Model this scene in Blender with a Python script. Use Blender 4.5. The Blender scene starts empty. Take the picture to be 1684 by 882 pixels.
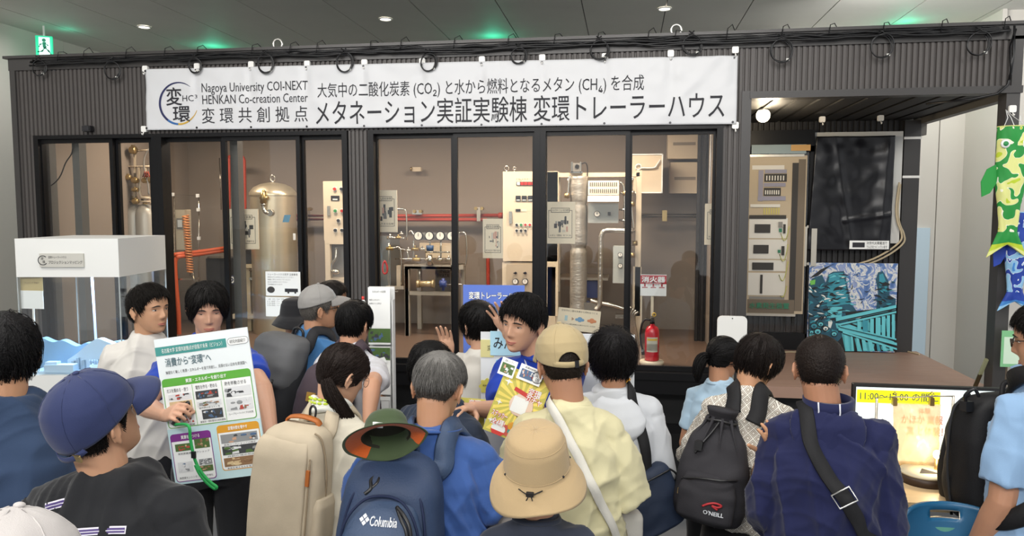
import bpy, bmesh, math, random
import numpy as np
from mathutils import Vector, Matrix, noise
from mathutils.bvhtree import BVHTree
random.seed(7); np.random.seed(7)
scene = bpy.context.scene
COL = scene.collection
PI = math.pi

# ------------------------------------------------------------ camera
FOC = 1225.0; PSI = math.radians(8.7); TH = math.radians(4.5); CAMH = 2.05
F = 5.15                                   # front face of the trailer
CAM = Vector((0, 0, CAMH))
FW = Vector((-math.sin(PSI)*math.cos(TH), math.cos(PSI)*math.cos(TH), -math.sin(TH)))
RT = Vector((math.cos(PSI), math.sin(PSI), 0)); UP = RT.cross(FW)
cd = bpy.data.cameras.new('camera'); cam = bpy.data.objects.new('camera', cd); COL.objects.link(cam)
cd.sensor_width = 36; cd.lens = 36*FOC/1684; cd.clip_start = .05
cam.matrix_world = Matrix.Translation(CAM) @ Matrix((RT, UP, -FW)).transposed().to_4x4()
scene.camera = cam

# ------------------------------------------------------------ light and exposure
scene.view_settings.view_transform = 'Standard'; scene.view_settings.look = 'None'
scene.view_settings.exposure = 0.10; scene.view_settings.gamma = 1.0; scene.view_settings.use_curve_mapping = False
scene.cycles.max_bounces = 8; scene.cycles.transparent_max_bounces = 24; scene.cycles.glossy_bounces = 3
scene.cycles.caustics_reflective = False; scene.cycles.caustics_refractive = False
scene.cycles.sample_clamp_indirect = 6
w = bpy.data.worlds.new('hall'); scene.world = w; w.use_nodes = True
w.node_tree.nodes['Background'].inputs[0].default_value = (.95, .97, 1, 1)
w.node_tree.nodes['Background'].inputs[1].default_value = 1.0
def area(name, loc, size, energy, color=(1, 1, 1), target=None, spread=PI):
    l = bpy.data.lights.new(name, 'AREA'); l.shape = 'RECTANGLE'; l.size, l.size_y = size; l.energy = energy; l.color = color; l.spread = spread
    o = bpy.data.objects.new(name, l); COL.objects.link(o); o.location = loc
    d = (Vector(target)-Vector(loc)) if target else Vector((0, 0, -1))
    o.rotation_euler = d.to_track_quat('-Z', 'Y').to_euler()
    return o
def point(name, loc, energy, color, r=.05):
    l = bpy.data.lights.new(name, 'POINT'); l.energy = energy; l.color = color; l.shadow_soft_size = r
    o = bpy.data.objects.new(name, l); COL.objects.link(o); o.location = loc; return o
HALL = (1.0, .97, .93)
area('hall_rows_and_fill', (-2.6, 2.2, 4.1), (2.2, .5), 52, HALL, (-2.3, 3.4, 1))
area('hall_rows_and_fill', (.6, 2.2, 4.1), (2.2, .5), 52, HALL, (.4, 3.4, 1))
area('hall_rows_and_fill', (-1.2, -1.6, 4.1), (6, 1.0), 330, HALL, (-1, 3.2, 1.5))
area('hall_rows_and_fill', (4.2, 3.2, 4.1), (1.5, .6), 50, HALL, (3.2, 6, 1.2))
area('hall_rows_and_fill', (-6, 3.5, 4.1), (1.0, 1.2), 14, (1, .98, .95))  # added fill to brighten the left wall, not a known row of lamps
area('hall_rows_and_fill', (-6.2, 7.2, 4.1), (.8, 1.6), 16, (1, .98, .95))  # second added fill, for the far part of the left wall
area('hall_fill_behind', (2.6, 7.6, 4.0), (1.0, .8), 45, HALL, (3.4, 9.7, 1.5))  # added fill that brightens the white walls seen through the porch
WARM = (1.0, .82, .65)
for i, (x, yy) in enumerate(((-3.8, 6.1), (-2.6, 6.0), (-1.2, 5.9), (-.2, 5.9))):
    area('trailer_ceiling_light', (x, yy, 2.93), (.5, .25), (16, 24, 28, 32)[i], WARM)

# ------------------------------------------------------------ pixel rays into the place
def ray(x, y): return FW*FOC+RT*(x-842)+UP*(441-y)
def PY(x, y, yp): r = ray(x, y); return CAM+r*(yp/r.y)
def PZ(x, y, z): r = ray(x, y); return CAM+r*((z-CAMH)/r.z)
def PD(x, y, d): return CAM+ray(x, y)*(d/FOC)
def rect(x0, y0, x1, y1, yp):
    xc, yc = (x0+x1)/2, (y0+y1)/2
    return PY(x0, yc, yp).x, PY(xc, y1, yp).z, PY(x1, yc, yp).x, PY(xc, y0, yp).z   # xl zb xr zt

# ------------------------------------------------------------ materials
def lin(c):
    if isinstance(c, str): c = tuple(int(c[i:i+2], 16) for i in (0, 2, 4))
    return tuple(((v/255)/12.92 if v/255 <= .04045 else ((v/255+.055)/1.055)**2.4) for v in c)+(1,)
MATS = {}
def mat(name, c, rough=.5, metal=0, spec=.5, vary=0, vscale=8, bump=0, bscale=60, emit=0, stretch=None, sheen=0, weave=0, coat=0):
    if name in MATS: return MATS[name]
    m = bpy.data.materials.new(name); m.use_nodes = True; nt = m.node_tree; N = nt.nodes; L = nt.links
    b = N['Principled BSDF']; c4 = lin(c)
    b.inputs['Base Color'].default_value = c4; b.inputs['Roughness'].default_value = rough
    b.inputs['Metallic'].default_value = metal; b.inputs['Specular IOR Level'].default_value = spec
    if sheen: b.inputs['Sheen Weight'].default_value = sheen
    if coat: b.inputs['Coat Weight'].default_value = coat
    if emit: b.inputs['Emission Color'].default_value = c4; b.inputs['Emission Strength'].default_value = emit
    if vary or bump or weave:
        tc = N.new('ShaderNodeTexCoord'); src = tc.outputs['Object']
        if stretch:
            mp = N.new('ShaderNodeMapping'); mp.inputs['Scale'].default_value = stretch; L.new(src, mp.inputs[0]); src = mp.outputs[0]
    if vary:
        nz = N.new('ShaderNodeTexNoise'); nz.inputs['Scale'].default_value = vscale; nz.inputs['Detail'].default_value = 4; L.new(src, nz.inputs['Vector'])
        cr = N.new('ShaderNodeMix'); cr.data_type = 'RGBA'
        cr.inputs[6].default_value = tuple(max(0, v*(1-vary)) for v in c4[:3])+(1,); cr.inputs[7].default_value = tuple(min(1, v*(1+vary)) for v in c4[:3])+(1,)
        L.new(nz.outputs[0], cr.inputs[0]); L.new(cr.outputs[2], b.inputs['Base Color'])
    if bump:
        nz = N.new('ShaderNodeTexNoise'); nz.inputs['Scale'].default_value = bscale; nz.inputs['Detail'].default_value = 3; L.new(src, nz.inputs['Vector'])
        bp = N.new('ShaderNodeBump'); bp.inputs['Strength'].default_value = bump; bp.inputs['Distance'].default_value = .01
        L.new(nz.outputs[0], bp.inputs['Height']); L.new(bp.outputs[0], b.inputs['Normal'])
    MATS[name] = m; return m
def glass_mat():
    m = bpy.data.materials.new('clear_glass'); m.use_nodes = True; nt = m.node_tree; N = nt.nodes; L = nt.links; N.clear()
    o = N.new('ShaderNodeOutputMaterial'); mx = N.new('ShaderNodeMixShader'); t = N.new('ShaderNodeBsdfTransparent'); g = N.new('ShaderNodeBsdfGlossy'); fr = N.new('ShaderNodeFresnel')
    t.inputs[0].default_value = (.95, .96, .96, 1); g.inputs['Roughness'].default_value = .0
    N.remove(fr); fr = N.new('ShaderNodeLayerWeight'); pw = N.new('ShaderNodeMath'); pw.operation = 'POWER'; pw.inputs[1].default_value = 5; ml = N.new('ShaderNodeMath'); ml.operation = 'MULTIPLY_ADD'; ml.inputs[1].default_value = .9; ml.inputs[2].default_value = .035
    L.new(fr.outputs['Facing'], pw.inputs[0]); L.new(pw.outputs[0], ml.inputs[0]); L.new(ml.outputs[0], mx.inputs[0]); L.new(t.outputs[0], mx.inputs[1]); L.new(g.outputs[0], mx.inputs[2]); L.new(mx.outputs[0], o.inputs[0]); return m
GLASS = glass_mat()

# ------------------------------------------------------------ mesh builder
def fr_from(d, upv=(0, 0, 1)):
    d = Vector(d).normalized(); u = Vector(upv)
    if abs(d.dot(u)) > .97: u = Vector((0, 1, 0))
    x = d.cross(u).normalized(); y = x.cross(d).normalized(); return x, y, d
class MB:
    def __init__(s): s.v = []; s.f = []; s.mi = []; s.sm = []; s.cur = 0; s.M = None
    def add(s, vs, fs, smooth=False):
        b = len(s.v)
        if s.M is not None: vs = [s.M @ Vector(p) for p in vs]
        s.v += [tuple(p) for p in vs]; s.f += [tuple(b+i for i in f) for f in fs]; s.mi += [s.cur]*len(fs); s.sm += [smooth]*len(fs); return s
    def box(s, x0, y0, z0, x1, y1, z1):
        v = [(x0, y0, z0), (x1, y0, z0), (x1, y1, z0), (x0, y1, z0), (x0, y0, z1), (x1, y0, z1), (x1, y1, z1), (x0, y1, z1)]
        return s.add(v, [(0, 3, 2, 1), (4, 5, 6, 7), (0, 1, 5, 4), (1, 2, 6, 5), (2, 3, 7, 6), (3, 0, 4, 7)])
    def rbox(s, x0, y0, z0, x1, y1, z1, r=.004, ax='y'):
        """box whose outline across axis ax has rounded corners"""
        def out(a0, b0, a1, b1):
            pts = []
            for (ca, cb, st) in ((a1-r, b1-r, 0), (a0+r, b1-r, 90), (a0+r, b0+r, 180), (a1-r, b0+r, 270)):
                for k in range(4): t = math.radians(st+30*k); pts.append((ca+r*math.cos(t), cb+r*math.sin(t)))
            return pts
        if ax == 'y': P = out(x0, z0, x1, z1); A = [(a, y0, b) for a, b in P]; B = [(a, y1, b) for a, b in P]
        elif ax == 'z': P = out(x0, y0, x1, y1); A = [(a, b, z0) for a, b in P]; B = [(a, b, z1) for a, b in P]
        else: P = out(y0, z0, y1, z1); A = [(x0, a, b) for a, b in P]; B = [(x1, a, b) for a, b in P]
        n = len(P); return s.add(A+B, [tuple(range(n-1, -1, -1)), tuple(range(n, 2*n))]+[(i, (i+1) % n, n+(i+1) % n, n+i) for i in range(n)])
    def cyl(s, a, b, r, r2=None, n=20, caps=True):
        a = Vector(a); b = Vector(b); r2 = r if r2 is None else r2; x, y, d = fr_from(b-a)
        v = []
        for c, rr in ((a, r), (b, r2)):
            for i in range(n): t = 2*PI*i/n; v.append(c+x*rr*math.cos(t)+y*rr*math.sin(t))
        s.add(v, [(i, (i+1) % n, n+(i+1) % n, n+i) for i in range(n)], True)
        if caps: s.add(v[:n], [tuple(range(n-1, -1, -1))]); s.add(v[n:], [tuple(range(n))])
        return s
    def tube(s, pts, r, n=8, closed=False, upv=(0, 0, 1)):
        pts = [Vector(p) for p in pts]; m = len(pts); rs = r if hasattr(r, '__len__') else [r]*m
        v = []; px = None; NN = None
        if closed:
            c = sum(pts, Vector())/m; NN = sum(((pts[i]-c).cross(pts[(i+1) % m]-c) for i in range(m)), Vector()).normalized()
        for i, p in enumerate(pts):
            d = (pts[(i+1) % m]-pts[i-1]) if closed else (pts[min(i+1, m-1)]-pts[max(i-1, 0)])
            d = d.normalized() if d.length > 1e-9 else Vector((0, 0, 1))
            if NN is not None: x = d.cross(NN).normalized(); y = d.cross(x)
            elif px is None: x, y, _ = fr_from(d, upv)
            else:
                x = (px-d*px.dot(d)); x = x.normalized() if x.length > 1e-6 else fr_from(d)[0]; y = d.cross(x)
            px = x
            for k in range(n): t = 2*PI*k/n; v.append(p+(x*math.cos(t)+y*math.sin(t))*rs[i])
        f = []
        for i in range(m if closed else m-1):
            j = (i+1) % m
            for k in range(n): f.append((i*n+k, i*n+(k+1) % n, j*n+(k+1) % n, j*n+k))
        s.add(v, f, True)
        if not closed: s.add(v[:n], [tuple(range(n-1, -1, -1))]); s.add(v[-n:], [tuple(range(n))])
        return s
    def lathe(s, prof, c=(0, 0, 0), n=28, axis='z'):
        v = []
        for r, z in prof:
            for i in range(n):
                t = 2*PI*i/n; p = (r*math.cos(t), r*math.sin(t), z)
                if axis == 'y': p = (p[0], p[2], p[1])
                if axis == 'x': p = (p[2], p[0], p[1])
                v.append((c[0]+p[0], c[1]+p[1], c[2]+p[2]))
        m = len(prof)
        return s.add(v, [(i*n+k, i*n+(k+1) % n, (i+1)*n+(k+1) % n, (i+1)*n+k) for i in range(m-1) for k in range(n)], True)
    def prism(s, poly, y0, y1):
        """polygon in x,z extruded along y"""
        n = len(poly); A = [(a, y0, b) for a, b in poly]; B = [(a, y1, b) for a, b in poly]
        return s.add(A+B, [tuple(range(n-1, -1, -1)), tuple(range(n, 2*n))]+[(i, (i+1) % n, n+(i+1) % n, n+i) for i in range(n)])
    def ell(s, c, r, n=14, m=10, R=None):
        v = []; f = []
        for i in range(m+1):
            a = PI*i/m
            for k in range(n):
                t = 2*PI*k/n; p = Vector((r[0]*math.sin(a)*math.cos(t), r[1]*math.sin(a)*math.sin(t), r[2]*math.cos(a)))
                if R is not None: p = R @ p
                v.append(p+Vector(c))
        for i in range(m):
            for k in range(n): f.append((i*n+k, (i+1)*n+k, (i+1)*n+(k+1) % n, i*n+(k+1) % n))
        return s.add(v, f, True)
    def px(s, x0, y0, x1, y1, yp, dep, r=0):
        """box whose front face, on the plane y=yp, covers that stretch of wall"""
        a, b, c, d = rect(x0, y0, x1, y1, yp)
        return s.rbox(a, yp, b, c, yp+dep, d, r) if r else s.box(a, yp, b, c, yp+dep, d)
    def build(s, name, m=None, parent=None, fix=True):
        me = bpy.data.meshes.new(name); me.from_pydata(s.v, [], s.f)
        for mm in (m if isinstance(m, (list, tuple)) else [m]):
            if mm: me.materials.append(mm)
        me.polygons.foreach_set('material_index', s.mi); me.polygons.foreach_set('use_smooth', s.sm)
        if fix:
            bm = bmesh.new(); bm.from_mesh(me); bmesh.ops.remove_doubles(bm, verts=bm.verts, dist=1e-6); bmesh.ops.recalc_face_normals(bm, faces=bm.faces); bm.to_mesh(me); bm.free()
        return link(name, me, parent)
def link(name, me, parent=None):
    o = bpy.data.objects.new(name, me); COL.objects.link(o)
    if parent is not None: o.parent = parent
    return o
def tag(o, label=None, cat=None, group=None, kind=None):
    if label: o['label'] = label
    if cat: o['category'] = cat
    if group: o['group'] = group
    if kind: o['kind'] = kind
    return o
def thing(name, label, cat, loc=(0, 0, 0), rz=0, group=None):
    o = bpy.data.objects.new(name, None); COL.objects.link(o); o.location = loc; o.rotation_euler = (0, 0, rz); o.empty_display_size = .1
    return tag(o, label, cat, group)
def copy_tree(o, parent=None):
    c = o.copy(); COL.objects.link(c)
    if parent is not None: c.parent = parent
    for ch in list(o.children): copy_tree(ch, c)
    return c
def local(o):
    """a builder that takes points of the hall and stores them from o's own base"""
    m = MB(); m.M = (Matrix.Translation(o.location) @ o.rotation_euler.to_matrix().to_4x4()).inverted(); return m
_TXT = bpy.data.curves.new('text_source', 'FONT'); _TXO = bpy.data.objects.new('text_source', _TXT)
def text_geo(body, bold=0):
    _TXT.body = body; _TXT.size = 1; _TXT.resolution_u = 2; _TXT.offset = 0
    if _TXO.name not in COL.objects: COL.objects.link(_TXO)
    dg = bpy.context.evaluated_depsgraph_get(); dg.update()
    me = bpy.data.meshes.new_from_object(_TXO.evaluated_get(dg))
    v = np.array([p.co[:2] for p in me.vertices]); f = [tuple(p.vertices) for p in me.polygons]; bpy.data.meshes.remove(me)
    COL.objects.unlink(_TXO)
    if bold > 0:                                       # heavier strokes: the glyphs laid over themselves, slightly shifted
        n = len(v); sh = [(bold*math.cos(a), bold*math.sin(a)) for a in np.linspace(0, 2*PI, 9)[:-1]]
        V = np.concatenate([v]+[v+np.array(q) for q in sh]); f = [tuple(i+k*n for i in p) for k in range(9) for p in f]; v = V
    return v, f
def text_in(body, xl, zb, xr, zt, y, m, parent=None, bold=0, name='lettering', M=None, fn=None, keep=False):
    """lettering that fills the given stretch of the plane y (facing -y)"""
    v, f = text_geo(body, bold); lo = v.min(0); hi = v.max(0); sx = (xr-xl)/(hi[0]-lo[0]); sz = (zt-zb)/max(1e-6, hi[1]-lo[1])
    if keep: sx = sz = min(sx, sz)
    n9 = max(1, len(v)//9); P = [Vector((xl+(a-lo[0])*sx, y-(2e-5*(i//n9) if bold > 0 else 0), zb+(b-lo[1])*sz)) for i, (a, b) in enumerate(v)]
    if fn: P = [fn(p) for p in P]
    if M is not None: P = [M @ p for p in P]
    me = bpy.data.meshes.new(name); me.from_pydata(P, [], f); me.materials.append(m)
    return link(name, me, parent)
def text_px(body, x0, y0, x1, y1, yp, m, parent=None, bold=0, fn=None):
    a, b, c, d = rect(x0, y0, x1, y1, yp); M = None
    if parent is not None: M = (Matrix.Translation(parent.location) @ parent.rotation_euler.to_matrix().to_4x4()).inverted()
    return text_in(body, a, b, c, d, yp, m, parent, bold, M=M, fn=fn)
INK = mat('ink_black', '24242a', .7); PAPER = mat('paper_white', 'eceeec', .7); CREAM = mat('paper_cream', 'ecdcc0', .7)
BLACK = mat('black_paint', '17171a', .45); BFRAME = mat('black_aluminium', '0e0e10', .4, spec=.25)
STEEL = mat('brushed_steel', 'b9b3a6', .35, .85, vary=.08, vscale=20); BRASS = mat('brass', 'b59c6a', .35, .9); WHITEP = mat('white_plastic', 'e6e6e2', .4)
# ============================================================ the hall
HC = 4.2
def struct(name, mb, m, label=None, cat=None):
    o = mb.build(name, m); return tag(o, label or name.replace('_', ' ')+' of the exhibition hall', cat or 'hall', None, 'structure')
CEILM = mat('ceiling_panel_grey', 'e2e2dc', .6, vary=.05, vscale=3)
FLOORM = mat('floor_grey_vinyl', '75777a', .35, vary=.06, vscale=2)
WALLM = mat('hall_wall_paint', 'd8d4cc', .65, vary=.02, vscale=2)
struct('floor', MB().box(-8, -4, -.1, 8, 13, 0), FLOORM, 'grey vinyl floor of the exhibition hall', 'floor')
mb = MB()
for x0 in np.arange(-3.12-9*.878, 9, .878):               # long ceiling panels with open joints between them
    mb.box(x0+.006, -4, HC, x0+.872, 13, HC+.02)
mb.cur = 1; mb.box(-12, -4, HC+.015, 9, 13, HC+.1)
struct('ceiling', mb, [CEILM, BLACK], 'grey ceiling of long flat panels with thin joints', 'ceiling')
mb = MB()
for k in range(8): mb.box(-7.3, -4+k*2.13, 0, -7.17, -4+k*2.13+2.122, HC)
struct('wall_left', mb, WALLM, 'pale grey panelled hall wall left of the trailer', 'wall')
struct('wall_back', MB().box(-7.3, 11.2, 0, 9, 11.35, HC), WALLM, 'plain back wall of the hall behind the trailer', 'wall')
mb = MB(); mb.box(3.98, 8.96, 0, 8, 11.2, HC); mb.cur = 1
mb.box(3.975, 8.96, .0, 4.02, 8.90, HC)
struct('wall_right', mb, [WALLM, WALLM], 'white projecting wall block seen through the porch', 'wall')
mb = MB()
a = PY(1537, 400, 9.7).x
mb.box(a-1.9, 9.70, 0, a-.006, 9.85, HC); mb.box(a+.006, 9.70, 0, 3.98, 9.85, HC)
struct('trim_1', mb, WALLM, 'two tall white wall panels seen through the porch', 'wall panel')
mb = MB(); p0 = PY(1497, 470, 9.66); p1 = PY(1526, 470, 9.66); zt = PY(1515, 375, 9.66).z
mb.box(p0.x, 9.66, 0, p1.x, 9.70, zt)
struct('door_1', mb, mat('daylit_glass_door', 'bcd0dc', .3, emit=.12), 'narrow glass door with daylight behind it on the hall back wall', 'door')  # daylight behind the glass is put in as pale blue and faint glow
# downlights
for i, (x, y) in enumerate(((237, 44), (634, 31), (1093, 14))):
    p = PZ(x, y, HC-.004)
    t = thing('ceiling_downlight', ('round recessed ceiling downlight above the logo end of the banner', 'round recessed ceiling downlight above the middle of the banner', 'round recessed ceiling downlight above the right eye bolt')[i], 'downlight', p, 0, 'ceiling downlights')
    MB().lathe([(.075, .0), (.075, -.012), (.062, -.012), (.06, 0)], n=24).build('rim', WHITEP, t)
    MB().lathe([(.0, -.004), (.061, -.004)], n=24).build('lamp', mat('downlight_lamp', 'fff6e8', .5, emit=5), t)
# exit signs
GRN = mat('exit_green', '0fc48e', .4, emit=.8); EXW = mat('exit_white_light', 'c8f5e4', .4, emit=.8)
def running_man(mb, cx, cz, s, y):
    mb.ell((cx-.01*s, y, cz+.42*s), (.1*s, .004, .1*s), 10, 6)
    for a, b, r in (((0, .3), (.02, 0), .09), ((.02, 0), (.22, -.2), .06), ((.22, -.2), (.34, -.42), .05), ((.02, 0), (-.12, -.22), .06), ((-.12, -.22), (-.34, -.26), .05), ((0, .25), (.2, .12), .04), ((0, .25), (-.2, .18), .04), ((-.2, .18), (-.28, .02), .04)):
        mb.tube([(cx+a[0]*s, y, cz+a[1]*s), (cx+b[0]*s, y, cz+b[1]*s)], r*s, 6)
q = PY(73, 76, 8.0)
t = thing('exit_sign', 'lit green running-man exit sign high on the left hall wall', 'exit sign', (q.x, 8.0, q.z), .5)
MB().box(-.085, -.02, -.19, .085, .03, .115).build('housing', GRN, t)
MB().box(-.052, -.024, -.17, .062, -.02, .10).build('light_panel', EXW, t)
m = MB(); running_man(m, .005, -.02, .2, -.026); m.build('running_figure', mat('exit_figure', '2f9a78', .5), t)
MB().box(-.01, .0, .10, .01, .02, HC-q.z).build('bracket', WHITEP, t)
point('exit_sign_glow', (q.x+.15, 8.2, HC-.1), .5, (.08, 1, .6), .12)
for i, (px_, lab) in enumerate(((362, 'left'), (815, 'middle'), (1480, 'right'))):
    q = PY(px_, 60, 9.5)
    t = thing('exit_sign', 'green exit light hidden behind the roof edge, %s one of three' % lab, 'exit sign', (q.x, 9.5, HC), 0, 'exit lights behind the trailer roof')
    MB().box(-.15, -.02, -.33, .15, .02, -.05).build('housing', GRN, t); MB().box(-.03, -.01, -.06, .03, .01, 0).build('bracket', WHITEP, t)
    point('exit_sign_glow', (q.x, 9.3, HC-.13), 1.2, (.08, 1, .6), .1)
# ============================================================ the trailer house
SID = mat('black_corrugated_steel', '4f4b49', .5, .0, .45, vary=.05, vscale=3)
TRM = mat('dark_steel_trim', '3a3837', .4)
TL, TR_, TOP = -4.655, 2.42, 3.205
IBK = 7.25                                  # inner face of the lab's back wall
TH_ = thing('trailer_house', 'long black corrugated trailer house with glazed front and open porch', 'trailer house', (-1.1, F, 0))
LT = lambda: local(TH_)
def corr(mb, x0, x1, z0, z1, y, pitch=.0352, d=.012, cut=None):
    """corrugated sheet facing -y"""
    xs = []; x = x0
    while x < x1-1e-6:
        for dx, dd in ((0, 0), (.52*pitch, 0), (.62*pitch, d), (.9*pitch, d)):
            if x+dx < x1: xs.append((x+dx, y+dd))
        x += pitch
    xs.append((x1, y)); v = []; f = []
    for a, b in xs: v += [(a, b, z0), (a, b, z1)]
    for i in range(len(xs)-1): f.append((2*i, 2*i+2, 2*i+3, 2*i+1))
    mb.add(v, f)
    mb.box(x0, y+d+.001, z0, x1, y+.06, z1)
WX0 = PY(66, 400, F).x; WT = 2.612; WB = .93
P1a, P1b = PY(575, 400, F).x, PY(609, 400, F).x
WX1 = PY(1185, 400, F).x; PX0 = PY(1232, 300, F).x; PTOP = 2.775; PPX0 = PY(1647, 300, F).x
mb = LT(); corr(mb, TL+.03, PX0, WT+.001, TOP-.10, F); corr(mb, PX0, TR_-.05, PTOP+.035, TOP-.10, F)
corr(mb, TL+.03, WX0, .55, WT, F); corr(mb, P1a+.004, P1b-.004, .55, WT, F, .03); corr(mb, WX1, PX0-.05, .55, WT, F)
mb.build('front_siding', SID, TH_, False)
mb = LT(); mb.box(TL-.02, F-.012, TOP-.1, TR_+.01, F+.03, TOP); mb.box(TL-.05, F-.03, TOP-.012, TR_+.03, F+.12, TOP+.008)
mb.build('roof_trim', TRM, TH_)
LT().box(TL, F+.06, TOP-.06, TR_, 7.4, TOP).build('roof', BLACK, TH_)
mb = LT(); mb.box(TL-.01, F-.015, .55, TL+.035, F+.05, TOP-.1); mb.build('corner_trim', TRM, TH_)
LT().box(TL, F+.06, .55, TL+.06, 7.4, TOP-.06).build('end_wall', SID, TH_)
# porch
mb = LT(); mb.box(PX0-.06, F-.012, .55, PX0, F+.1, PTOP+.05); mb.box(PX0-.01, F-.02, PTOP, TR_+.01, F+.08, PTOP+.045); mb.build('porch_frame', TRM, TH_)
mb = LT(); mb.box(PPX0, F-.01, 0, TR_, F+.1, PTOP); mb.build('porch_post', mat('post_grey', '3f3d3c', .45), TH_)
mb = LT(); mb.box(TR_-.055, F-.012, PTOP+.03, TR_+.005, F+.06, TOP-.08); mb.build('corner_trim', TRM, TH_)
DZ = .862; PBY = 6.62
mb = LT(); mb.box(PX0, F+.08, PTOP+.02, TR_, 7.4, PTOP+.06)
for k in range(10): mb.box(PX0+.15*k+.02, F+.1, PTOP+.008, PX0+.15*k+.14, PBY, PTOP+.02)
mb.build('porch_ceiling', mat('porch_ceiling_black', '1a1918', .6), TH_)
pb0 = PY(1510, 250, PBY).x
mb = LT(); mb.box(pb0-.03, PBY-.05, PTOP-.12, pb0+.04, PBY+.05, PTOP+.02)
q = PY(1650, 163, F)
bx0 = pb0; 
mb.add([(TR_-.06, F+.05, PTOP-.03), (TR_, F+.05, PTOP-.03), (TR_, F+.05, PTOP+.02), (TR_-.06, F+.05, PTOP+.02), (TR_-.06, PBY, PTOP-.03), (TR_, PBY, PTOP-.03), (TR_, PBY, PTOP+.02), (TR_-.06, PBY, PTOP+.02)],
       [(0, 1, 2, 3), (7, 6, 5, 4), (0, 4, 5, 1), (1, 5, 6, 2), (2, 6, 7, 3), (3, 7, 4, 0)])
mb.build('porch_beam', mat('porch_beam_grey', '6b6862', .5), TH_)
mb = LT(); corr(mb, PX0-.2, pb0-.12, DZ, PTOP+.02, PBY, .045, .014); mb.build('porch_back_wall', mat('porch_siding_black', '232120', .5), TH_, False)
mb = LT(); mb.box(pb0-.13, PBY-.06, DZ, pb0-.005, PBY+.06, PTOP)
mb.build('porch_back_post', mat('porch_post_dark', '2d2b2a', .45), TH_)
mb = LT()
for yy in (227, 291):
    z = PY(1493, yy, PBY-.07).z; mb.box(pb0-.135, PBY-.068, z-.01, pb0, PBY-.06, z+.01)
mb.build('white_strap', WHITEP, TH_)
DECK = mat('brown_wood_deck', '9a7c6c', .5, vary=.16, vscale=3, stretch=(1, 12, 1), bump=.05, bscale=30)
mb = LT()
for k in range(9):
    y0 = F+.02+(PBY-F-.02)*k/9; mb.box(PX0, y0, DZ-.05, TR_, y0+(PBY-F-.02)/9-.002, DZ)
mb.cur = 1; mb.box(PX0, F-.01, DZ-.075, TR_, F+.02, DZ+.001)
mb.build('porch_deck', [DECK, DECK], TH_)
LT().box(PX0-.05, F+.08, DZ, PX0, PBY, PTOP).build('porch_side_wall', SID, TH_)
mb = LT(); mb.box(TL+.02, F+.18, .12, TR_, 7.3, .9-.12)
mb.build('chassis_skirt', mat('chassis_black', '0e0e10', .6), TH_)
mb = LT(); mb.box(TL, F-.005, .78, PX0, F+.06, WB-.03); mb.box(TL, F+.02, .50, PX0, F+.06, .56); mb.build('sill_beam', BFRAME, TH_)
mb = LT()
for x in (-3.6, -2.4, -1.2, 0, 1.2):
    mb.cyl((x, 6.0, .12), (x, 6.25, .12), .12)
mb.build('chassis_wheel', BLACK, TH_)
# the lab inside
IW = mat('lab_wall_beige', '8e8276', .75, vary=.03, vscale=2); IZ = .9
mb = LT(); mb.box(TL+.06, IBK, IZ, PX0-.05, IBK+.08, 3.0); mb.build('lab_back_wall', IW, TH_)
mb = LT(); mb.box(TL+.06, F+.07, IZ, TL+.12, IBK, 3.0); mb.box(PX0-.11, F+.07, IZ, PX0-.055, IBK, 3.0); mb.build('lab_side_wall', IW, TH_)
LT().box(TL+.06, F+.06, 2.96, PX0-.06, IBK, 3.05).build('lab_ceiling', IW, TH_)
LT().box(TL+.06, F+.05, .80, PX0-.06, IBK, IZ).build('lab_floor', mat('lab_floor_wood', '6a574b', .4, vary=.1, vscale=4, stretch=(1, 8, 1)), TH_)
# windows
def window(x0, x1, panes, name='window_frame'):
    """panes: list of (glass x0, glass x1, front or rear track)"""
    mb = LT(); fz = .045
    ow = x0
    mb.box(x0, F-.02, WT-.028, x1, F+.09, WT); mb.box(x0, F-.02, WB-.05, x1, F+.09, WB); mb.box(x0, F-.02, WB, x0+.04, F+.09, WT-.028); mb.box(x1-.04, F-.02, WB, x1, F+.09, WT-.028)
    fr = mb.build(name, BFRAME, TH_)
    for g0, g1, tr in panes:
        y = F+.008+.035*tr; s = LT(); e = .03
        s.box(g0-e, y, WT-.058, g1+e, y+.03, WT-.026); s.box(g0-e, y, WB+.002, g1+e, y+.03, WB+.035); s.box(g0-e, y, WB+.035, g0, y+.03, WT-.058); s.box(g1, y, WB+.035, g1+e, y+.03, WT-.058)
        so = s.build('window_sash', BFRAME, TH_)
        LT().box(g0-.005, y+.012, WB+.02, g1+.005, y+.018, WT-.054).build('pane', GLASS, so)
    return fr
gx = lambda p: PY(p, 400, F+.03).x
window(WX0, PY(265.5, 400, F).x, [(gx(80), gx(189), 0), (gx(199), gx(249), 1)])
window(PY(265.6, 400, F).x, P1a, [(gx(276), gx(366), 1), (gx(378), gx(492), 0), (gx(502), gx(569), 1)])
window(P1b, PY(888, 400, F).x, [(gx(622), gx(742), 1), (gx(754), gx(876), 0)])
window(PY(888.1, 400, F).x, WX1, [(gx(899), gx(1027), 0), (gx(1038), gx(1170), 1)])
mb = LT()
for x in (134, 391, 84):
    q = PY(x, 400, F+.14).x; mb.box(q-.03, F+.12, WB, q+.03, F+.2, 2.96)
mb.build('inner_post', mat('inner_post_grey', '55534f', .5), TH_)
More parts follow.
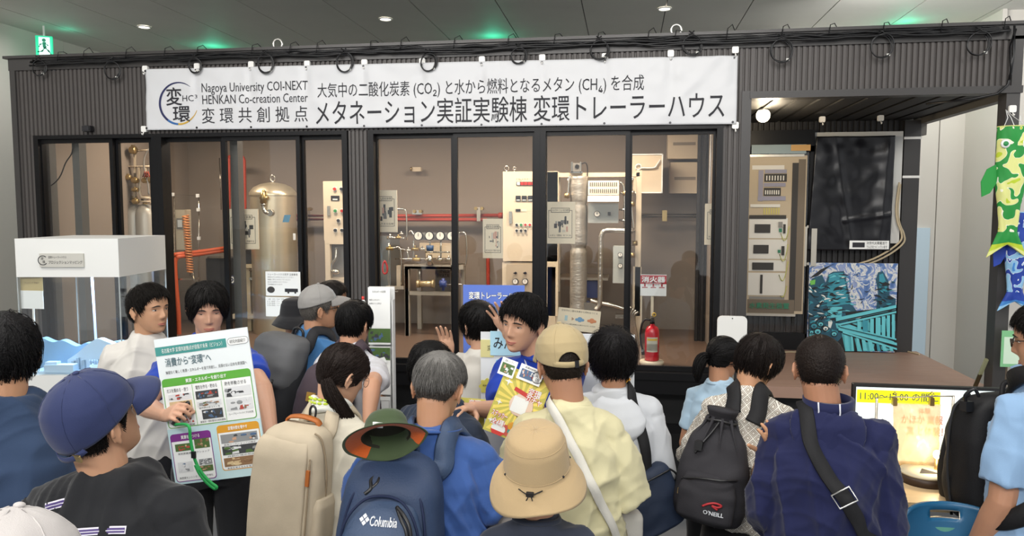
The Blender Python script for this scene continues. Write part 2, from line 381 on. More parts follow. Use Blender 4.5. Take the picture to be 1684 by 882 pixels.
# eye bolts on the roof edge
EYE = mat('galvanised_steel', 'c9c8c2', .35, .8)
for i, (x, y) in enumerate(((457, 70), (1112, 47))):
    p = PY(x, y+6, F+.06); mb = LT(); r = .034
    mb.tube([(p.x+r*math.sin(a), p.y, TOP+.045+r*math.cos(a)) for a in np.linspace(0, 2*PI, 25)[:-1]], .009, 8, True); mb.cyl((p.x, p.y, TOP), (p.x, p.y, TOP+.014), .02)
    mb.build('eye_bolt', EYE, TH_)

# ------------------------------------------------------------ banner
BXL, BXR = -3.525, .707
def ban_base(u, v):
    x = BXL+(BXR-BXL)*u; zt = 3.082-.031*u; zb = 2.637-.028*u
    return x, zt+(zb-zt)*v
HK = [(240, 119), (325, 115), (414, 112), (506, 111), (600, 109), (695, 107), (793, 104), (892, 101), (995, 99), (1103, 94), (1209, 88)]
HKX = [PY(x, 110, F).x for x, _ in HK]
def ban_y(x, z):
    u = (x-BXL)/(BXR-BXL); v = (3.06-z)/.44
    y = F-.035
    for hx in HKX:
        d = (x-hx); y += .012*math.exp(-(d/.035)**2)*math.exp(-(v*2.2)**2)                      # pulled in at the ties
        y -= .004*math.exp(-((abs(d)-v*.16)/.03)**2)*math.exp(-v*2)
    y += .006*noise.noise(Vector((x*2.2, z*3.1, 1)))+.004*noise.noise(Vector((x*7+z*6, z*9, 4)))+.0022*noise.noise(Vector((x*16-z*20, z*14, 9)))
    y -= .006*math.exp(-((x-.35-(z-2.8)*.9)/.05)**2)
    return y
bn = thing('banner', 'wide white banner with black Japanese lettering hung across the trailer front', 'banner', (-1.4, F-.03, 2.6))
mb = local(bn); nu, nv = 260, 34; V = []
for j in range(nv+1):
    for i in range(nu+1): x, z = ban_base(i/nu, j/nv); V.append((x, ban_y(x, z), z))
mb.add(V, [(j*(nu+1)+i, j*(nu+1)+i+1, (j+1)*(nu+1)+i+1, (j+1)*(nu+1)+i) for j in range(nv) for i in range(nu)], True)
sheet = mb.build('sheet', mat('banner_vinyl', 'cfd0d2', .45), bn); so = sheet.modifiers.new('thick', 'SOLIDIFY'); so.thickness = .0015; so.offset = 1
def onban(p): return Vector((p.x, ban_y(p.x, p.z)-.004, p.z))
def btext(s, x0, y0, x1, y1, bold=0, m=None): 
    a, b, c, d = rect(x0, y0, x1, y1, F-.03)
    # the lettering climbs with the banner, which hangs a little off level
    v, f = text_geo(s, bold); lo = v.min(0); hi = v.max(0); ML = (Matrix.Translation(bn.location)).inverted()
    P = []
    n9 = max(1, len(v)//9)
    for i, p in enumerate(v):
        u = (p[0]-lo[0])/(hi[0]-lo[0]); x = a+(c-a)*u; z = b+(d-b)*(p[1]-lo[1])/(hi[1]-lo[1]); P.append(ML @ (onban(Vector((x, 0, z)))+Vector((0, -3e-5*(i//n9) if bold > 0 else 0, 0))))
    me = bpy.data.meshes.new('lettering'); me.from_pydata(P, [], f); me.materials.append(m or INK); link('lettering', me, bn)
btext('Nagoya University COI-NEXT', 333, 135, 506, 155); btext('HENKAN Co-creation Center', 334, 155, 507, 170); btext('変 環 共 創 拠 点', 333, 176, 507, 202, -.006)
btext('大気中の二酸化炭素 (CO₂) と水から燃料となるメタン (CH₄) を合成', 523, 130, 1059, 159, -.006)
btext('メタネーション実証実験棟 変環トレーラーハウス', 520, 158, 1191, 201, .002)
btext('HC', 301, 157, 319, 167, .0); btext('3', 321, 156, 325, 162)
mb = local(bn); cx, cz = (rect(262, 135, 327, 206, F-.03)[0]+rect(262, 135, 327, 206, F-.03)[2])/2, None
a, b, c, d = rect(262, 135, 327, 206, F-.03); cx, cz, R = (a+c)/2, (b+d)/2, (d-b)/2
LOGO = [mat('logo_navy', '1c2250', .5), mat('logo_blue', '2a5f9a', .5), mat('logo_ochre', 'c09a3a', .5)]
seg = 60
for i in range(seg):
    t0 = math.radians(50+290*i/seg); t1 = math.radians(50+290*(i+1)/seg); q = i/seg
    wd = .014*(math.sin(PI*q)**.8)+.003
    mb.cur = 0 if q < .62 else 1 if q < .74 else 2
    mb.add([onban(Vector((cx+(R-s*k)*math.cos(t), 0, cz+(R-s*k)*math.sin(t)))) for t, s in ((t0, 0), (t1, 0), (t1, 1), (t0, 1)) for k in (wd,)], [(0, 1, 2, 3)])
mb.build('logo_ring', LOGO, bn)
btext('変', 274, 144, 300, 174, .012); btext('環', 285, 175, 314, 201, .012)
mb = local(bn)
for i, (x, y) in enumerate(HK):
    for yy in (y+3, None):
        zz = ban_base((HKX[i]-BXL)/(BXR-BXL), .03 if yy else .97)[1]
        mb.cyl((HKX[i]+(.012 if i == 0 else -.012 if i == 10 else 0), ban_y(HKX[i], zz)-.004, zz), (HKX[i]+(.012 if i == 0 else -.012 if i == 10 else 0), ban_y(HKX[i], zz)+.004, zz), .008, None, 10)
mb.build('eyelet', mat('eyelet_dark', '3a3a3c', .3, .8), bn)
HOOKW = mat('hook_white', 'ecebe6', .35)
hk0 = None
def hook(x, y, lab, yp=F-.012):
    p = PY(x, y, yp); t = thing('adhesive_hook', lab, 'hook', p, 0, 'white adhesive hooks on the trailer')
    MB().rbox(-.021, -.014, -.02, .021, .012, .024, .009).build('pad', HOOKW, t)
    MB().tube([(0, -.012, -.018), (0, -.02, -.032), (0, -.024, -.042), (0, -.033, -.04), (0, -.036, -.032)], .004, 6).build('claw', HOOKW, t)
    return t
nm = ['first', 'second', 'third', 'fourth', 'fifth', 'sixth', 'seventh', 'eighth', 'ninth', 'tenth', 'last']
for i, (x, y) in enumerate(HK): hook(x, y-5, 'white square hook holding the banner top edge, %s from the logo end' % nm[i])
hook(238, 213, 'white square hook at the banner bottom corner by the logo'); hook(1209, 207, 'white square hook at the banner bottom corner near the porch')
hook(1664, 180, 'white square hook on the porch post above the green carp streamer', F-.012)
hook(1352, 197, 'white hook on the porch ceiling edge above the left end of the black sheet', 6.1); hook(1448, 195, 'white hook on the porch ceiling edge above the right end of the black sheet', 6.1)

# ------------------------------------------------------------ cables along the roof edge
CAB = mat('black_cable', '131315', .4)
mb = MB(); rng = random.Random(3)
for k in range(7):
    ph = rng.random()*9; pts = []
    for x in np.arange(TL+.2, TR_-.05, .06):
        z = TOP-.03+.022*noise.noise(Vector((x*2.1, k*7.3, 0)))+.012*noise.noise(Vector((x*7, k*3.1, 5)))-.006*k
        y = F-.02-.006*k+.008*noise.noise(Vector((x*3, k*5, 3))); pts.append((x, y, z))
    mb.tube(pts, .0055 if k % 2 else .0075, 6)
for x in np.arange(TL+.4, TR_-.1, .31):
    x += rng.uniform(-.08, .08); h = rng.uniform(.015, .05)
    mb.tube([(x-.03, F-.045, TOP-.05), (x-.02, F-.04, TOP+.02), (x+.01, F-.02, TOP+h), (x+.03, F, TOP+.01)], .003, 5)
tag(mb.build('cable_bundle', CAB), 'bundle of black cables tied along the trailer roof edge', 'cable')
tg = mat('cable_tag', 'cfcfc8', .5)
LO = [(64, 112, .055, 'near the left corner of the trailer'), (184, 116, .062, 'left of the banner logo'), (320, 108, .05, 'above the logo'), (436, 105, .06, 'above the word University'), (566, 103, .06, 'above the left third of the banner'), (704, 103, .055, 'above the banner middle'), (852, 92, .05, 'right of the banner middle'), (985, 83, .058, 'above the banner right part'), (1137, 75, .058, 'below the right eye bolt'), (1284, 84, .066, 'above the round porch lamp'), (1449, 76, .066, 'above the porch middle'), (1608, 72, .066, 'nearest the porch post')]
for i, (x, y, r, lab) in enumerate(LO):
    t = thing('cable_loop', 'coiled loop of black cable hanging '+lab, 'cable', PY(x, y, F-.05), 0, 'hanging cable coils')
    m = MB()
    for k in range(3):
        pts = []
        for a in np.linspace(0, 2*PI, 29)[:-1]:
            rr = r*(1+.05*math.sin(2*a+k+i)+.04*(k-1)); pts.append((rr*math.cos(a)+.004*k, -.004*k+.006*math.sin(a*2+k), rr*1.06*math.sin(a)))
        m.tube(pts, .0042, 6, True)
    m.tube([(-.7*r, 0, .75*r), (-.2*r, -.005, 1.25*r), (.3*r, -.005, 1.6*r)], .004, 6); m.tube([(.7*r, 0, .75*r), (.2*r, -.008, 1.25*r), (-.3*r, -.005, 1.6*r)], .004, 6)
    m.build('coil', CAB, t); MB().box(.5*r, -.01, -.95*r, .5*r+.02, -.006, -.95*r+.014).build('cable_tag', tg, t)
mb = MB(); q = PY(1656, 60, F-.03); mb.tube([(2.36, F-.04, 3.16), (2.33, F-.05, 3.05), (2.345, F-.045, 2.9), (2.33, F-.04, 2.82), (2.28, F-.03, 2.77), (2.15, F+.02, 2.745), (1.95, F+.2, 2.745)], .008, 7)
mb.tube([(2.35, F-.045, 3.18), (2.35, F-.055, 3.0), (2.335, F-.05, 2.85)], .007, 7); tag(mb.build('drop_cable', CAB), 'black cable dropping down the porch corner to the ceiling', 'cable')
t = thing('floodlight', 'small black floodlight on the siding above the left windows', 'floodlight', PY(146, 212, F-.03))
MB().rbox(-.035, -.03, -.022, .035, .01, .022, .008).build('housing', BLACK, t); MB().box(-.026, -.034, -.014, .026, -.03, .014).build('lens', mat('dark_lens', '2c2c30', .1), t); MB().box(-.012, .0, -.01, .012, .03, .01).build('bracket', BLACK, t)
# ------------------------------------------------------------ porch things
lp = PY(1255, 190, 5.75)
t = thing('porch_lamp', 'glowing round bulkhead lamp under the porch ceiling', 'lamp', lp)
MB().ell((0, 0, 0), (.05, .05, .05), 20, 14).build('globe', mat('porch_lamp_glow', 'fff0cc', .4, emit=9), t)
MB().cyl((0, 0, .035), (0, 0, PTOP+.015-lp.z), .035, .05, 18).build('base', BLACK, t)
point('porch_lamp_light', (lp.x+.02, lp.y-.1, lp.z-.1), 13, (1, .82, .58), .05)
# sliding door with the printed hanging of the hydrogen generator
t = thing('porch_sliding_door', 'black framed glass door at the back of the porch', 'door', (PY(1280, 560, PBY-.1).x, PBY-.1, DZ))
yd = PBY-.1; m = local(t); m.px(1220, 214, 1340, 250, yd, .06); m.px(1328, 240, 1341, 580, yd, .06); m.px(1215, 548, 1340, 584, yd, .06)
m.build('frame', BFRAME, t); m = local(t); m.px(1215, 238, 1330, 552, yd+.02, .008); m.build('pane', GLASS, t)
m = local(t); m.px(1334, 376, 1343, 438, yd-.03, .012, .003); m.px(1321, 373, 1327, 438, yd-.03, .02, .003); m.build('handle', STEEL, t)
m = local(t)
for yy in (373, 434): p = PY(1329, yy, yd-.01); m.cyl((p.x, yd-.012, p.z), (p.x, yd, p.z), .012)
m.build('lock', STEEL, t)
yh = PBY-.17
t = thing('generator_hanging', 'life-size printed hanging of a hydrogen generator rack at the back of the porch', 'hanging print', (PY(1265, 515, yh).x, yh, PY(1265, 518, yh).z))
m = local(t); m.px(1224, 256, 1324, 516, yh, .003); m.build('sheet', mat('print_beige', 'b8a88e', .6), t)
m = local(t); m.px(1218, 254, 1323, 258, yh-.008, .02, .002); m.px(1222, 516, 1308, 520, yh-.008, .02, .002); m.build('rod', STEEL, t)
pg = [mat('print_'+n, c, .6) for n, c in (('brown', '6f6353'), ('slate', '9391a0'), ('pale', 'd9d6cc'), ('grey', '85837d'), ('dark', '33302c'), ('yellow', 'c9c05a'), ('bluegrey', '8fa0a4'), ('green', '2f7a5c'))]
def prt(par, y, lst, mats, nm='printed_picture'):
    m = local(par)
    for k, (i, x0, y0, x1, y1) in enumerate(lst): m.cur = i; m.px(x0, y0, x1, y1, y-.0006*(k % 12+1), .0005)
    m.build(nm, mats, par)
prt(t, yh-.001, [(6, 1236, 238, 1326, 253), (0, 1310, 262, 1322, 512), (4, 1300, 268, 1310, 512), (2, 1237, 272, 1290, 279), (1, 1247, 280, 1255, 331), (1, 1258, 279, 1294, 285), (4, 1257, 286, 1294, 299), (1, 1256, 301, 1292, 307), (4, 1256, 309, 1284, 322), (1, 1246, 323, 1292, 330), (2, 1234, 336, 1283, 341), (4, 1232, 354, 1293, 360),
     (2, 1232, 359, 1295, 392), (2, 1231, 394, 1294, 426), (2, 1231, 428, 1292, 446), (2, 1230, 449, 1291, 486), (3, 1232, 488, 1290, 492), (0, 1229, 493, 1306, 515)], pg)
L2 = [(4, 1241, 369, 1267, 383), (4, 1239, 403, 1264, 417), (4, 1237, 432, 1272, 444), (4, 1250, 452, 1254, 483), (7, 1281, 376, 1286, 382), (7, 1279, 411, 1284, 416), (4, 1288, 369, 1292, 384), (4, 1285, 405, 1290, 420), (3, 1280, 365, 1287, 374)]
for k in range(7): L2 += [(2, 1260+k*4.6, 289, 1262+k*4.6, 297), (2, 1258+k*3.6, 313, 1260+k*3.6, 320), (5, 1256+k*4, 342, 1257.6+k*4, 353)]
prt(t, yh-.009, L2, pg)
m = local(t)
for (xa, ya, xb, yb, sag) in ((1284, 384, 1298, 372, 22), (1282, 418, 1296, 402, 24), (1281, 452, 1296, 430, 25), (1283, 486, 1294, 470, 12)):
    pts = []
    for u in np.linspace(0, 1, 9): pts.append(PY(xa+(xb-xa)*u, ya+(yb-ya)*u+sag*math.sin(PI*u)*.8, yh-.017))
    m.tube(pts, .0035, 5)
m.build('printed_wire', mat('wire_yellow', 'c3c46a', .5), t)
text_px('水素発生装置', 1232, 498, 1298, 508, yh-.018, pg[7], t, .02)
t = thing('tape_strip', 'strip of brown tape at the top of the porch door', 'tape', PY(1316, 243, PBY-.18)); m = local(t); m.px(1301, 238, 1333, 248, PBY-.178, .004); m.build('tape', mat('kraft_tape', 'c99c5c', .5), t)
# white board frame and black sheet
yb = PBY-.06
t = thing('white_board', 'white framed board behind the black sheet on the porch wall', 'board', (PY(1400, 400, yb).x, yb, PY(1400, 400, yb).z))
m = local(t); m.px(1337, 217, 1482, 400, yb, .045); m.build('board', mat('board_white', 'cfcec8', .5), t)
ys = yb-.05
t = thing('black_sheet', 'glossy black plastic sheet hung over the white board on the porch', 'sheet', (PY(1400, 400, ys).x, ys, PY(1400, 410, ys).z))
m = local(t); a0 = rect(1339, 224, 1468, 412, ys); nu, nv = 60, 80; V = []
for j in range(nv+1):
    for i in range(nu+1):
        u, v = i/nu, j/nv; x = a0[0]+(a0[2]-a0[0])*(u-.055*v*(1-u)*1.2-.01*v); z = a0[3]+(a0[1]-a0[3])*v
        yy = ys-.012*math.sin(6*u+1)*(1-.3*v)-.010*math.exp(-((u-.25-.3*v)/.05)**2)-.012*math.exp(-((u-.93+.06*v)/.05)**2)+.008*noise.noise(Vector((u*6, v*9, 2)))-.007*math.exp(-((v-.78+.1*u)/.02)**2)*(u > .4)
        V.append((x, yy, z))
m.add(V, [(j*(nu+1)+i, j*(nu+1)+i+1, (j+1)*(nu+1)+i+1, (j+1)*(nu+1)+i) for j in range(nv) for i in range(nu)], True)
o = m.build('sheet', mat('black_plastic_film', '121217', .28, spec=.35), t); s_ = o.modifiers.new('thick', 'SOLIDIFY'); s_.thickness = .002
t = thing('label_sign', 'small white label sign under the black sheet on the porch', 'sign', (PY(1430, 403, ys-.03).x, ys-.03, PY(1430, 410, ys).z)); m = local(t); m.px(1397, 396, 1462, 410, ys-.03, .004); m.build('plate', PAPER, t)
m = local(t); m.px(1402, 399, 1422, 407, ys-.032, .001); m.build('printed_picture', INK, t); text_px('次世代太陽電池で', 1425, 397.5, 1459, 402.5, ys-.0325, INK, t); text_px('でんきをつくっています', 1425, 404, 1459, 409, ys-.0325, INK, t)
m = MB(); pts = [(1479, 300), (1474, 340), (1476, 365), (1482, 382), (1481, 396), (1462, 412), (1436, 426), (1412, 434)]
def smooth(pts, n=8):
    P = [Vector(p) for p in pts]; out = []
    for i in range(len(P)-1):
        a, b, c, d = P[max(i-1, 0)], P[i], P[i+1], P[min(i+2, len(P)-1)]
        for k in range(n):
            t = k/n; out.append(.5*((2*b)+(c-a)*t+(2*a-5*b+4*c-d)*t*t+(3*b-a-3*c+d)*t**3))
    return out+[P[-1]]
for dx in (0, 6): m.tube(smooth([PY(x+dx*(.3+.7*min(1, i/5)), y+dx*.5, PBY-.11+.004*dx) for i, (x, y) in enumerate(pts)]), .008, 7)
tag(m.build('beige_cable', mat('cable_beige', 'b9a98a', .5)), 'two beige cables running down beside the white board', 'cable')
# painting
yp_ = PBY-.12
t = thing('painting', 'blue painted canvas of a turquoise tower under a swirling sky, standing on the deck', 'painting', (PY(1400, 578, yp_).x, yp_, DZ))
PM = bpy.data.materials.new('painted_canvas'); PM.use_nodes = True; nt = PM.node_tree; N = nt.nodes; L = nt.links; b = N['Principled BSDF']; b.inputs['Roughness'].default_value = .5
tc = N.new('ShaderNodeTexCoord'); nz = N.new('ShaderNodeTexNoise'); nz.inputs['Scale'].default_value = 7; nz.inputs['Detail'].default_value = 5; nz.inputs['Distortion'].default_value = 3.2; L.new(tc.outputs['Object'], nz.inputs[0])
cr = N.new('ShaderNodeValToRGB'); e = cr.color_ramp; e.elements[0].position = .34; e.elements[0].color = lin('46689f'); e.elements[1].position = .66; e.elements[1].color = lin('8d9cc0')
for p, c in ((.45, '6c88bb'), (.50, 'cfd2d4'), (.545, 'd9d8cf'), (.58, '7f93c4')): q = e.elements.new(p); q.color = lin(c)
L.new(nz.outputs[0], cr.inputs[0]); L.new(cr.outputs[0], b.inputs['Base Color'])
PT = [PM, mat('paint_teal', '3691a3', .5, vary=.25, vscale=14), mat('paint_turquoise', '63c3cd', .5, vary=.08, vscale=10), mat('paint_black', '12171c', .5), mat('paint_deep', '1f5266', .5, vary=.4, vscale=20), mat('paint_white', 'dfe4de', .5), mat('paint_green', '6fbf52', .5)]
m = local(t); m.px(1329, 433, 1474, 578, yp_, .035); m.build('canvas', PM, t)
def poly(par, lst, y, mats, nm, grow=.0005):
    m = local(par)
    for k, (i, P) in enumerate(lst):
        q = [PY(x, yy, y) for x, yy in P]; A = [Vector((p.x, y-.00006*k-.0004, p.z)) for p in q]; m.cur = i; m.add(A, [tuple(range(len(A)))])
    m.build(nm, mats, par, False)
lst = [(4, [(1330, 470), (1336, 458), (1352, 452), (1358, 466), (1352, 520), (1329, 532)]), (4, [(1362, 452), (1370, 447), (1388, 446), (1391, 458), (1400, 500), (1412, 516), (1410, 526), (1340, 530), (1352, 500), (1356, 470)]),
       (1, [(1364, 452), (1372, 449), (1386, 449), (1389, 462), (1396, 500), (1360, 505), (1362, 470)]), (4, [(1440, 460), (1444, 448), (1452, 446), (1461, 462), (1463, 486), (1473, 492), (1473, 520), (1440, 516), (1444, 480)]), (1, [(1446, 452), (1452, 450), (1458, 466), (1459, 480), (1446, 478)]),
       (3, [(1331, 458), (1350, 443), (1372, 434), (1362, 440), (1345, 454)]), (3, [(1329, 520), (1474, 505), (1474, 578), (1329, 578)]), (4, [(1331, 522), (1390, 515), (1398, 540), (1370, 570), (1331, 572)]),
       (2, [(1362, 505), (1385, 505), (1384, 522), (1360, 523)]), (2, [(1374, 523), (1472, 502), (1473, 510), (1380, 530)]), (2, [(1374, 532), (1395, 533), (1470, 562), (1472, 568), (1440, 563), (1376, 540)]), (2, [(1400, 532), (1430, 524), (1428, 536), (1416, 538)]), (2, [(1384, 548), (1398, 552), (1404, 578), (1390, 578)]),
       (2, [(1405, 556), (1412, 558), (1418, 578), (1410, 578)]), (2, [(1420, 562), (1438, 566), (1436, 578), (1426, 578)]), (2, [(1447, 566), (1468, 571), (1466, 577), (1450, 576)]), (2, [(1456, 524), (1462, 524), (1463, 548), (1458, 546)]), (2, [(1447, 534), (1453, 536), (1452, 548), (1446, 546)]), (2, [(1466, 530), (1472, 528), (1472, 545), (1467, 544)]), (2, [(1422, 532), (1430, 530), (1434, 546), (1426, 544)]),
       (1, [(1332, 530), (1342, 525), (1352, 530), (1350, 540), (1338, 545)]), (5, [(1362, 528), (1366, 525), (1369, 530), (1366, 540), (1362, 538)]), (1, [(1368, 542), (1378, 545), (1376, 552), (1368, 550)]), (2, [(1331, 548), (1345, 552), (1340, 570), (1331, 575)]), (6, [(1332, 462), (1341, 460), (1340, 468), (1333, 469)]), (1, [(1440, 550), (1472, 556), (1472, 560), (1442, 554)])]
rr = random.Random(5)
def stroke(x, y, ang, ln, w_, c, bend=.5):
    P_ = []; Q_ = []
    for k in range(6): u = k/5; a = ang+bend*(u-.5); px_ = x+ln*(u-.5)*math.cos(ang)-bend*ln*.5*(u-.5)**2*math.sin(ang); py_ = y+ln*(u-.5)*math.sin(ang)+bend*ln*(u-.5)**2; ww = w_*math.sin(PI*(u*.84+.08)); P_.append((px_-ww*math.sin(a), py_+ww*math.cos(a))); Q_.append((px_+ww*math.sin(a), py_-ww*math.cos(a)))
    cl = lambda p: (min(1473.5, max(1329.5, p[0])), min(577.5, max(433.5, p[1])))
    lst.append((c, [cl(p) for p in P_+Q_[::-1]]))
for k in range(90):                                        # brush strokes of the tower
    y = rr.uniform(452, 528); hw = 12+(y-450)*.36; x = 1378+rr.uniform(-1, 1)*hw; stroke(x, y, rr.uniform(-.35, .25), rr.uniform(5, 17), rr.uniform(.5, 1.5), rr.choice((3, 3, 3, 1, 1, 2, 5)), rr.uniform(-.6, .6))
for k in range(60): stroke(rr.uniform(1331, 1362), rr.uniform(466, 545), rr.uniform(-.9, .9), rr.uniform(4, 13), rr.uniform(.6, 2), rr.choice((3, 3, 1, 1, 4, 5)), rr.uniform(-.8, .8))
for k in range(34): stroke(rr.uniform(1441, 1472), rr.uniform(462, 515), rr.uniform(-.4, .7), rr.uniform(5, 14), rr.uniform(.6, 1.8), rr.choice((3, 3, 3, 1, 4)), rr.uniform(-.5, .5))
for k in range(26): stroke(rr.uniform(1395, 1438), rr.uniform(440, 505), rr.uniform(-1.5, 1.5), rr.uniform(4, 12), rr.uniform(.4, .9), rr.choice((5, 5, 3)), rr.uniform(-1.4, 1.4))
for (x0, y0, x1, y1, w_) in ((1374, 526, 1473, 504, 2.6), (1378, 534, 1473, 513, 1.6), (1378, 541, 1474, 566, 2.2), (1380, 536, 1473, 558, 1.3), (1385, 546, 1474, 574, 1.6)):
    for c, off, ww in ((2, 0, w_), (3, w_*1.25, w_*.35)): lst.append((c, [(x0, y0-ww+off), (x1, y1-ww+off), (x1, y1+ww+off), (x0, y0+ww+off)]))
for x, w_ in ((1392, 5), (1401, 3), (1411, 4), (1421, 5), (1432, 6), (1444, 4), (1454, 5), (1465, 4)):
    y = 548+(x-1385)*.27; lst.append((2 if rr.random() < .8 else 1, [(x-w_, y), (x+w_*.2, y+2), (x+w_*.9, 577), (x-w_*.5, 577)]))
for x, w_ in ((1412, 3), (1422, 4), (1433, 3), (1443, 4), (1452, 3), (1460, 2.5), (1468, 2.5)):
    y = 531-(x-1400)*.21; y2 = 541+(x-1385)*.24; lst.append((rr.choice((2, 2, 1)), [(x-w_, y), (x+w_, y), (x+w_, y2-4), (x-w_, y2-5)]))
for x, y, r in ((1338, 536, 5), (1349, 533, 4), (1357, 540, 4), (1344, 545, 5), (1371, 549, 4), (1334, 546, 3)):
    lst.append((3, [(x+r*1.25*math.cos(a), y+r*1.25*math.sin(a)) for a in np.linspace(0, 2*PI, 11)[:-1]])); lst.append((rr.choice((1, 5, 2)), [(x+r*math.cos(a), y+r*.8*math.sin(a)) for a in np.linspace(0, 2*PI, 11)[:-1]])); lst.append((4, [(x+.5*r*math.cos(a), y+.4*r*math.sin(a)+1) for a in np.linspace(0, 2*PI, 9)[:-1]]))
poly(t, lst, yp_-.001, PT, 'painted_shapes')
m = MB(); m.tube(smooth([PZ(1280, 581, DZ+.006), PZ(1300, 579, DZ+.006), PZ(1326, 581, DZ+.006)]), .006, 6); tag(m.build('floor_cable', mat('cable_beige', 'b9a98a')), 'pale cable on the deck left of the blue painting', 'cable')
m = MB(); m.tube(smooth([PZ(1474, 577, DZ+.006), PZ(1490, 578, DZ+.006), PZ(1512, 583, DZ+.006)]), .006, 6); tag(m.build('floor_cable', mat('cable_beige', 'b9a98a')), 'pale cable on the deck right of the blue painting', 'cable')
m = MB(); p0 = PY(1602, 640, F+.2); p1 = PY(1622, 592, F+.02); m.tube([p0, p1], .014, 8); tag(m.build('leaning_bar', mat('bar_greenish', '8a8a6a', .4)), 'short pale bar leaning at the foot of the porch post', 'bar')
# ============================================================ equipment inside the trailer
BEIGE = mat('enclosure_beige', 'd6c6ac', .45, vary=.03, vscale=3); REDP = mat('red_pipe', 'b3402e', .4); ORG = mat('orange_hose', 'c2552f', .45)
CHROME = mat('bright_steel_pipe', 'c9c4b8', .22, .95); GRAYP = mat('grey_machine_paint', '8d8a84', .5); BLUEM = mat('blue_motor', '33447e', .4); FRAMEM = mat('aluminium_profile', 'b5ab9a', .4, .5)
FOIL = mat('crinkled_foil', 'c4beb2', .28, .9, bump=.5, bscale=45); WRAP = mat('silver_fabric_wrap', 'aca69b', .38, .55, bump=.35, bscale=22, stretch=(1, 1, 3))
RB = {n: mat('lamp_'+n, c, .3) for n, c in (('red', 'b5281e'), ('green', '2f8a4a'), ('black', '1b1b1d'), ('white', 'e8e6de'), ('yellow', 'd8b23a'))}
def at(x, y, yp): p = PY(x, y, yp); return (p.x, p.y, p.z)
def pipe(pts, yp, r, n=8): return [PY(x, y, yp if len(q) == 0 else q[0]) for x, y, *q in pts]
def lab(name, label, cat, x, y, yp, group=None): return thing(name, label, cat, PY(x, y, yp), 0, group)
def dial(par, x, y, yp, r, nm='gauge'):
    p = PY(x, y, yp); m = local(par); m.cyl((p.x, yp, p.z), (p.x, yp-.025, p.z), r, None, 24)
    g = m.build(nm, mat('gauge_rim_black', '26262a', .3), par)
    m = local(par); m.cyl((p.x, yp-.0255, p.z), (p.x, yp-.027, p.z), r*.82, None, 24); m.build('gauge_face', mat('gauge_white', 'f0ece0', .5), g)
    m = local(par); m.box(p.x-.002, yp-.029, p.z-r*.1, p.x+.002, yp-.0275, p.z+r*.6); m.build('needle', INK, g)
def button(par, x, y, yp, r, c):
    p = PY(x, y, yp); m = local(par); m.box(p.x-r*1.25, yp-.004, p.z-r*1.35, p.x+r*1.25, yp, p.z+r*1.35); b = m.build('button', RB['white'] if c != 'dark' else RB['black'], par)
    m = local(par); m.cyl((p.x, yp-.004, p.z), (p.x, yp-.018, p.z), r, None, 14); m.build('button_cap', RB['black' if c == 'dark' else c], b)
def sign(name, label, x0, y0, x1, y1, yp, title, foot, kind, tilt=0):
    xc = (x0+x1)/2; a, b, c, d = rect(x0, y0, x1, y1, yp); t = thing(name, label, 'sign', ((a+c)/2, yp, b), 0, 'picture signs behind the trailer windows'); W = (c-a)/2; Hh = d-b
    MB().box(-W, 0, 0, W, .008, Hh).build('board', CREAM, t)
    m = MB(); LN = .003
    def fr(x0, z0, x1, z1, y=-.0012):
        for A in ((x0, z0, x1, z0+LN), (x0, z1-LN, x1, z1), (x0, z0, x0+LN, z1), (x1-LN, z0, x1, z1)): m.box(A[0], y, A[1], A[2], y+.0008, A[3])
    fr(-W*.8, Hh*.14, W*.8, Hh*.80); m.build('printed_frame', INK, t)
    MB().box(-W*.62, -.0022, Hh*.745, W*.62, -.0012, Hh*.855).build('title_box', CREAM, t); m = MB(); fr(-W*.62, Hh*.745, W*.62, Hh*.855, -.003); m.build('printed_frame', INK, t)
    text_in(title, -W*.55, Hh*.77, W*.55, Hh*.83, -.0035, INK, t); text_in(foot, -W*.7, Hh*.175, W*.7, Hh*.225, -.002, INK, t)
    mats = [mat('print_drawing_grey', '6e6a66', .6), mat('print_drawing_dark', '33312f', .6), mat('print_drawing_pink', 'cf9d88', .6), mat('print_drawing_pale', 'cfc6b4', .6), mat('print_drawing_blue', '4a5a8c', .6)]
    m = MB(); r = random.Random(kind)
    for k in range(16):
        m.cur = r.choice((0, 1, 1, 3, 2, 4 if kind == 4 else 0)); w_ = r.uniform(.04, .28)*W; h_ = r.uniform(.03, .2)*Hh; x = r.uniform(-.62, .5)*W; z = r.uniform(.26, .52)*Hh
        m.box(x, -.0012-.0001*k, z, x+w_, -.0004, z+h_)
    m.build('printed_picture', mats, t); return t
# gas cylinders and manifold at the left end
CY = mat('cylinder_grey', 'aaa69c', .4, .3)
for i, x in enumerate((203, 221, 239)):
    p = PY(x, 336, 6.35); t = thing('gas_cylinder', 'grey gas cylinder in the left window, %s of three under the valve manifold' % ('leftmost', 'middle', 'rightmost')[i], 'gas cylinder', (p.x, 6.35, IZ), 0, 'gas cylinders')
    h = p.z-IZ; MB().lathe([(0, 0), (.09, 0), (.095, .02), (.095, h-.1), (.085, h-.05), (.05, h-.01), (.025, h)], n=26).build('shell', CY, t)
    MB().lathe([(.022, h), (.022, h+.05), (.03, h+.05), (.03, h+.075), (.0, h+.078)], n=14).build('valve', BRASS, t); MB().cyl((-.03, -.01, h+.04), (.03, -.01, h+.04), .012).build('valve_outlet', CHROME, t)
t = lab('valve_manifold', 'pale pipe manifold with brass regulators above the grey gas cylinders', 'manifold', 222, 328, 6.3)
m = local(t)
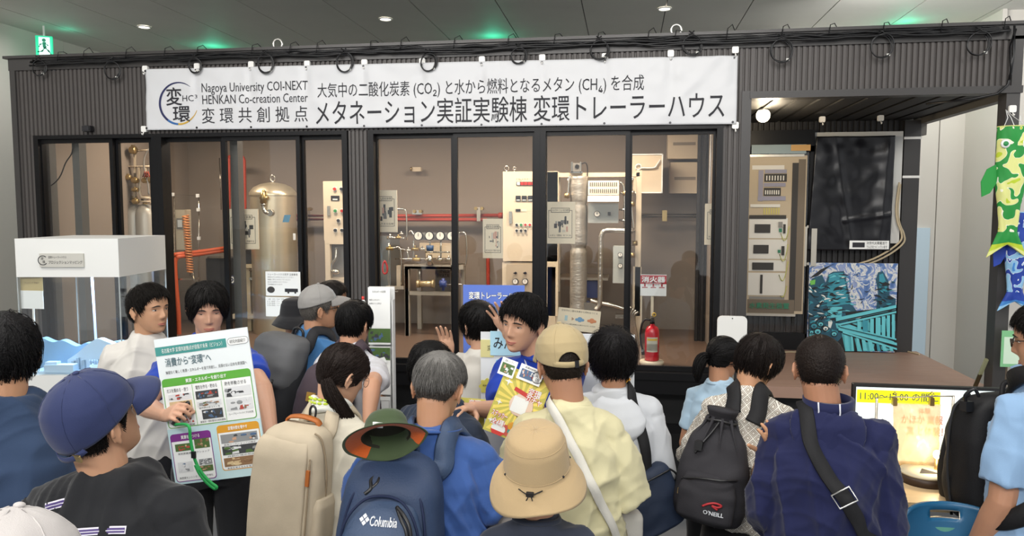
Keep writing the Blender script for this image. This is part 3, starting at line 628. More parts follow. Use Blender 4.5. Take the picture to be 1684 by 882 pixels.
for P in ([(222, 243), (222, 326)], [(222, 248), (249, 247)], [(197, 274), (248, 274)], [(201, 275), (201, 324)], [(229, 276), (229, 316), (233, 325), (247, 326)], [(208, 276), (208, 292), (201, 296)], [(240, 276), (241, 300)], [(196, 330), (248, 332)]):
    m.tube([PY(x, y, 6.3) for x, y in P], .013, 8)
m.build('pipe', mat('cream_pipe', 'dccbb0', .4, .2), t)
for x, y, r in ((219, 247, .035), (211, 292, .026), (222, 297, .026), (239, 297, .024), (202, 298, .022), (222, 312, .02), (201, 308, .018), (223, 331, .024), (201, 331, .024), (247, 297, .024)):
    p = PY(x, y, 6.27); m = local(t); m.lathe([(0, -.03), (r*.8, -.03), (r, -.02), (r, .02), (r*.8, .03), (0, .03)], (p.x, p.y, p.z), 14, 'x'); m.cyl((p.x, p.y, p.z-r), (p.x, p.y, p.z+r*1.3), r*.5, None, 10); m.build('regulator', BRASS, t)
m = local(t); m.tube(smooth([PY(245, 245, 6.25), PY(238, 258, 6.25), PY(237, 275, 6.25), PY(243, 300, 6.25), PY(245, 320, 6.25)]), .007, 6); m.build('hose', GRAYP, t)
m = local(t)
for k in range(3): p = PY(238+k*3, 286, 6.24); m.tube([(p.x-.02, p.y, p.z-.03), (p.x, p.y, p.z+.02), (p.x+.012, p.y, p.z-.03)], .006, 6)
m.build('red_handle', REDP, t)
LT2 = PY(187, 302, 6.6)
m = MB(); m.tube(smooth([PY(121, 232, F+.11), PY(118, 252, F+.11), PY(108, 268, F+.11), PY(100, 288, F+.11), PY(91, 300, F+.11), PY(78, 309, F+.11)]), .005, 6); tag(m.build('hanging_wire', CAB), 'thin black wire sagging across the far left window', 'wire')
# acrylic cabinet, coil hose, orange pipes
yq = 6.5
t = lab('acrylic_cabinet', 'clear acrylic panel with beige control box behind the left window', 'cabinet', 306, 480, yq)
m = local(t); m.px(286, 321, 327, 480, yq, .012); m.build('pane', GLASS, t); m = local(t)
for P in ([(286, 480), (286, 320), (327, 322), (327, 480)],): m.tube([PY(x, y, yq) for x, y in P], .006, 6)
m.build('frame', CHROME, t)
for x, y in ((285, 320), (326, 322), (327, 345), (328, 392)): p = PY(x, y, yq-.01); m = local(t); m.rbox(p.x-.012, p.y-.02, p.z-.016, p.x+.012, p.y, p.z+.016, .004); m.build('clamp', WHITEP, t)
m = local(t); m.px(289, 345, 305, 411, yq+.05, .1, .004); bx = m.build('control_box', BEIGE, t); m = local(t); m.px(290, 359, 301, 377, yq+.045, .006, .006); m.build('display', GRAYP, bx); m = local(t); m.px(292, 362, 299, 374, yq+.040, .005); m.build('display_window', PAPER, bx)
t = lab('coil_hose', 'orange helical coil hose standing behind the left window', 'hose', 312, 452, 6.35)
A = PY(305, 354, 6.35); B = PY(313, 448, 6.35); m = local(t); n = 22
m.tube([A.lerp(B, k/(n*10))+Vector((.026*math.cos(2*PI*k/10), .026*math.sin(2*PI*k/10), 0)) for k in range(n*10+1)], .0072, 6); m.build('coil', mat('coil_orange', 'd08a55', .4, .3), t)
m = local(t); p = PY(308, 455, 6.35); m.tube([B, B+Vector((.0, 0, -.03)), B+Vector((.02, 0, -.04)), B+Vector((.03, 0, 0)), B+Vector((.035, 0, -.06))], .008, 6); m.rbox(p.x-.07, p.y-.05, p.z-.03, p.x+.1, p.y+.05, p.z-.015, .004, 'z'); m.build('bracket', CHROME, t)
for i in range(2):
    m = MB(); dx = 7*i; dy = 4*i
    m.tube(smooth([PY(372, 408+dy, 6.7), PY(330, 414+dy, 6.5), PY(295+dx*.3, 418+dy, 6.3), PY(284+dx, 421+dy, 6.28), PY(281+dx, 430+dy, 6.27), PY(283+dx, 470, 6.27), PY(287+dx, 520, 6.27), PY(288+dx, 570, 6.27)], 6), .019, 10)
    tag(m.build('bent_pipe', ORG), ('orange red bent pipe behind the left window, outer of two', 'orange red bent pipe behind the left window, inner of two')[i], 'pipe', 'bent orange pipes')
m = MB(); m.tube(smooth([PY(376, 348, 6.95), PY(376, 268, 6.95), PY(378, 259, 6.95), PY(386, 257, 6.95), PY(396, 258, 6.95), PY(400, 263, 6.95), PY(401, 275, 6.95), PY(402, 350, 6.95)], 6), .022, 10)
tag(m.build('riser_pipe', REDP), 'red pipe bent over in a tall arch left of the storage tank', 'pipe')
m = MB(); m.cyl(at(361, 260, 7.1), at(364, 345, 7.1), .006); tag(m.build('thin_rod', CHROME), 'thin pale rod on the wall left of the red arch pipe', 'rod')
sign('picture_sign', 'cream picture sign left of the storage tank', 375, 344, 425, 410, F+.24, 'ＣＯ₂回収装置', 'ＣＯ₂を回収し、供給する', 1)
# machine on a bench behind the first sign
t = lab('bench_machine', 'dark machine on a pale bench behind the first picture sign', 'machine', 410, 560, 6.6)
m = local(t); m.px(340, 425, 378, 520, 6.9, .25, .01); m.px(395, 412, 424, 436, 6.6, .2, .006); m.build('casing', mat('machine_dark', '2b2b2d', .5), t)
m = local(t); m.px(392, 436, 421, 441, 6.5, .3); m.px(402, 441, 412, 545, 6.55, .05); m.px(380, 518, 425, 525, 6.5, .35); m.build('bench', mat('bench_cream', 'cbb893', .5), t)
m = local(t); m.px(341, 422, 376, 425, 6.88, .02); m.tube([PY(x, y, 6.5) for x, y in ((410, 445), (411, 444), (423, 447), (426, 455), (426, 470))], .008, 7); m.px(410, 457, 440, 461, 6.52, .2); m.build('rail', CHROME, t)
text_px('EX.', 377, 455, 391, 466, 6.45, RB['white'], t, .04); m = local(t); m.px(374, 453, 394, 468, 6.455, .01); m.build('nameplate', mat('nameplate_navy', '23284a', .4), t)
# storage tank
t = lab('storage_tank', 'tall cream metal storage tank with domed top behind the window', 'tank', 455, 560, 6.55)
p = PY(455, 325, 6.55); R = (PY(489, 400, 6.55).x-PY(421, 400, 6.55).x)/2; zt = PY(455, 320, 6.55).z
TK = mat('tank_satin_metal', 'd2c6ab', .32, .75, vary=.06, vscale=2, stretch=(1, 1, 14), bump=.02)
b = MB(); zz = zt-t.location.z; b.lathe([(R, -.25)]+[(R, zz*k/12) for k in range(13)], n=40); b.build('shell', TK, t)
MB().lathe([(R+.008, zz-.01), (R+.008, zz+.015), (R*.98, zz+.03), (R*.85, zz+.065), (R*.55, zz+.095), (R*.2, zz+.11), (0, zz+.112)], n=40).build('dome', TK, t)
b = MB(); r = .022; b.tube([(r*math.sin(a), 0, zz+.15+r*1.3*math.cos(a)) for a in np.linspace(0, 2*PI, 21)[:-1]], .006, 7, True); b.cyl((0, 0, zz+.1), (0, 0, zz+.13), .012); b.build('lifting_ring', CHROME, t)
m = local(t); y = 6.55-R-.03; m.cyl(at(433, 314, y), at(433, 334, y), .024, .03, 16); m.cyl(at(433, 312, y), at(433, 318, y), .014); m.cyl(at(428, 325, y), at(441, 326, y), .016); m.build('safety_valve', BRASS, t)
m = local(t); m.tube(smooth([PY(433, 333, y), PY(434, 344, y), PY(438, 350, y), PY(446, 350, y+.04)]), [.018]*24+[.018], 12); m.cyl(at(443, 350, y), at(447, 350, y+.05), .03); m.cyl(at(433, 334, y), at(433, 339, y), .025); m.build('outlet_elbow', CHROME, t)
m = local(t)
a = PY(478, 360, 6.3); m.prism([(a.x-.05, a.z-.03), (a.x+.01, a.z-.03), (a.x+.03, a.z+.035), (a.x-.03, a.z+.035)], 6.24, 6.243); m.build('logo_mark', mat('mark_blue', '4b86a8', .5), t)
m = local(t); m.px(482, 384, 486, 395, 6.26, .003); m.build('tag_plate', PAPER, t)
m = local(t)
for k in range(3): a = k*2*PI/3+.5; m.box(455*0+t.location.x+R*.8*math.cos(a)-.03, 6.55+R*.8*math.sin(a)-.03, IZ, t.location.x+R*.8*math.cos(a)+.03, 6.55+R*.8*math.sin(a)+.03, t.location.z-.2)
m.build('tank_foot', TK, t)
# red pipe runs along the back wall
for i, y in enumerate((355.5, 361.5)):
    m = MB(); r = .018
    m.tube([PY(485, y-.5, 7.1), PY(640, y, 7.1), PY(822, y+(-1 if i == 0 else 0), 7.1)] if i == 0 else [PY(485, y-.5, 7.1), PY(640, y, 7.1), PY(790, y, 7.1), PY(799, y, 7.1), PY(802, y+6, 7.1), PY(803, 480, 7.1), PY(803, 540, 7.1)], r, 10)
    if i == 0: m.cyl(at(820, y-1, 7.1), at(827, y-1, 7.1), .028)
    tag(m.build('wall_pipe', REDP), ('red pipe along the lab back wall, upper of two', 'red pipe along the lab back wall, lower of two, turning down')[i], 'pipe', 'red wall pipes')
for i, (x, y0, y1, lb) in enumerate(((503, 342, 365, 'right of the tank'), (686, 346, 354, 'above the gauge row'), (787, 341, 364, 'left of the tall beige cabinet'))):
    t = lab('pipe_clamp', 'steel pipe clamp on the red wall pipes '+lb, 'pipe clamp', x, y1, 7.05, 'pipe clamps')
    m = local(t)
    if i == 1: m.px(678, 346, 694, 353, 7.02, .04, .003)
    else: m.px(x-3, y0, x+3, y1, 7.03, .06, .003)
    m.build('body', CHROME, t); m = local(t)
    for dx in (-5, 5): p = PY(x+dx, y0+2, 7.0); m.cyl((p.x, 7.0, p.z), (p.x, 7.06, p.z), .016, None, 12)
    m.build('bolt', BRASS, t)
t = lab('wall_connector', 'small pale pipe connector on the lab wall above the gauges', 'connector', 684, 283, 7.2); m = local(t); m.px(677, 275, 692, 282, 7.15, .05, .004); m.build('body', BEIGE, t); m = local(t); m.cyl(at(675, 278, 7.15), at(678, 278, 7.15), .02); m.build('nozzle', BRASS, t)
# first control box on its stand
yc = 6.45
t = lab('control_box', 'beige control box with round buttons beside the corrugated pillar', 'control box', 560, 560, yc)
m = local(t); m.px(532, 298, 606, 396, yc, .22, .006); m.build('box', BEIGE, t)
m = local(t); m.px(534, 396, 606, 402, yc, .22); m.px(535, 402, 543, 480, yc, .05); m.px(598, 402, 606, 480, yc, .05); m.px(535, 458, 606, 465, yc+.02, .2); a = PY(539, 470, yc); b = PY(602, 470, yc); m.box(a.x-.025, yc, IZ, a.x+.03, yc+.05, a.z); m.box(b.x-.025, yc, IZ, b.x+.03, yc+.05, b.z); m.build('stand', BEIGE, t)
m = local(t); m.px(545, 403, 600, 457, yc+.1, .1); m.build('back_unit', GRAYP, t)
for x, y, c in ((551, 311, 'red'), (562, 311, 'black'), (572, 311, 'red'), (552, 347, 'green'), (563, 347, 'red'), (573, 347, 'green'), (557, 363, 'black'), (568, 363, 'black'), (552, 379, 'black'), (563, 379, 'black'), (572, 380, 'red')): button(t, x, y, yc, .014, c)
for x in (551, 574): m = local(t); m.px(x-7, 322, x+7, 330, yc-.006, .006, .002); d = m.build('display', RB['black'], t); m = local(t); m.px(x-4, 327, x+4, 329, yc-.0075, .001); m.build('display_mark', RB['white'], d)
m = local(t); m.px(538, 339, 543, 355, yc-.012, .012, .004); m.build('handle', CHROME, t)
m = local(t); m.tube(smooth([PY(553, 408, yc+.04), PY(552, 425, yc+.02), PY(546, 434, yc+.02), PY(545, 446, yc+.02)]), .012, 8); p = PY(552, 447, yc+.02); m.ell(p, (.04, .03, .025)); m.build('valve', CHROME, t)
sign('picture_sign', 'cream picture sign beside the corrugated pillar with a pump drawing', 611, 313, 653, 382, F+.22, 'ＣＯ₂回収装置', 'ＣＯ₂のある圧縮', 2)
# gauge rig
yg = 6.5
t = lab('gauge_rig', 'steel pump rig with a row of four dial gauges', 'machine', 705, 560, yg)
m = local(t)
for a in ((664, 436, 762, 443), (664, 560, 762, 566), (666, 443, 672, 600), (742, 400, 748, 600), (634, 471, 664, 476), (672, 480, 742, 486)): m.px(*a, yg, .04)
a = PY(669, 440, yg); b = PY(745, 440, yg)
for x in (a.x, b.x): m.box(x-.02, yg+.4, IZ, x+.02, yg+.44, a.z); m.box(x-.02, yg, IZ, x+.02, yg+.04, a.z); m.box(x-.02, yg, a.z-.02, x+.02, yg+.44, a.z+.01)
m.box(a.x, yg, a.z-.015, b.x, yg+.44, a.z+.01); m.build('frame', FRAMEM, t)
m = local(t); m.px(680, 383, 755, 395, yg+.02, .012); m.build('gauge_bar', GRAYP, t)
for x in (689, 707, 725, 743): dial(t, x, 388, yg+.02, .042)
m = local(t)
for P in ([(650, 345), (660, 344), (668, 350), (669, 395)], [(672, 384), (676, 380), (680, 387)], [(650, 426), (745, 426)], [(655, 410), (668, 412), (672, 425)], [(636, 409), (648, 408), (659, 412), (660, 470)], [(637, 391), (665, 392)], [(680, 395), (680, 430)], [(707, 397), (707, 412)], [(725, 396), (725, 426)], [(640, 400), (640, 470), (655, 480)], [(752, 384), (766, 386), (767, 430), (760, 440)], [(655, 475), (645, 478), (640, 470)], [(690, 445), (690, 465)], [(720, 468), (760, 468)], [(700, 415), (740, 415)]):
    m.tube(smooth([PY(x, y, yg+.05) for x, y in P], 5), .008, 7)
m.build('tubing', CHROME, t)
for x, y, w_ in ((642, 391, 6), (655, 391, 5), (683, 410, 6), (685, 427, 7), (704, 427, 6), (722, 427, 6), (738, 427, 6), (641, 409, 6), (672, 412, 5), (694, 410, 5), (660, 385, 4)):
    p = PY(x, y, yg+.05); m = local(t); r = w_*.0026; m.cyl((p.x-r*2, p.y, p.z), (p.x+r*2, p.y, p.z), r, None, 10); m.cyl((p.x, p.y, p.z), (p.x, p.y, p.z+r*2.2), r*.6, None, 8); m.build('fitting', BRASS if x % 2 else CHROME, t)
m = local(t); m.px(652, 437, 660, 476, yg+.1, .05); m.px(700, 405, 742, 424, yg+.2, .1); m.px(690, 400, 742, 410, yg+.35, .05); m.build('block', BEIGE, t)
p = PY(707, 412, yg-.01); m = local(t); m.cyl((p.x, p.y, p.z-.005), (p.x, p.y, p.z+.045), .032, .034, 16); m.build('blue_valve', mat('valve_blue', '3d5a80', .4), t)
m = local(t); m.cyl(at(707, 419, yg-.01), at(707, 436, yg-.01), .02, .035, 14); m.build('valve_body', CHROME, t)
m = local(t); m.cyl(at(688, 467, yg), at(713, 467, yg), .028, None, 18); m.cyl(at(686, 467, yg), at(690, 467, yg), .036, None, 18); m.cyl(at(710, 467, yg), at(714, 467, yg), .036, None, 18); m.build('pump', mat('pump_cream', 'c8b48c', .3, .6), t)
m = local(t); m.cyl(at(724, 467, yg), at(734, 467, yg), .036, .03, 18); m.cyl(at(729, 458, yg), at(729, 478, yg), .014, None, 10); m.build('pump_motor', BLUEM, t)
m = local(t); a = PY(633, 438, yg-.05); m.tube(smooth([a+Vector((0, 0, .05)), a+Vector((-.02, 0, .01)), a+Vector((-.02, 0, -.05)), a+Vector((0, 0, -.07)), a+Vector((.02, 0, -.05)), a+Vector((.02, 0, 0)), a+Vector((0, 0, .05))], 4), .008, 7); m.build('red_handle', mat('handle_red', 'b02a2c', .35), t)
text_px('INES', 723, 443, 739, 449, yg+.3, RB['black'], t, .06); text_px('IWATA', 719, 450, 739, 457, yg+.3, RB['black'], t, .06); m = local(t); m.px(716, 441, 741, 480, yg+.302, .2, .004); m.build('compressor', mat('compressor_grey', '6a655d', .5), t)
m = local(t); m.px(624, 388, 642, 480, yg+.25, .3, .02); m.build('vessel', mat('vessel_steel', '9aa0a0', .3, .7), t)
# tall beige cabinet
yk = 6.4
t = lab('control_cabinet', 'tall beige control cabinet with red indicator lamps and dials', 'cabinet', 870, 560, yk)
m = local(t); m.px(827, 282, 917, 430, yk, .35, .005); m.build('upper_body', BEIGE, t); m = local(t); m.px(826, 432, 917, 560, yk+.01, .3, .004); a = PY(826, 440, yk); b = PY(917, 440, yk); m.box(a.x+.01, yk+.02, IZ, b.x-.01, yk+.3, PY(870, 555, yk).z); m.build('lower_body', BEIGE, t)
m = local(t); m.px(833, 435, 910, 555, yk+.004, .006); m.build('lower_panel', mat('panel_greige', 'bfae94', .45), t)
for x in (833, 846):
    p = PY(x, 277, yk+.1); m = local(t); r = .02 if x == 833 else .012; m.tube([(p.x+r*math.sin(a), p.y, p.z+r*math.cos(a)) for a in np.linspace(0, 2*PI, 17)[:-1]], .005, 6, True); m.cyl((p.x, p.y, p.z-.035), (p.x, p.y, p.z-.018), .008); m.build('lifting_ring', CHROME, t)
m = local(t); m.px(849, 299, 886, 305, yk-.006, .006, .001); lp_ = m.build('lamp_strip', RB['black'], t)
for k in range(6): m = local(t); m.px(850+k*6, 299.6, 855+k*6, 304.4, yk-.01, .006); m.build('indicator', RB['white'] if k == 0 else RB['red'], lp_)
text_px('ＣＯ₂メタネーション', 849, 293, 884, 297, yk-.003, INK, t)
for k in range(3): m = local(t); m.px(848+k*10, 322, 856+k*10, 331, yk-.008, .008, .001); d = m.build('display', RB['black'], t); m = local(t); m.px(849+k*10, 328.6, 855+k*10, 330, yk-.009, .001); m.build('display_mark', RB['white'], d)
m = local(t); m.px(848, 344, 856, 348, yk-.006, .006); m.build('display', RB['black'], t); m = local(t); m.px(858, 344, 866, 348, yk-.003, .003); m.build('nameplate', CREAM, t)
for k, c in enumerate(('black', 'green', 'red', 'red')): button(t, 850+k*7.2, 370, yk, .011, c)
for k in range(3): button(t, 850+k*7.2, 379.5, yk, .011, 'black')
m = local(t); m.px(837, 348, 842, 368, yk-.014, .014, .005); m.build('handle', CHROME, t)
for x in (848, 864): dial(t, x, 463, yk+.006, .026); p = PY(x, 449, yk+.004); m = local(t); m.cyl((p.x, yk+.005, p.z), (p.x, yk-.02, p.z), .01, None, 10); m.box(p.x-.016, yk-.028, p.z-.004, p.x+.016, yk-.018, p.z+.004); m.build('toggle', RB['black'], t)
sign('picture_sign', 'cream picture sign left of the tall beige cabinet', 794, 360, 827, 425, F+.35, '膜反応装置', 'ガスを分けて取り出す', 3)
# methanation unit
yu = 6.35
t = lab('duct_unit', 'insulated silver duct in a cream frame with a breaker box', 'machine', 960, 580, yu)
m = local(t)
for a in ((897, 283, 918, 520), (918, 284, 1052, 291), (1045, 280, 1054, 520)): m.px(*a, yu+.05, .08)
a = PY(907, 440, yu); b = PY(1049, 440, yu)
for q in (a, b): m.box(q.x-.04, yu+.05, IZ, q.x+.03, yu+.13, q.z)
m.build('frame', mat('frame_cream', 'd2c1a5', .45), t)
m = local(t); m.px(916, 291, 921, 480, yu+.1, .05); m.build('inner_frame', FRAMEM, t)
x0 = PY(951, 400, yu).x; r = .073; z0 = PY(951, 290, yu).z; z1 = PY(951, 532, yu).z
prof = [(0, z1)]
for k in range(60):
    z = z1+(z0-z1)*k/59; rr_ = r*(1.0 if z < PY(951, 325, yu).z else 1.06)+.004*noise.noise(Vector((z*22, 0, 3)))-(.012 if k in (30, 31, 48) else 0); prof.append((rr_, z))
prof.append((0, z0)); m = local(t); m.lathe(prof, (x0, yu+.05, 0), 28); m.build('insulated_duct', WRAP, t)
m = local(t); m.px(942, 268, 954, 282, yu, .1, .004); m.build('actuator', mat('actuator_grey', '6d6b66', .4), t); m = local(t); m.px(939, 266, 942, 284, yu+.02, .06); m.px(954, 266, 956, 284, yu+.02, .06); m.px(938, 282, 958, 285, yu+.02, .06); m.build('actuator_bracket', CHROME, t)
p = PY(949, 274, yu-.002); m = local(t); m.cyl((p.x, yu, p.z), (p.x, yu-.006, p.z), .018); m.build('actuator_dial', RB['black'], t); m = local(t); m.tube(smooth([PY(956, 270, yu+.03), PY(963, 268, yu+.03), PY(966, 276, yu+.03), PY(966, 290, yu+.03)]), .005, 6); m.build('actuator_cable', RB['black'], t)
m = local(t); m.px(967, 297, 1018, 321, yu-.02, .12, .003); bb = m.build('breaker_box', mat('breaker_cream', 'e0d6c0', .45), t)
m = local(t); 
for row in (300, 311):
    for k in range(14): m.px(970+k*3.3, row, 971.6+k*3.3, row+6.5, yu-.024, .006)
m.build('breaker_slot', mat('slot_dark', '4d4a44', .5), bb)
m = local(t); a = rect(967, 322, 1018, 332, yu); m.add([(a[0], yu-.02, a[3]), (a[2], yu-.02, a[3]), (a[2], yu-.10, a[1]), (a[0], yu-.10, a[1]), (a[0], yu+.05, a[3]), (a[2], yu+.05, a[3]), (a[2], yu+.05, a[1]), (a[0], yu+.05, a[1])], [(0, 1, 2, 3), (4, 7, 6, 5), (0, 3, 7, 4), (1, 5, 6, 2), (3, 2, 6, 7), (0, 4, 5, 1)]); m.build('sloped_tray', mat('breaker_cream', 'e0d6c0'), t)
m = local(t); m.px(967, 334, 1017, 367, yu-.02, .1, .003); m.build('gauge_panel', mat('panel_pale_blue', 'b2b6b0', .45), t); dial(t, 982, 352, yu-.02, .026); p = PY(1002, 352, yu-.02); m = local(t); m.cyl((p.x, yu-.02, p.z), (p.x, yu-.05, p.z), .012); m.box(p.x-.012, yu-.055, p.z-.012, p.x+.012, yu-.045, p.z+.016); m.build('knob', RB['black'], t)
m = local(t); m.px(1008, 405, 1032, 466, yu-.08, .12, .003); m.build('meter_box', mat('panel_pale_blue', 'b2b6b0'), t); dial(t, 1020, 419, yu-.08, .02); dial(t, 1020, 437, yu-.08, .02)
m = local(t); m.tube(smooth([PY(1044, 380, yu-.05), PY(1010, 379, yu-.05), PY(994, 380, yu-.05), PY(989, 388, yu-.05), PY(988, 400, yu-.05), PY(987, 470, yu-.05), PY(986, 500, yu-.05), PY(980, 510, yu-.05)], 8), .021, 12); m.build('foil_tube', FOIL, t)
m = local(t)
for P in ([(1018, 300), (1026, 310), (1028, 380)], [(1030, 290), (1032, 380), (1030, 460)], [(1040, 292), (1038, 330), (1043, 380)], [(1018, 345), (1040, 344)], [(1018, 362), (1040, 364)], [(1020, 318), (1044, 316)], [(936, 290), (934, 320), (932, 326)]):
    m.tube(smooth([PY(x, y, yu+.02) for x, y in P], 5), .011, 7)
m.build('tubing', CHROME, t)
m = local(t)
for x, y in ((1028, 318), (1040, 336), (1032, 350), (1036, 300), (1044, 400), (1040, 420), (932, 322)): p = PY(x, y, yu); m.cyl((p.x, p.y, p.z-.02), (p.x, p.y, p.z+.02), .022, None, 10)
m.build('fitting', BRASS, t)
m = local(t); m.tube(smooth([PY(970, 494, yu), PY(985, 498, yu), PY(1010, 503, yu), PY(1026, 508, yu)]), .018, 9)
for k in range(6): m.tube(smooth([PY(1030+k*4, 498+k*3, yu-.05), PY(1028+k*3, 520, yu-.05), PY(1036+k*2, 545, yu-.05), PY(1030+k*4, 570, yu-.05)]), .010, 7)
m.px(1012, 518, 1040, 524, yu, .1); m.px(1020, 545, 1042, 556, yu, .1, .01); m.px(940, 498, 980, 515, yu, .15, .004); m.build('valve_cluster', CHROME, t)
t = lab('blue_tray', 'blue crate on a shelf behind the silver duct', 'crate', 975, 486, 6.75); m = local(t); m.px(956, 462, 986, 490, 6.7, .3, .006); m.build('body', BLUEM, t); m = local(t); m.px(918, 457, 1000, 461, 6.66, .4); m.build('shelf', FRAMEM, t)
sign('picture_sign', 'cream picture sign in front of the silver duct unit', 897, 332, 946, 401, F+.24, '㉖メタネーション反応装置', 'メタン（燃料）をつくる', 4)
sign('picture_sign', 'cream picture sign at the right end of the windows, partly hidden', 1159, 335, 1200, 403, F+.22, '電解装置', '水を電気で分ける', 6)
# wall boxes
def wallbox(lb, x0, y0, x1, y1, yp, dep, lip):
    t = lab('wall_box', lb, 'wall box', (x0+x1)/2, y1, yp, 'wall boxes'); m = local(t); m.px(x0, y0, x1, y1, yp, dep, .004); m.build('box', BEIGE, t)
    if lip: m = local(t); m.px(x0+lip[0], lip[1], x0+lip[2], lip[3], yp-.004, .005, .002); m.build('slot', mat('slot_grey', '8f8372', .5), t)
    return t
wallbox('beige wall box high at the right end, upper of two', 1098, 210, 1154, 261, 7.0, .18, (9, 234, 46, 239)); wallbox('beige wall box at the right end, lower of two', 1102, 267, 1152, 318, 7.0, .18, (7, 291, 42, 296))
t = wallbox('large beige wall box with a pale rim above the cream post', 1036, 253, 1090, 318, 6.7, .3, None); m = local(t)
for a in ((1036, 253, 1090, 255), (1036, 316, 1090, 318), (1088, 253, 1090, 318)): m.px(*a, 6.692, .01)
m.build('rim', PAPER, t); m = local(t); p = PY(1050, 275, 6.68); m.tube([(p.x+.024*math.sin(a), 6.68, p.z+.024*math.cos(a)) for a in np.linspace(0, 2*PI, 17)[:-1]], .006, 6, True); m.tube(smooth([PY(1052, 276, 6.68), PY(1075, 276, 6.68), PY(1081, 270, 6.68), PY(1086, 263, 6.68)]), .007, 6); m.build('conduit', PAPER, t)
for i, y in enumerate((353, 357)):
    m = MB(); m.tube([PY(1054, y, 7.1), PY(1156, y, 7.1)], .012, 8); tag(m.build('steel_pipe', CHROME), ('steel pipe right of the cream post, upper of two', 'steel pipe right of the cream post, lower of two')[i], 'pipe', 'steel wall pipes')
t = lab('pipe_clamp', 'brass coloured pipe clamp on the steel pipes right of the cream post', 'pipe clamp', 1093, 364, 7.05, 'pipe clamps'); m = local(t); m.px(1089, 346, 1097, 364, 7.04, .1, .003); m.build('body', BRASS, t)
m = MB(); m.cyl(at(1150, 318, 7.05), at(1148, 430, 7.05), .008); m.cyl(at(1170, 215, 5.6), at(1166, 340, 5.6), .006); tag(m.build('conduit', WHITEP), 'thin white conduit hanging at the right end of the lab', 'conduit')
# fire extinguisher
ye = F+.42
p = PY(1072, 578, ye); t = thing('fire_extinguisher', 'red fire extinguisher on a round cream base on the lab floor', 'fire extinguisher', (p.x, ye, IZ))
EX = mat('extinguisher_red', 'c4182c', .25, coat=.4); k = .95
MB().lathe([(0, 0), (.086, 0), (.09, .012), (.09, .022), (.085, .03), (0, .03)], n=32).build('base', mat('base_cream', 'd9cdb4', .5), t)
MB().lathe([(0, .031), (.05, .031), (.054, .036), (.054, .235), (.05, .262), (.038, .283), (.018, .293), (.018, .305), (0, .305)], n=32).build('cylinder', EX, t)
b = MB(); 
for i in range(13):
    a0 = math.radians(-90-46+92*i/12)
for j in range(2): b.add([(.0548*math.cos(math.radians(-136+92*i/12)), .0548*math.sin(math.radians(-136+92*i/12)), z) for z in (.10+.01*j, .21-.05*j) for i in range(13)], [(i, i+1, 14+i, 13+i) for i in range(12)])
b.build('instruction_label', mat('label_silver', 'c6c4b4', .5), t)
b = MB(); b.add([(.0553*math.cos(math.radians(-130+80*i/12)), .0553*math.sin(math.radians(-130+80*i/12)), z) for z in (.185, .2) for i in range(13)], [(i, i+1, 14+i, 13+i) for i in range(12)]); b.build('label_band', RB['yellow'], t)
b = MB(); b.cyl((0, 0, .305), (0, 0, .33), .02, .016); b.box(-.012, -.07, .33, .012, .03, .342); b.box(-.010, -.075, .352, .010, .02, .36); b.build('valve_head', mat('valve_dark', '2a2a2a', .4), t)
b = MB(); r = .012; b.tube([(r*math.cos(a)+.012, -.02, .375+r*math.sin(a)) for a in np.linspace(0, 2*PI, 17)[:-1]], .004, 6, True); b.build('safety_ring', RB['yellow'], t)
b = MB(); b.tube(smooth([(-.01, .0, .33), (-.05, 0, .335), (-.075, 0, .30), (-.085, 0, .22), (-.08, -.0, .15), (-.068, 0, .11)]), .008, 8); b.tube([(-.068, 0, .11), (-.064, 0, .07)], [.011, .013], 8); b.build('hose', RB['black'], t)
b = MB(); b.box(-.085, .07, 0, -.075, .08, .5); b.box(-.01, .075, .02, .01, .085, .55); b.build('sign_pole', mat('pole_cream', 'd8ccb4', .5), t)
a = rect(1053, 452, 1096, 487, ye+.06); t2 = thing('extinguisher_sign', 'white and red sign standing over the red fire extinguisher', 'sign', ((a[0]+a[2])/2, ye+.06, a[1])); W = (a[2]-a[0])/2; Hh = a[3]-a[1]
MB().box(-W, 0, 0, W, .004, Hh).build('plate', PAPER, t2); MB().box(-W, -.0012, Hh*.56, W, -.0004, Hh*.97).build('red_field', mat('sign_red', 'b3202c', .5), t2)
text_in('消火器', -W*.9, Hh*.64, W*.9, Hh*.92, -.002, PAPER, t2, .03); text_in('FIRE EXTINGUISHER', -W*.6, Hh*.585, W*.6, Hh*.62, -.002, PAPER, t2)
b = MB()
for i in range(3):
    x = -W*.65+W*.65*i
    for q in ((x-.02, .06, x+.02, .063), (x-.02, Hh*.40, x+.02, Hh*.40+.003), (x-.02, .06, x-.017, Hh*.4), (x+.017, .06, x+.02, Hh*.4)): b.box(q[0], -.0012, q[1], q[2], -.0004, q[3])
    b.box(x-.006, -.0012, .07, x+.006, -.0004, .11)
b.build('pictogram', mat('sign_red', 'b3202c'), t2)
text_px('つかいかた', 1064, 467.5, 1085, 470, ye+.057, INK, t2)
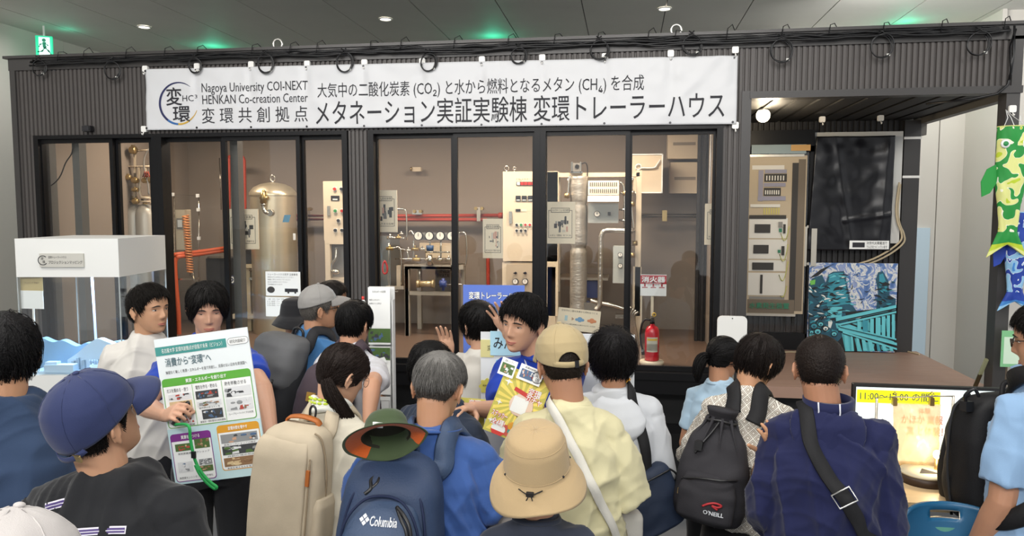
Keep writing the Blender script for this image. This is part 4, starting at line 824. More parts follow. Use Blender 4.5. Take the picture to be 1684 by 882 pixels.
# notices on the glass
def notice(lb, x0, y0, x1, y1, yp, title, rows, m_=PAPER):
    a = rect(x0, y0, x1, y1, yp); t = thing('paper_notice', lb, 'notice', ((a[0]+a[2])/2, yp, a[1])); W = (a[2]-a[0])/2; Hh = a[3]-a[1]; MB().box(-W, 0, 0, W, .002, Hh).build('paper', m_, t)
    if title: text_in(title, -W*.85, Hh*.84, W*.85, Hh*.93, -.0006, INK, t)
    for i, s in enumerate(rows): z = Hh*(.74-.1*i); text_in(s, -W*.88, z, -W*.88+W*1.7*min(1, len(s)/18), z+Hh*.06, -.0006, mat('ink_faded', '5c5a58', .7), t)
    return t, W, Hh
t, W, Hh = notice('white printed notice on the window glass, upper of two, with a vehicle silhouette', 437, 447, 494, 487, F-.03, 'トレーラーハウス見学 注意事項', ['見学のさいは列にならんでください', '機器に手をふれないでください', '足元にお気をつけください', '写真撮影はできます'])
MB().box(W*.1, -.0012, .03, W*.85, -.0004, .055).build('printed_picture', INK, t); b = MB(); b.ell((W*.3, -.001, .026), (.008, .0006, .008), 10, 6); b.ell((W*.7, -.001, .026), (.008, .0006, .008), 10, 6); b.ell((-W*.7, -.001, .045), (.03, .0006, .024), 14, 8); b.build('printed_picture', mat('print_drawing_dark', '33312f'), t)
notice('white handwritten notice on the window glass, lower of two', 437, 489, 495, 521, F-.03, 'ミニツアー 時間', ['11:00 〜 11:20', '13:00 〜 13:20', '15:00 〜 15:20'])
t, W, Hh = notice('cream card with blue and orange clouds leaning inside the window', 915, 509, 985, 545, F+.14, '空気中の二酸化炭素から燃料をつくる', [], CREAM); t.rotation_euler = (-.15, .09, 0)
for nm_, x, c in (('blue_cloud', .05, '6f9cc0'), ('orange_cloud', .62, 'd88a5c'), ('cup_mark', -.6, 'a9c4c8'), ('arrow_mark', -.28, 'b08a6a')):
    b = MB()
    if 'cloud' in nm_:
        for dx, dz, r in ((-.022, 0, .012), (0, .006, .018), (.02, 0, .013), (0, -.004, .016)): b.ell((x*W+dx, -.001, Hh*.52+dz), (r, .0006, r*.8), 12, 6)
    elif 'cup' in nm_: b.box(x*W-.01, -.0014, Hh*.42, x*W+.01, -.0006, Hh*.66)
    else: b.prism([(x*W-.008, Hh*.45), (x*W+.01, Hh*.53), (x*W-.008, Hh*.61)], -.0014, -.0006)
    b.build(nm_, mat('print_'+nm_, c, .6), t)
text_in('回収した二酸化炭素と水素からメタンを合成', -W*.8, Hh*.25, W*.8, Hh*.31, -.0006, INK, t)
# ============================================================ people: how a body, its clothes, hair and hats are made
def sstep(a, b, x): t = min(1, max(0, (x-a)/(b-a))); return t*t*(3-2*t)
HZ = [-.116, -.112, -.10, -.08, -.06, -.04, -.02, 0, .02, .045, .07, .09, .105, .113, .116]
HWd = [0, .022, .038, .050, .0590, .0655, .0700, .0735, .0755, .0750, .069, .056, .038, .018, 0]
HF = [.058, .074, .082, .0845, .0855, .0865, .088, .0885, .0915, .090, .081, .066, .044, .02, -.005]
HB = [.02, -.002, -.022, -.045, -.066, -.083, -.094, -.099, -.100, -.098, -.090, -.074, -.053, -.028, -.005]
def head_surf(t, z, feat=True):
    """t: angle from the face (0) round to the back (pi), signed towards +x; z from chin (-.116) to crown (.116)"""
    t = np.asarray(t, float); z = np.asarray(z, float)
    w_ = np.interp(z, HZ, HWd); f = np.interp(z, HZ, HF); b = np.interp(z, HZ, HB)
    mid = np.interp(z, [-.116, -.08, -.03, .05, .116], [.03, .02, .0, -.008, -.005])
    c = np.cos(t); sn = np.sin(t)
    ex = np.where(c > 0, 2.25, 2.1); k = (np.abs(c)**ex+np.abs(sn)**ex)**(-1/ex)
    x = w_*sn*k; y = mid+np.where(c > 0, (f-mid), (mid-b))*c*k
    if feat:
        G = lambda cx, cz, sx, sz, ax=x: np.exp(-((ax-cx)/sx)**2-((z-cz)/sz)**2)
        m = np.clip(c*3, 0, 1); ax = np.abs(x); d = 0
        d = d+.019*G(0, -.033, .0085, .013)+.012*G(0, -.018, .0075, .016)+.006*G(0, -.002, .007, .016)+.007*G(.0115, -.037, .006, .006, ax)
        d = d-.0075*G(.032, .001, .015, .011, ax)+.0035*G(.03, .019, .02, .007, ax)+.003*G(.045, -.028, .016, .016, ax)
        d = d+.0055*G(0, -.0635, .017, .0045)+.0058*G(0, -.0725, .015, .0048)-.0025*G(0, -.068, .022, .0022)-.003*G(0, -.083, .018, .006)+.005*G(0, -.101, .016, .01)-.003*G(0, -.052, .004, .006)
        y = y+d*m
    return x, y, z
def head_pt(t, z, off=0., feat=False):
    x, y, zz = (float(q) for q in head_surf(t, z, feat))
    if off:
        cz = .01 if z > .01 else z*.8
        n = Vector((x/.0056, (y+.005)/.0090, (zz-cz)/.0125)); n = n.normalized() if n.length > 1e-6 else Vector((0, 0, 1)); return Vector((x, y, zz))+n*off
    return Vector((x, y, zz))
def head_geo(mb):
    nt, nz = 72, 60; zs = [-.116+.232*(.5-.5*math.cos(PI*j/nz)) for j in range(nz+1)]; V = []
    for z in zs:
        ts = np.linspace(-PI, PI, nt, endpoint=False); x, y, _ = head_surf(ts, np.full(nt, z)); V += [(x[i], y[i], z) for i in range(nt)]
    mb.add(V, [(j*nt+i, j*nt+(i+1) % nt, (j+1)*nt+(i+1) % nt, (j+1)*nt+i) for j in range(nz) for i in range(nt)], True)
    for s in (-1, 1):                                             # ears
        R = Matrix.Rotation(s*.42, 3, 'Z') @ Matrix.Rotation(-.16, 3, 'X')
        c = Vector((s*.0765, -.012, -.012)); mb.ell(c+Vector((s*.004, 0, 0)), (.006, .0165, .028), 12, 10, R)
        pts = [c+R @ Vector((s*.009, .014*math.cos(a)-.002, .026*math.sin(a)+.004)) for a in np.linspace(-.9, 3.5, 14)]; mb.tube(pts, .0045, 6)
        mb.ell(c+R @ Vector((s*.006, .006, -.026)), (.005, .007, .009), 10, 8)
# radial table of the bare head, for hair
_T = np.linspace(-PI, PI, 121); _P = np.linspace(0, PI, 61); C0 = np.array([0, -.006, .012])
def _table():
    pts = []; zs = np.linspace(-.1155, .1155, 140); ts = np.linspace(-PI, PI, 160)
    tt, zz = np.meshgrid(ts, zs); x, y, z = head_surf(tt.ravel(), zz.ravel(), False); D_ = np.stack([x, y, z], 1)-C0
    r = np.linalg.norm(D_, axis=1); th = np.arctan2(D_[:, 0], D_[:, 1]); ph = np.arccos(np.clip(D_[:, 2]/r, -1, 1)); tab = np.zeros((61, 121))
    for i, p in enumerate(_P):
        for j, t in enumerate(_T):
            dt = np.abs(th-t); dt = np.minimum(dt, 2*PI-dt)*max(.15, math.sin(p)); dd = dt**2+(ph-p)**2; k = np.argsort(dd)[:4]; w_ = 1/(dd[k]+1e-5); tab[i, j] = (r[k]*w_).sum()/w_.sum()
    return tab
RT_ = _table()
def rad(d):
    th = np.arctan2(d[:, 0], d[:, 1]); ph = np.arccos(np.clip(d[:, 2], -1, 1)); fi = ph/PI*60; fj = (th+PI)/(2*PI)*120
    i = np.clip(fi.astype(int), 0, 59); j = np.clip(fj.astype(int), 0, 119); a = fi-i; b = fj-j
    return RT_[i, j]*(1-a)*(1-b)+RT_[i+1, j]*a*(1-b)+RT_[i, j+1]*(1-a)*b+RT_[i+1, j+1]*a*b
def loft(mb, secs, n=28, ex=2.4):
    """secs: (centre, half width, half depth, rotation or None)"""
    V = []
    for c, hw, hd, R in secs:
        for i in range(n):
            a = 2*PI*i/n; ca, sa = math.cos(a), math.sin(a); k = (abs(ca)**ex+abs(sa)**ex)**(-1/ex); p = Vector((hw*ca*k, hd*sa*k, 0))
            V.append(Vector(c)+(R @ p if R else p))
    m = len(secs); F_ = [(j*n+i, j*n+(i+1) % n, (j+1)*n+(i+1) % n, (j+1)*n+i) for j in range(m-1) for i in range(n)]
    F_ += [tuple(range(n-1, -1, -1)), tuple(range((m-1)*n, m*n))]; mb.add(V, F_, True)
def chain(mb, pts, rs, n=14):
    pts = [Vector(p) for p in pts]; P = []; R = []
    for i in range(len(pts)-1):
        for k in range(5): t = k/5; P.append(pts[i].lerp(pts[i+1], t)); R.append(rs[i]+(rs[i+1]-rs[i])*t)
    P.append(pts[-1]); R.append(rs[-1]); mb.tube(P, R, n)
    for p, r in zip(pts, rs): mb.ell(p, (r*.985,)*3, 12, 8)
def remeshed(mb, name, m, parent, vox, smooth_n=3, disp=None, fac=.5):
    me = bpy.data.meshes.new(name); me.from_pydata(mb.v, [], mb.f); o = bpy.data.objects.new(name, me); COL.objects.link(o)
    r = o.modifiers.new('r', 'REMESH'); r.mode = 'VOXEL'; r.voxel_size = vox; r.use_smooth_shade = True
    if smooth_n: sm = o.modifiers.new('s', 'SMOOTH'); sm.iterations = smooth_n; sm.factor = fac
    dg = bpy.context.evaluated_depsgraph_get(); ev = o.evaluated_get(dg); m2 = bpy.data.meshes.new_from_object(ev); bpy.data.objects.remove(o); bpy.data.meshes.remove(me)
    m2.name = name
    if disp is not None:
        n = len(m2.vertices); co = np.empty(n*3, np.float32); no = np.empty(n*3, np.float32); m2.vertices.foreach_get('co', co); m2.vertices.foreach_get('normal', no)
        co = co.reshape(-1, 3); no = no.reshape(-1, 3); co = co+no*disp(co.astype(float), no)[:, None]; m2.vertices.foreach_set('co', co.astype(np.float32).ravel()); m2.update()
    m2.materials.clear(); m2.materials.append(m); m2.polygons.foreach_set('use_smooth', [True]*len(m2.polygons))
    return link(name, m2, parent)
def folds(seed, amp=.005, base=30., vert=.5):
    rg = np.random.RandomState(seed); K = []
    for i in range(6):
        a = rg.uniform(-1, 1, 3); a[2] *= vert; a /= np.linalg.norm(a); K.append((a*base*rg.uniform(.6, 2.3), rg.uniform(0, 6), rg.uniform(.5, 1)))
    W = rg.uniform(-9, 9, (4, 3)); Wp = rg.uniform(0, 6, 4)
    def f(p, n):
        wv = np.sin(p @ W[0]+Wp[0])+np.sin(p @ W[1]+Wp[1]); w2 = np.sin(p @ W[2]+Wp[2])+np.sin(p @ W[3]*1.7+Wp[3]); d = 0
        for k, (kk, ph, a) in enumerate(K): s = np.abs(np.sin(.5*(p @ kk+ph+1.6*(wv if k % 2 else w2)))); d = d+a*((1-s)**2.2)*np.clip(.45+.4*(w2 if k % 2 else wv), 0, 1)
        e = np.sin(p @ (W[0]*6)+2*w2)*np.sin(p @ (W[2]*5)+2*wv+1); e2 = (1-np.abs(np.sin(p @ (K[0][0]*1.6)+1.3*w2)))**3*np.clip(.3+.5*wv, 0, 1)
        return amp*(2.4*(d*.75-.18)+.22*e+.5*e2)
    return f
SKINS = {}
def skin_mat(c):
    c = ''.join('%02x' % int(int(c[i:i+2], 16)*.88+sum(int(c[j:j+2], 16) for j in (0, 2, 4))/3*.12) for i in (0, 2, 4))
    if c not in SKINS:
        m = mat('skin_'+c, c, .5, 0, .4, vary=.07, vscale=9, bump=.03, bscale=260); b = m.node_tree.nodes['Principled BSDF']; b.inputs['Subsurface Weight'].default_value = .12; b.inputs['Subsurface Radius'].default_value = (.012, .005, .003); SKINS[c] = m
    return SKINS[c]
def cloth_mat(name, c, bump=.25, rough=.85, vary=.06, bs=420, **k): return mat('cloth_'+name, c, rough, 0, .25, vary=vary, vscale=5, bump=bump*.5, bscale=bs, sheen=.15, **k)
def hand_geo(mb, wrist, d, back, side, curl=(.5, .5, .5, .5), thumb=.3, spread=.09, sc=1., tc=(.55, .78, -.25)):
    X_ = Vector(d).normalized(); Z_ = Vector(back); Z_ = (Z_-X_*Z_.dot(X_)).normalized(); Y_ = Z_.cross(X_)*side; M = Matrix((X_, Y_, Z_)).transposed()
    w0 = Vector(wrist); P = lambda x, y, z: w0+M @ Vector((x, y, z))*sc
    V = []
    for x, yc, hw, hz in ((-.015, 0, .026, .021), (.01, .001, .029, .020), (.035, .001, .037, .0185), (.06, 0, .041, .016), (.082, 0, .040, .0125), (.09, 0, .036, .009)):
        for i in range(14): a = 2*PI*i/14; V.append(P(x, yc+hw*math.cos(a), hz*math.sin(a)))
    mb.add(V, [(j*14+i, j*14+(i+1) % 14, (j+1)*14+(i+1) % 14, (j+1)*14+i) for j in range(5) for i in range(14)]+[tuple(range(13, -1, -1)), tuple(range(70, 84))], True)
    mb.ell(P(.03, .022, -.010), (.017*sc,)*3, 10, 8)
    for k, (yy, ln, r) in enumerate(((.031, .074, .0084), (.0105, .082, .0087), (-.0105, .076, .0083), (-.030, .060, .0074))):
        p = Vector((.083, yy, 0)); a = -curl[k]*.55; pts = [Vector((.07, yy, 0)), p]; fan = (yy/.03)*spread
        for q, fr in enumerate((.45, .31, .24)):
            p = p+Vector((math.cos(a)*math.cos(fan), math.sin(fan)*math.cos(a), math.sin(a)))*ln*fr; pts.append(p); a -= curl[k]*(.95 if q == 0 else .7)
        chain(mb, [P(*q) for q in pts], [r*1.02*sc, r*sc, r*.97*sc, r*.9*sc, r*.78*sc], 10)
    tv = Vector(tc).normalized(); p0 = Vector((.018, .024, -.006)); p1 = p0+tv*.042; tv2 = (tv+Vector((.5, -.3, -.25))*thumb*2).normalized(); p2 = p1+tv2*.032; p3 = p2+(tv2+Vector((.3, -.2, -.1))*thumb).normalized()*.025
    chain(mb, [P(*q) for q in (p0, p1, p2, p3)], [.0135*sc, .0108*sc, .0098*sc, .008*sc], 10)

class Person: pass
def person(label, px, depth, rz, skin='c08a68', lean=0., head=(0, 0, 0), sw=.150, g=1., arms=None, vox=.0055, top=None, legs='1b1c20', group=None, ztop=None, neck=1., hy=0., shirt='short', hem=.84, loose=1., seed=1, nape=0., hoff=(0, 0, 0), fold=.007, skirt=False, hs=1.0, tilt=0., collar=True, name='person', shx=0.):
    """px: pixel of the top of the head and its distance; rz: 0 faces the trailer"""
    P = Person(); zw = .95; P.hands = {}
    def bend(p):
        p = Vector(p); a = -lean*sstep(zw-.08, zw+.3, p.z); q = p-Vector((0, 0, zw)); return Vector((0, 0, zw))+Matrix.Rotation(a, 3, 'X') @ q+Vector((tilt*sstep(zw, 1.5, p.z), 0, 0))
    RL = Matrix.Rotation(-lean, 3, 'X'); P.bend = bend; P.RL = RL
    nb = bend((0, .0, 1.50)); hr = Matrix.Rotation(head[0], 3, 'Z') @ Matrix.Rotation(-head[1], 3, 'X') @ Matrix.Rotation(head[2], 3, 'Y')
    hc = nb+(Matrix.Rotation(-lean*.6, 3, 'X') @ Vector((0, .005, .055)))+hr @ Vector((0, .022, .045))+Vector(hoff)
    Mh = Matrix.Translation(hc) @ hr.to_4x4() @ Matrix.Scale(hs, 4); P.Mh = Mh
    topl = max((Mh @ Vector((0, y, z))).z for y, z in ((0, .116), (-.05, .098), (.05, .095), (-.09, .06)))+.012
    tgt = PD(px[0], px[1], depth) if not isinstance(px, Vector) else px
    s = tgt.z/topl; P.s = s
    hw_ = Matrix.Rotation(rz, 3, 'Z') @ Vector((hc.x, hc.y, 0))*s
    loc = Vector((tgt.x-hw_.x, tgt.y-hw_.y, 0)); P.loc = loc
    root = thing(name, label, 'person', loc, rz, group); root.scale = (s, s, s); P.root = root
    P.M = Matrix.Translation(loc) @ Matrix.Rotation(rz, 4, 'Z') @ Matrix.Scale(s, 4)
    P.skin = sk = skin_mat(skin)
    Mi = P.M.inverted(); loc_px = lambda q: (Mi @ PD(*q)) if abs(q[0]) > 4 else Vector(q)
    for a in (arms or {}).values():
        a['e'] = loc_px(a['e']); a['w'] = loc_px(a['w'])
        if 'hand' in a and 'to' in a['hand']: a['hand']['d'] = loc_px(a['hand']['to'])-a['w']
    S = {}; SH = {}
    for sd in (-1, 1): S[sd] = bend((sd*sw, .0+shx, 1.362))
    arms = arms or {}
    for sd in (-1, 1):
        if sd not in arms: arms[sd] = dict(e=(sd*(sw+.045), -.02, 1.09), w=(sd*(sw+.04), .10, .87))
    P.arms = arms; P.S = S
    # ---- body
    B = MB()
    secs = [(.80, .15, .105), (.88, .160, .115), (.95, .152, .112), (1.05, .140, .106), (1.15, .145, .108), (1.25, .150, .112), (1.33, .140, .100), (1.385, .10, .078), (1.42, .066, .060), (1.455, .056, .056)]
    loft(B, [(bend((0, 0, z)), a*g*.92, b*g*.93, Matrix.Rotation(-lean*sstep(zw-.08, zw+.3, z), 3, 'X')) for z, a, b in secs])
    n0 = bend((0, -.008, 1.39)); n1 = Mh @ Vector((0, -.028, -.045)); chain(B, [n0, n0.lerp(n1, .55), n1], [.054*neck, .054*neck, .055*neck], 18)
    H_ = MB(); H_.M = Mh; head_geo(H_); B.add(H_.v, H_.f, True)
    for sd in (-1, 1):
        chain(B, [bend((sd*.05, -.01, 1.395)), S[sd]], [.036, .042]); a = arms[sd]; e, w_ = Vector(a['e']), Vector(a['w']); mid = S[sd].lerp(e, .4); f1 = e.lerp(w_, .3)
        chain(B, [S[sd], mid, e, f1, w_], [.044*g, .046*g, .041, .041, .027])
        hd = a.get('hand', {}); d = Vector(hd.get('d', w_-e)); bk = hd.get('back', (0, -.3, 1))
        if 'backw' in hd: bk = P.M.to_3x3().inverted() @ Vector(hd['backw'])
        xx = d.normalized(); zz = Vector(bk); zz = (zz-xx*zz.dot(xx)).normalized(); P.hands[sd] = (Vector(w_), Matrix((xx, zz.cross(xx)*sd, zz)).transposed())
        hand_geo(B, w_, d, bk, sd, hd.get('curl', (.5,)*4), hd.get('thumb', .3), hd.get('spread', .09), hd.get('sc', 1.), hd.get('tc', (.55, .78, -.25)))
        chain(B, [(sd*.085, 0, .86), (sd*.092, .01, .48), (sd*.095, -.01, .09)], [.082, .055, .042]); B.ell((sd*.095, .05, .045), (.04, .11, .04), 14, 8)
    P.body = remeshed(B, 'body', sk, root, vox, 2, None, .5)
    # ---- clothes
    def leg_clothes():
        T = MB(); m_ = cloth_mat('trousers_'+legs, legs, .2)
        if skirt:
            loft(T, [((0, 0, z), a, b, None) for z, a, b in ((.25, .27, .24), (.6, .22, .18), (.85, .175, .14), (.95, .155, .125), (1.02, .148, .118))])
        else:
            loft(T, [((0, 0, z), a*g, b*g, None) for z, a, b in ((.78, .165, .122), (.86, .178, .132), (.95, .168, .126), (1.02, .156, .12))])
            for sd in (-1, 1): chain(T, [(sd*.088, 0, .84), (sd*.095, .01, .48), (sd*.098, -.01, .07)], [.096*g, .078, .066])
        remeshed(T, 'skirt' if skirt else 'trousers', m_, root, .011, 3, folds(seed+9, .005, 16))
        for sd in (-1, 1):
            b = MB(); loft(b, [((sd*.098, .045, z), hw, hd, None) for z, hw, hd in ((.0, .05, .14), (.025, .052, .143), (.05, .047, .125), (.075, .042, .09), (.10, .04, .06))], 22, 2.6); b.build('shoe', mat('shoe_dark', '222226', .5), root)
    leg_clothes()
    c, stl = top if isinstance(top, tuple) else (top, {})
    P.cm = cm = stl.get('mat') or cloth_mat(c if isinstance(c, str) else 'x', c, stl.get('bump', .22), stl.get('rough', .85))
    T = MB(); L = loose; w1 = .016
    secs = [(hem, .178*L, .135*L), (hem+.08, .180*L, .138*L), (1.02, .170*L, .130*L), (1.12, .168*L, .129*L), (1.22, .168*L, .130*L), (1.30, .165*L, .124), (1.36, .138, .104), (1.41, .098, .086), (1.448, .078, .078), (1.466, .069, .070), (1.480, .060, .060)]
    loft(T, [(bend((0, -.004, z)), a*g, b*g, Matrix.Rotation(-lean*sstep(zw-.08, zw+.3, z), 3, 'X')) for z, a, b in secs])
    for sd in (-1, 1):
        a = arms[sd]; e, w_ = Vector(a['e']), Vector(a['w']); chain(T, [bend((sd*.05, -.008, 1.398)), S[sd]], [.060, .060*g])
        sl = a.get('sleeve', shirt)
        if sl == 'short': k = a.get('slen', .68); chain(T, [S[sd], S[sd].lerp(e, .4)], [.060*g, .066*g*L]); T.cyl(S[sd].lerp(e, .38), S[sd].lerp(e, k), .068*g*L, .066*g*L, 20)
        elif sl == 'elbow': chain(T, [S[sd], S[sd].lerp(e, .6)], [.062*g, .076*g*L]); T.cyl(S[sd].lerp(e, .58), S[sd].lerp(e, .98), .077*g*L, .08*g*L, 20)
        elif sl == 'long': chain(T, [S[sd], S[sd].lerp(e, .5), e, e.lerp(w_, .45)], [.061*g, .062*g*L, .058*g*L, .054*L]); T.cyl(e.lerp(w_, .42), e.lerp(w_, .95), .054*L, .040*L, 18)
    ff = folds(seed, fold*1.35)
    P.shirt = remeshed(T, stl.get('name', 'shirt'), cm, root, .0075, 4, ff)
    if collar:
        q = MB(); cc = bend((0, -.001, 1.452)); pts = []
        for a in np.linspace(0, 2*PI, 33)[:-1]: pts.append(cc+RL @ Vector((.071*g**.5*math.sin(a), .066*math.cos(a)+.002, .012*(-math.cos(a))+.004)))
        q.tube(pts, .0085, 8, True); q.build('collar', cm, root)
    bm = bmesh.new(); bm.from_mesh(P.shirt.data); P.bvh = BVHTree.FromBMesh(bm); bm.free()
    return P
def hbuild(P, mb, name, m, parent=None):
    """mb holds points in the head's own frame"""
    M = P.Mh; mb.v = [tuple(M @ Vector(p)) for p in mb.v]; return mb.build(name, m, parent or P.root)
LIP = mat('lip_pink', 'a96a5c', .5); SCL = mat('eye_white', 'e2dcd4', .3); IRIS = mat('eye_dark', '1d1410', .15)
def face(P, open_=1., brow='1a1614', smile=0., lid=0.):
    for s in (-1, 1):
        b = MB(); x = .0325*s; t = math.atan2(x, .088)
        for tt in np.linspace(0, 1, 1): pass
        y = float(head_surf(np.array(s*.42), np.array(.001), True)[1]); xs = float(head_surf(np.array(s*.42), np.array(.001), True)[0])
        c = Vector((xs, y-.001, .0005)); h = .0052*open_
        if open_ > .25: b.ell(c, (.0138, .006, h), 16, 10, Matrix.Rotation(-s*.22, 3, 'Z')); e = hbuild(P, b, 'eye', SCL); b = MB(); b.ell(c+Vector((0, .0038, .0002)), (.0052, .0035, min(.0056, h*1.02)), 14, 10); hbuild(P, b, 'iris', IRIS, P.root).parent = e
        b = MB(); pts = [c+Vector((.0155*u*1.0, .0055*(1-u*u)-.003*abs(u)-.0025*(u*s > 0)*abs(u), h*(1-u*u)-.0008+.001*u*s)) for u in np.linspace(-1, 1, 9)]; b.tube(pts, [.0006, .0012, .0015, .0016, .0017, .0017, .0017, .0014, .0007], 6); hbuild(P, b, 'eyelid_line', mat('lash_dark', '15100e', .6))
        b = MB(); pts = []
        for u in np.linspace(0, 1, 8):
            tt = s*(.17+.5*u); z = .0195+.004*math.sin(PI*min(1, u*1.15))-.003*u; xx, yy, zz = (float(q) for q in head_surf(np.array(tt), np.array(z), True)); pts.append(Vector((xx, yy+.0005, zz)))
        b.tube(pts, [.0018, .0026, .003, .003, .0028, .0024, .0018, .0008], 6); hbuild(P, b, 'eyebrow', mat('brow_'+brow, brow, .7))
    for up in (0, 1):
        b = MB(); pts = []
        for u in np.linspace(-1, 1, 11):
            xx0 = .0235*u*(1+.12*smile); z = -.0685+(.0032*(1-u*u)-(.0012*math.exp(-(u/.15)**2)) if up else -.0042*(1-u*u))+smile*.006*u*u; tt = math.asin(max(-1, min(1, xx0/.055)))*.62
            for _ in range(8):
                xx = float(head_surf(np.array(tt), np.array(z), True)[0]); tt += (xx0-xx)*9
            xx, yy, zz = (float(q) for q in head_surf(np.array(tt), np.array(z), True)); pts.append(Vector((xx, yy-.0004, zz)))
        b.tube(pts, [.0006+(.0030 if not up else .0026)*(1-u*u)**.6 for u in np.linspace(-1, 1, 11)], 7); hbuild(P, b, 'lip', LIP)
def edge_interp(E): ts = [e[0] for e in E]; zs = [e[1] for e in E]; return lambda t: np.interp(np.abs(t), ts, zs)
SHORT = [(0, .058), (.5, .056), (.85, .04), (1.15, .0), (1.3, -.012), (1.42, .018), (1.75, .016), (1.95, -.03), (2.4, -.062), (PI, -.075)]
FRINGE = [(0, .022), (.5, .018), (.85, .004), (1.15, -.02), (1.35, -.03), (1.5, .0), (1.75, .0), (1.95, -.04), (2.4, -.075), (PI, -.085)]
BOWL = [(0, .020), (.6, .012), (.95, -.02), (1.2, -.045), (1.6, -.045), (2., -.06), (2.5, -.085), (PI, -.092)]
def hair_mat(c, rough=.38):
    n = 'hair_'+c
    if n in MATS: return MATS[n]
    return mat(n, c, rough+.06, 0, .14, vary=.35, vscale=40, bump=.5, bscale=150)
def hair(P, edge=SHORT, vol=.014, color='14110f', n=1500, jit=.012, messy=.25, r=.0015, whorl=(0, -.055, .095), tie=None, buzz=0., under=None, seed=3, minz=-9, lift=1., rough=.38, cut=None, out=0., part=None, hb=None):
    rg = np.random.RandomState(seed); E = edge_interp(edge); m = hair_mat(color, rough); E2 = edge_interp(under) if under else E
    # close shell
    b = MB(); nt, ns = 64, 22; V = []
    for j in range(ns+1):
        q = j/ns
        for i in range(nt):
            t = -PI+2*PI*i/nt; ze = max(float(E2(t)), -.1); zt = cut if cut else .1155; z = zt+(ze-zt)*(q**1.25) if zt > ze else ze
            off = (vol*.72)*(1-q**5)+.0015+.002*noise.noise(Vector((math.sin(t)*3, math.cos(t)*3, q*4)))*(1-q); V.append(head_pt(t, z, off))
    b.add(V, [((j+1)*nt+i, (j+1)*nt+(i+1) % nt, j*nt+(i+1) % nt, j*nt+i) for j in range(ns) for i in range(nt)], True)
    if cut: b.add([V[i] for i in range(nt)], [tuple(range(nt))], True)
    else: b.add([V[i] for i in range(nt)], [tuple(range(nt))], True)
    # inner face, so that the shell has thickness
    I = [head_pt(-PI+2*PI*i/nt, max(float(E2(-PI+2*PI*i/nt)), -.1), -.004) for i in range(nt)]; b.add(V[-nt:]+I, [(i, (i+1) % nt, nt+(i+1) % nt, nt+i) for i in range(nt)], True)
    sh = hbuild(P, b, 'hair', m)
    # locks
    N_ = n*3; u = rg.uniform(-1, 1, N_); ph = rg.uniform(-PI, PI, N_); d = np.stack([np.sqrt(1-u*u)*np.sin(ph), np.sqrt(1-u*u)*np.cos(ph), u], 1)
    rr = rad(d); pos = C0+d*rr[:, None]; ok = pos[:, 2] > E2(np.arctan2(pos[:, 0], pos[:, 1]+.006))+.002
    if cut: ok &= pos[:, 2] < cut+.01
    d = d[ok][:n]; n = len(d); seg = 7 if not buzz else 3
    wd = np.array(whorl)-C0; wd /= np.linalg.norm(wd)
    lf = rg.uniform(.35, 1.0, n)*vol*lift; V = []; Fc = []; dd = d.copy(); paths = np.zeros((n, seg, 3)); alive = np.ones(n, bool)
    if buzz:
        for k in range(seg):
            rr = rad(d); nn = d.copy(); nn = nn+np.array([0, 0, -.35]); paths[:, k] = C0+d*(rr+vol*.5)[:, None]+nn*(buzz*k/(seg-1))
    else:
        ax = np.cross(wd[None], d)
        if tie is not None: tdir = np.array(tie)-C0; tdir /= np.linalg.norm(tdir); ax = np.cross(d, tdir[None])
        if part is not None:
            dv = np.stack([np.where(d[:, 0] > part, 1., -1.), np.zeros(n)-.15+.5*(d[:, 1] > .5), np.full(n, -.2)], 1); ax = np.cross(d, dv)
        ax /= (np.linalg.norm(ax, axis=1, keepdims=True)+1e-6)
        fn = np.stack([np.sin(d @ np.array([23, 11, 7.])+1)+np.sin(d @ np.array([-9, 31, 13.])), np.sin(d @ np.array([13, -19, 27.])+2), np.sin(d @ np.array([29, 9, -17.])+.5)], 1); ax = ax+fn*messy*.35+rg.normal(0, messy*.3, (n, 3)); ax -= d*(ax*d).sum(1, keepdims=True); ax /= np.linalg.norm(ax, axis=1, keepdims=True)+1e-6
        step = rg.uniform(.10, .155, n) if tie is None else rg.uniform(.12, .2, n)
        ej = rg.normal(0, jit, n); cur = d.copy()
        for k in range(seg):
            q = k/(seg-1); rr = rad(cur); off = .003+lf*(np.sin(min(1., q*1.5+.15)*PI/2))*(1 if tie is None else 1-.5*q)+out*q*q; p = C0+cur*(rr+off)[:, None]
            if k > 0:
                te = np.arctan2(p[:, 0], p[:, 1]+.006); lim = E(te)+ej
                if tie is None: stop = p[:, 2] < lim; alive &= ~stop
                else: alive &= (cur @ tdir) < .985
                p = np.where(alive[:, None], p, paths[:, k-1]+(p-paths[:, k-1])*.12)
            paths[:, k] = p
            c_, s_ = np.cos(step)[:, None], np.sin(step)[:, None]; cur = cur*c_+np.cross(ax, cur)*s_+ax*(ax*cur).sum(1, keepdims=True)*(1-c_); cur /= np.linalg.norm(cur, axis=1, keepdims=True)
    locks(P, paths, r, m, rg, sh, seg)
    P.hair = sh; return sh
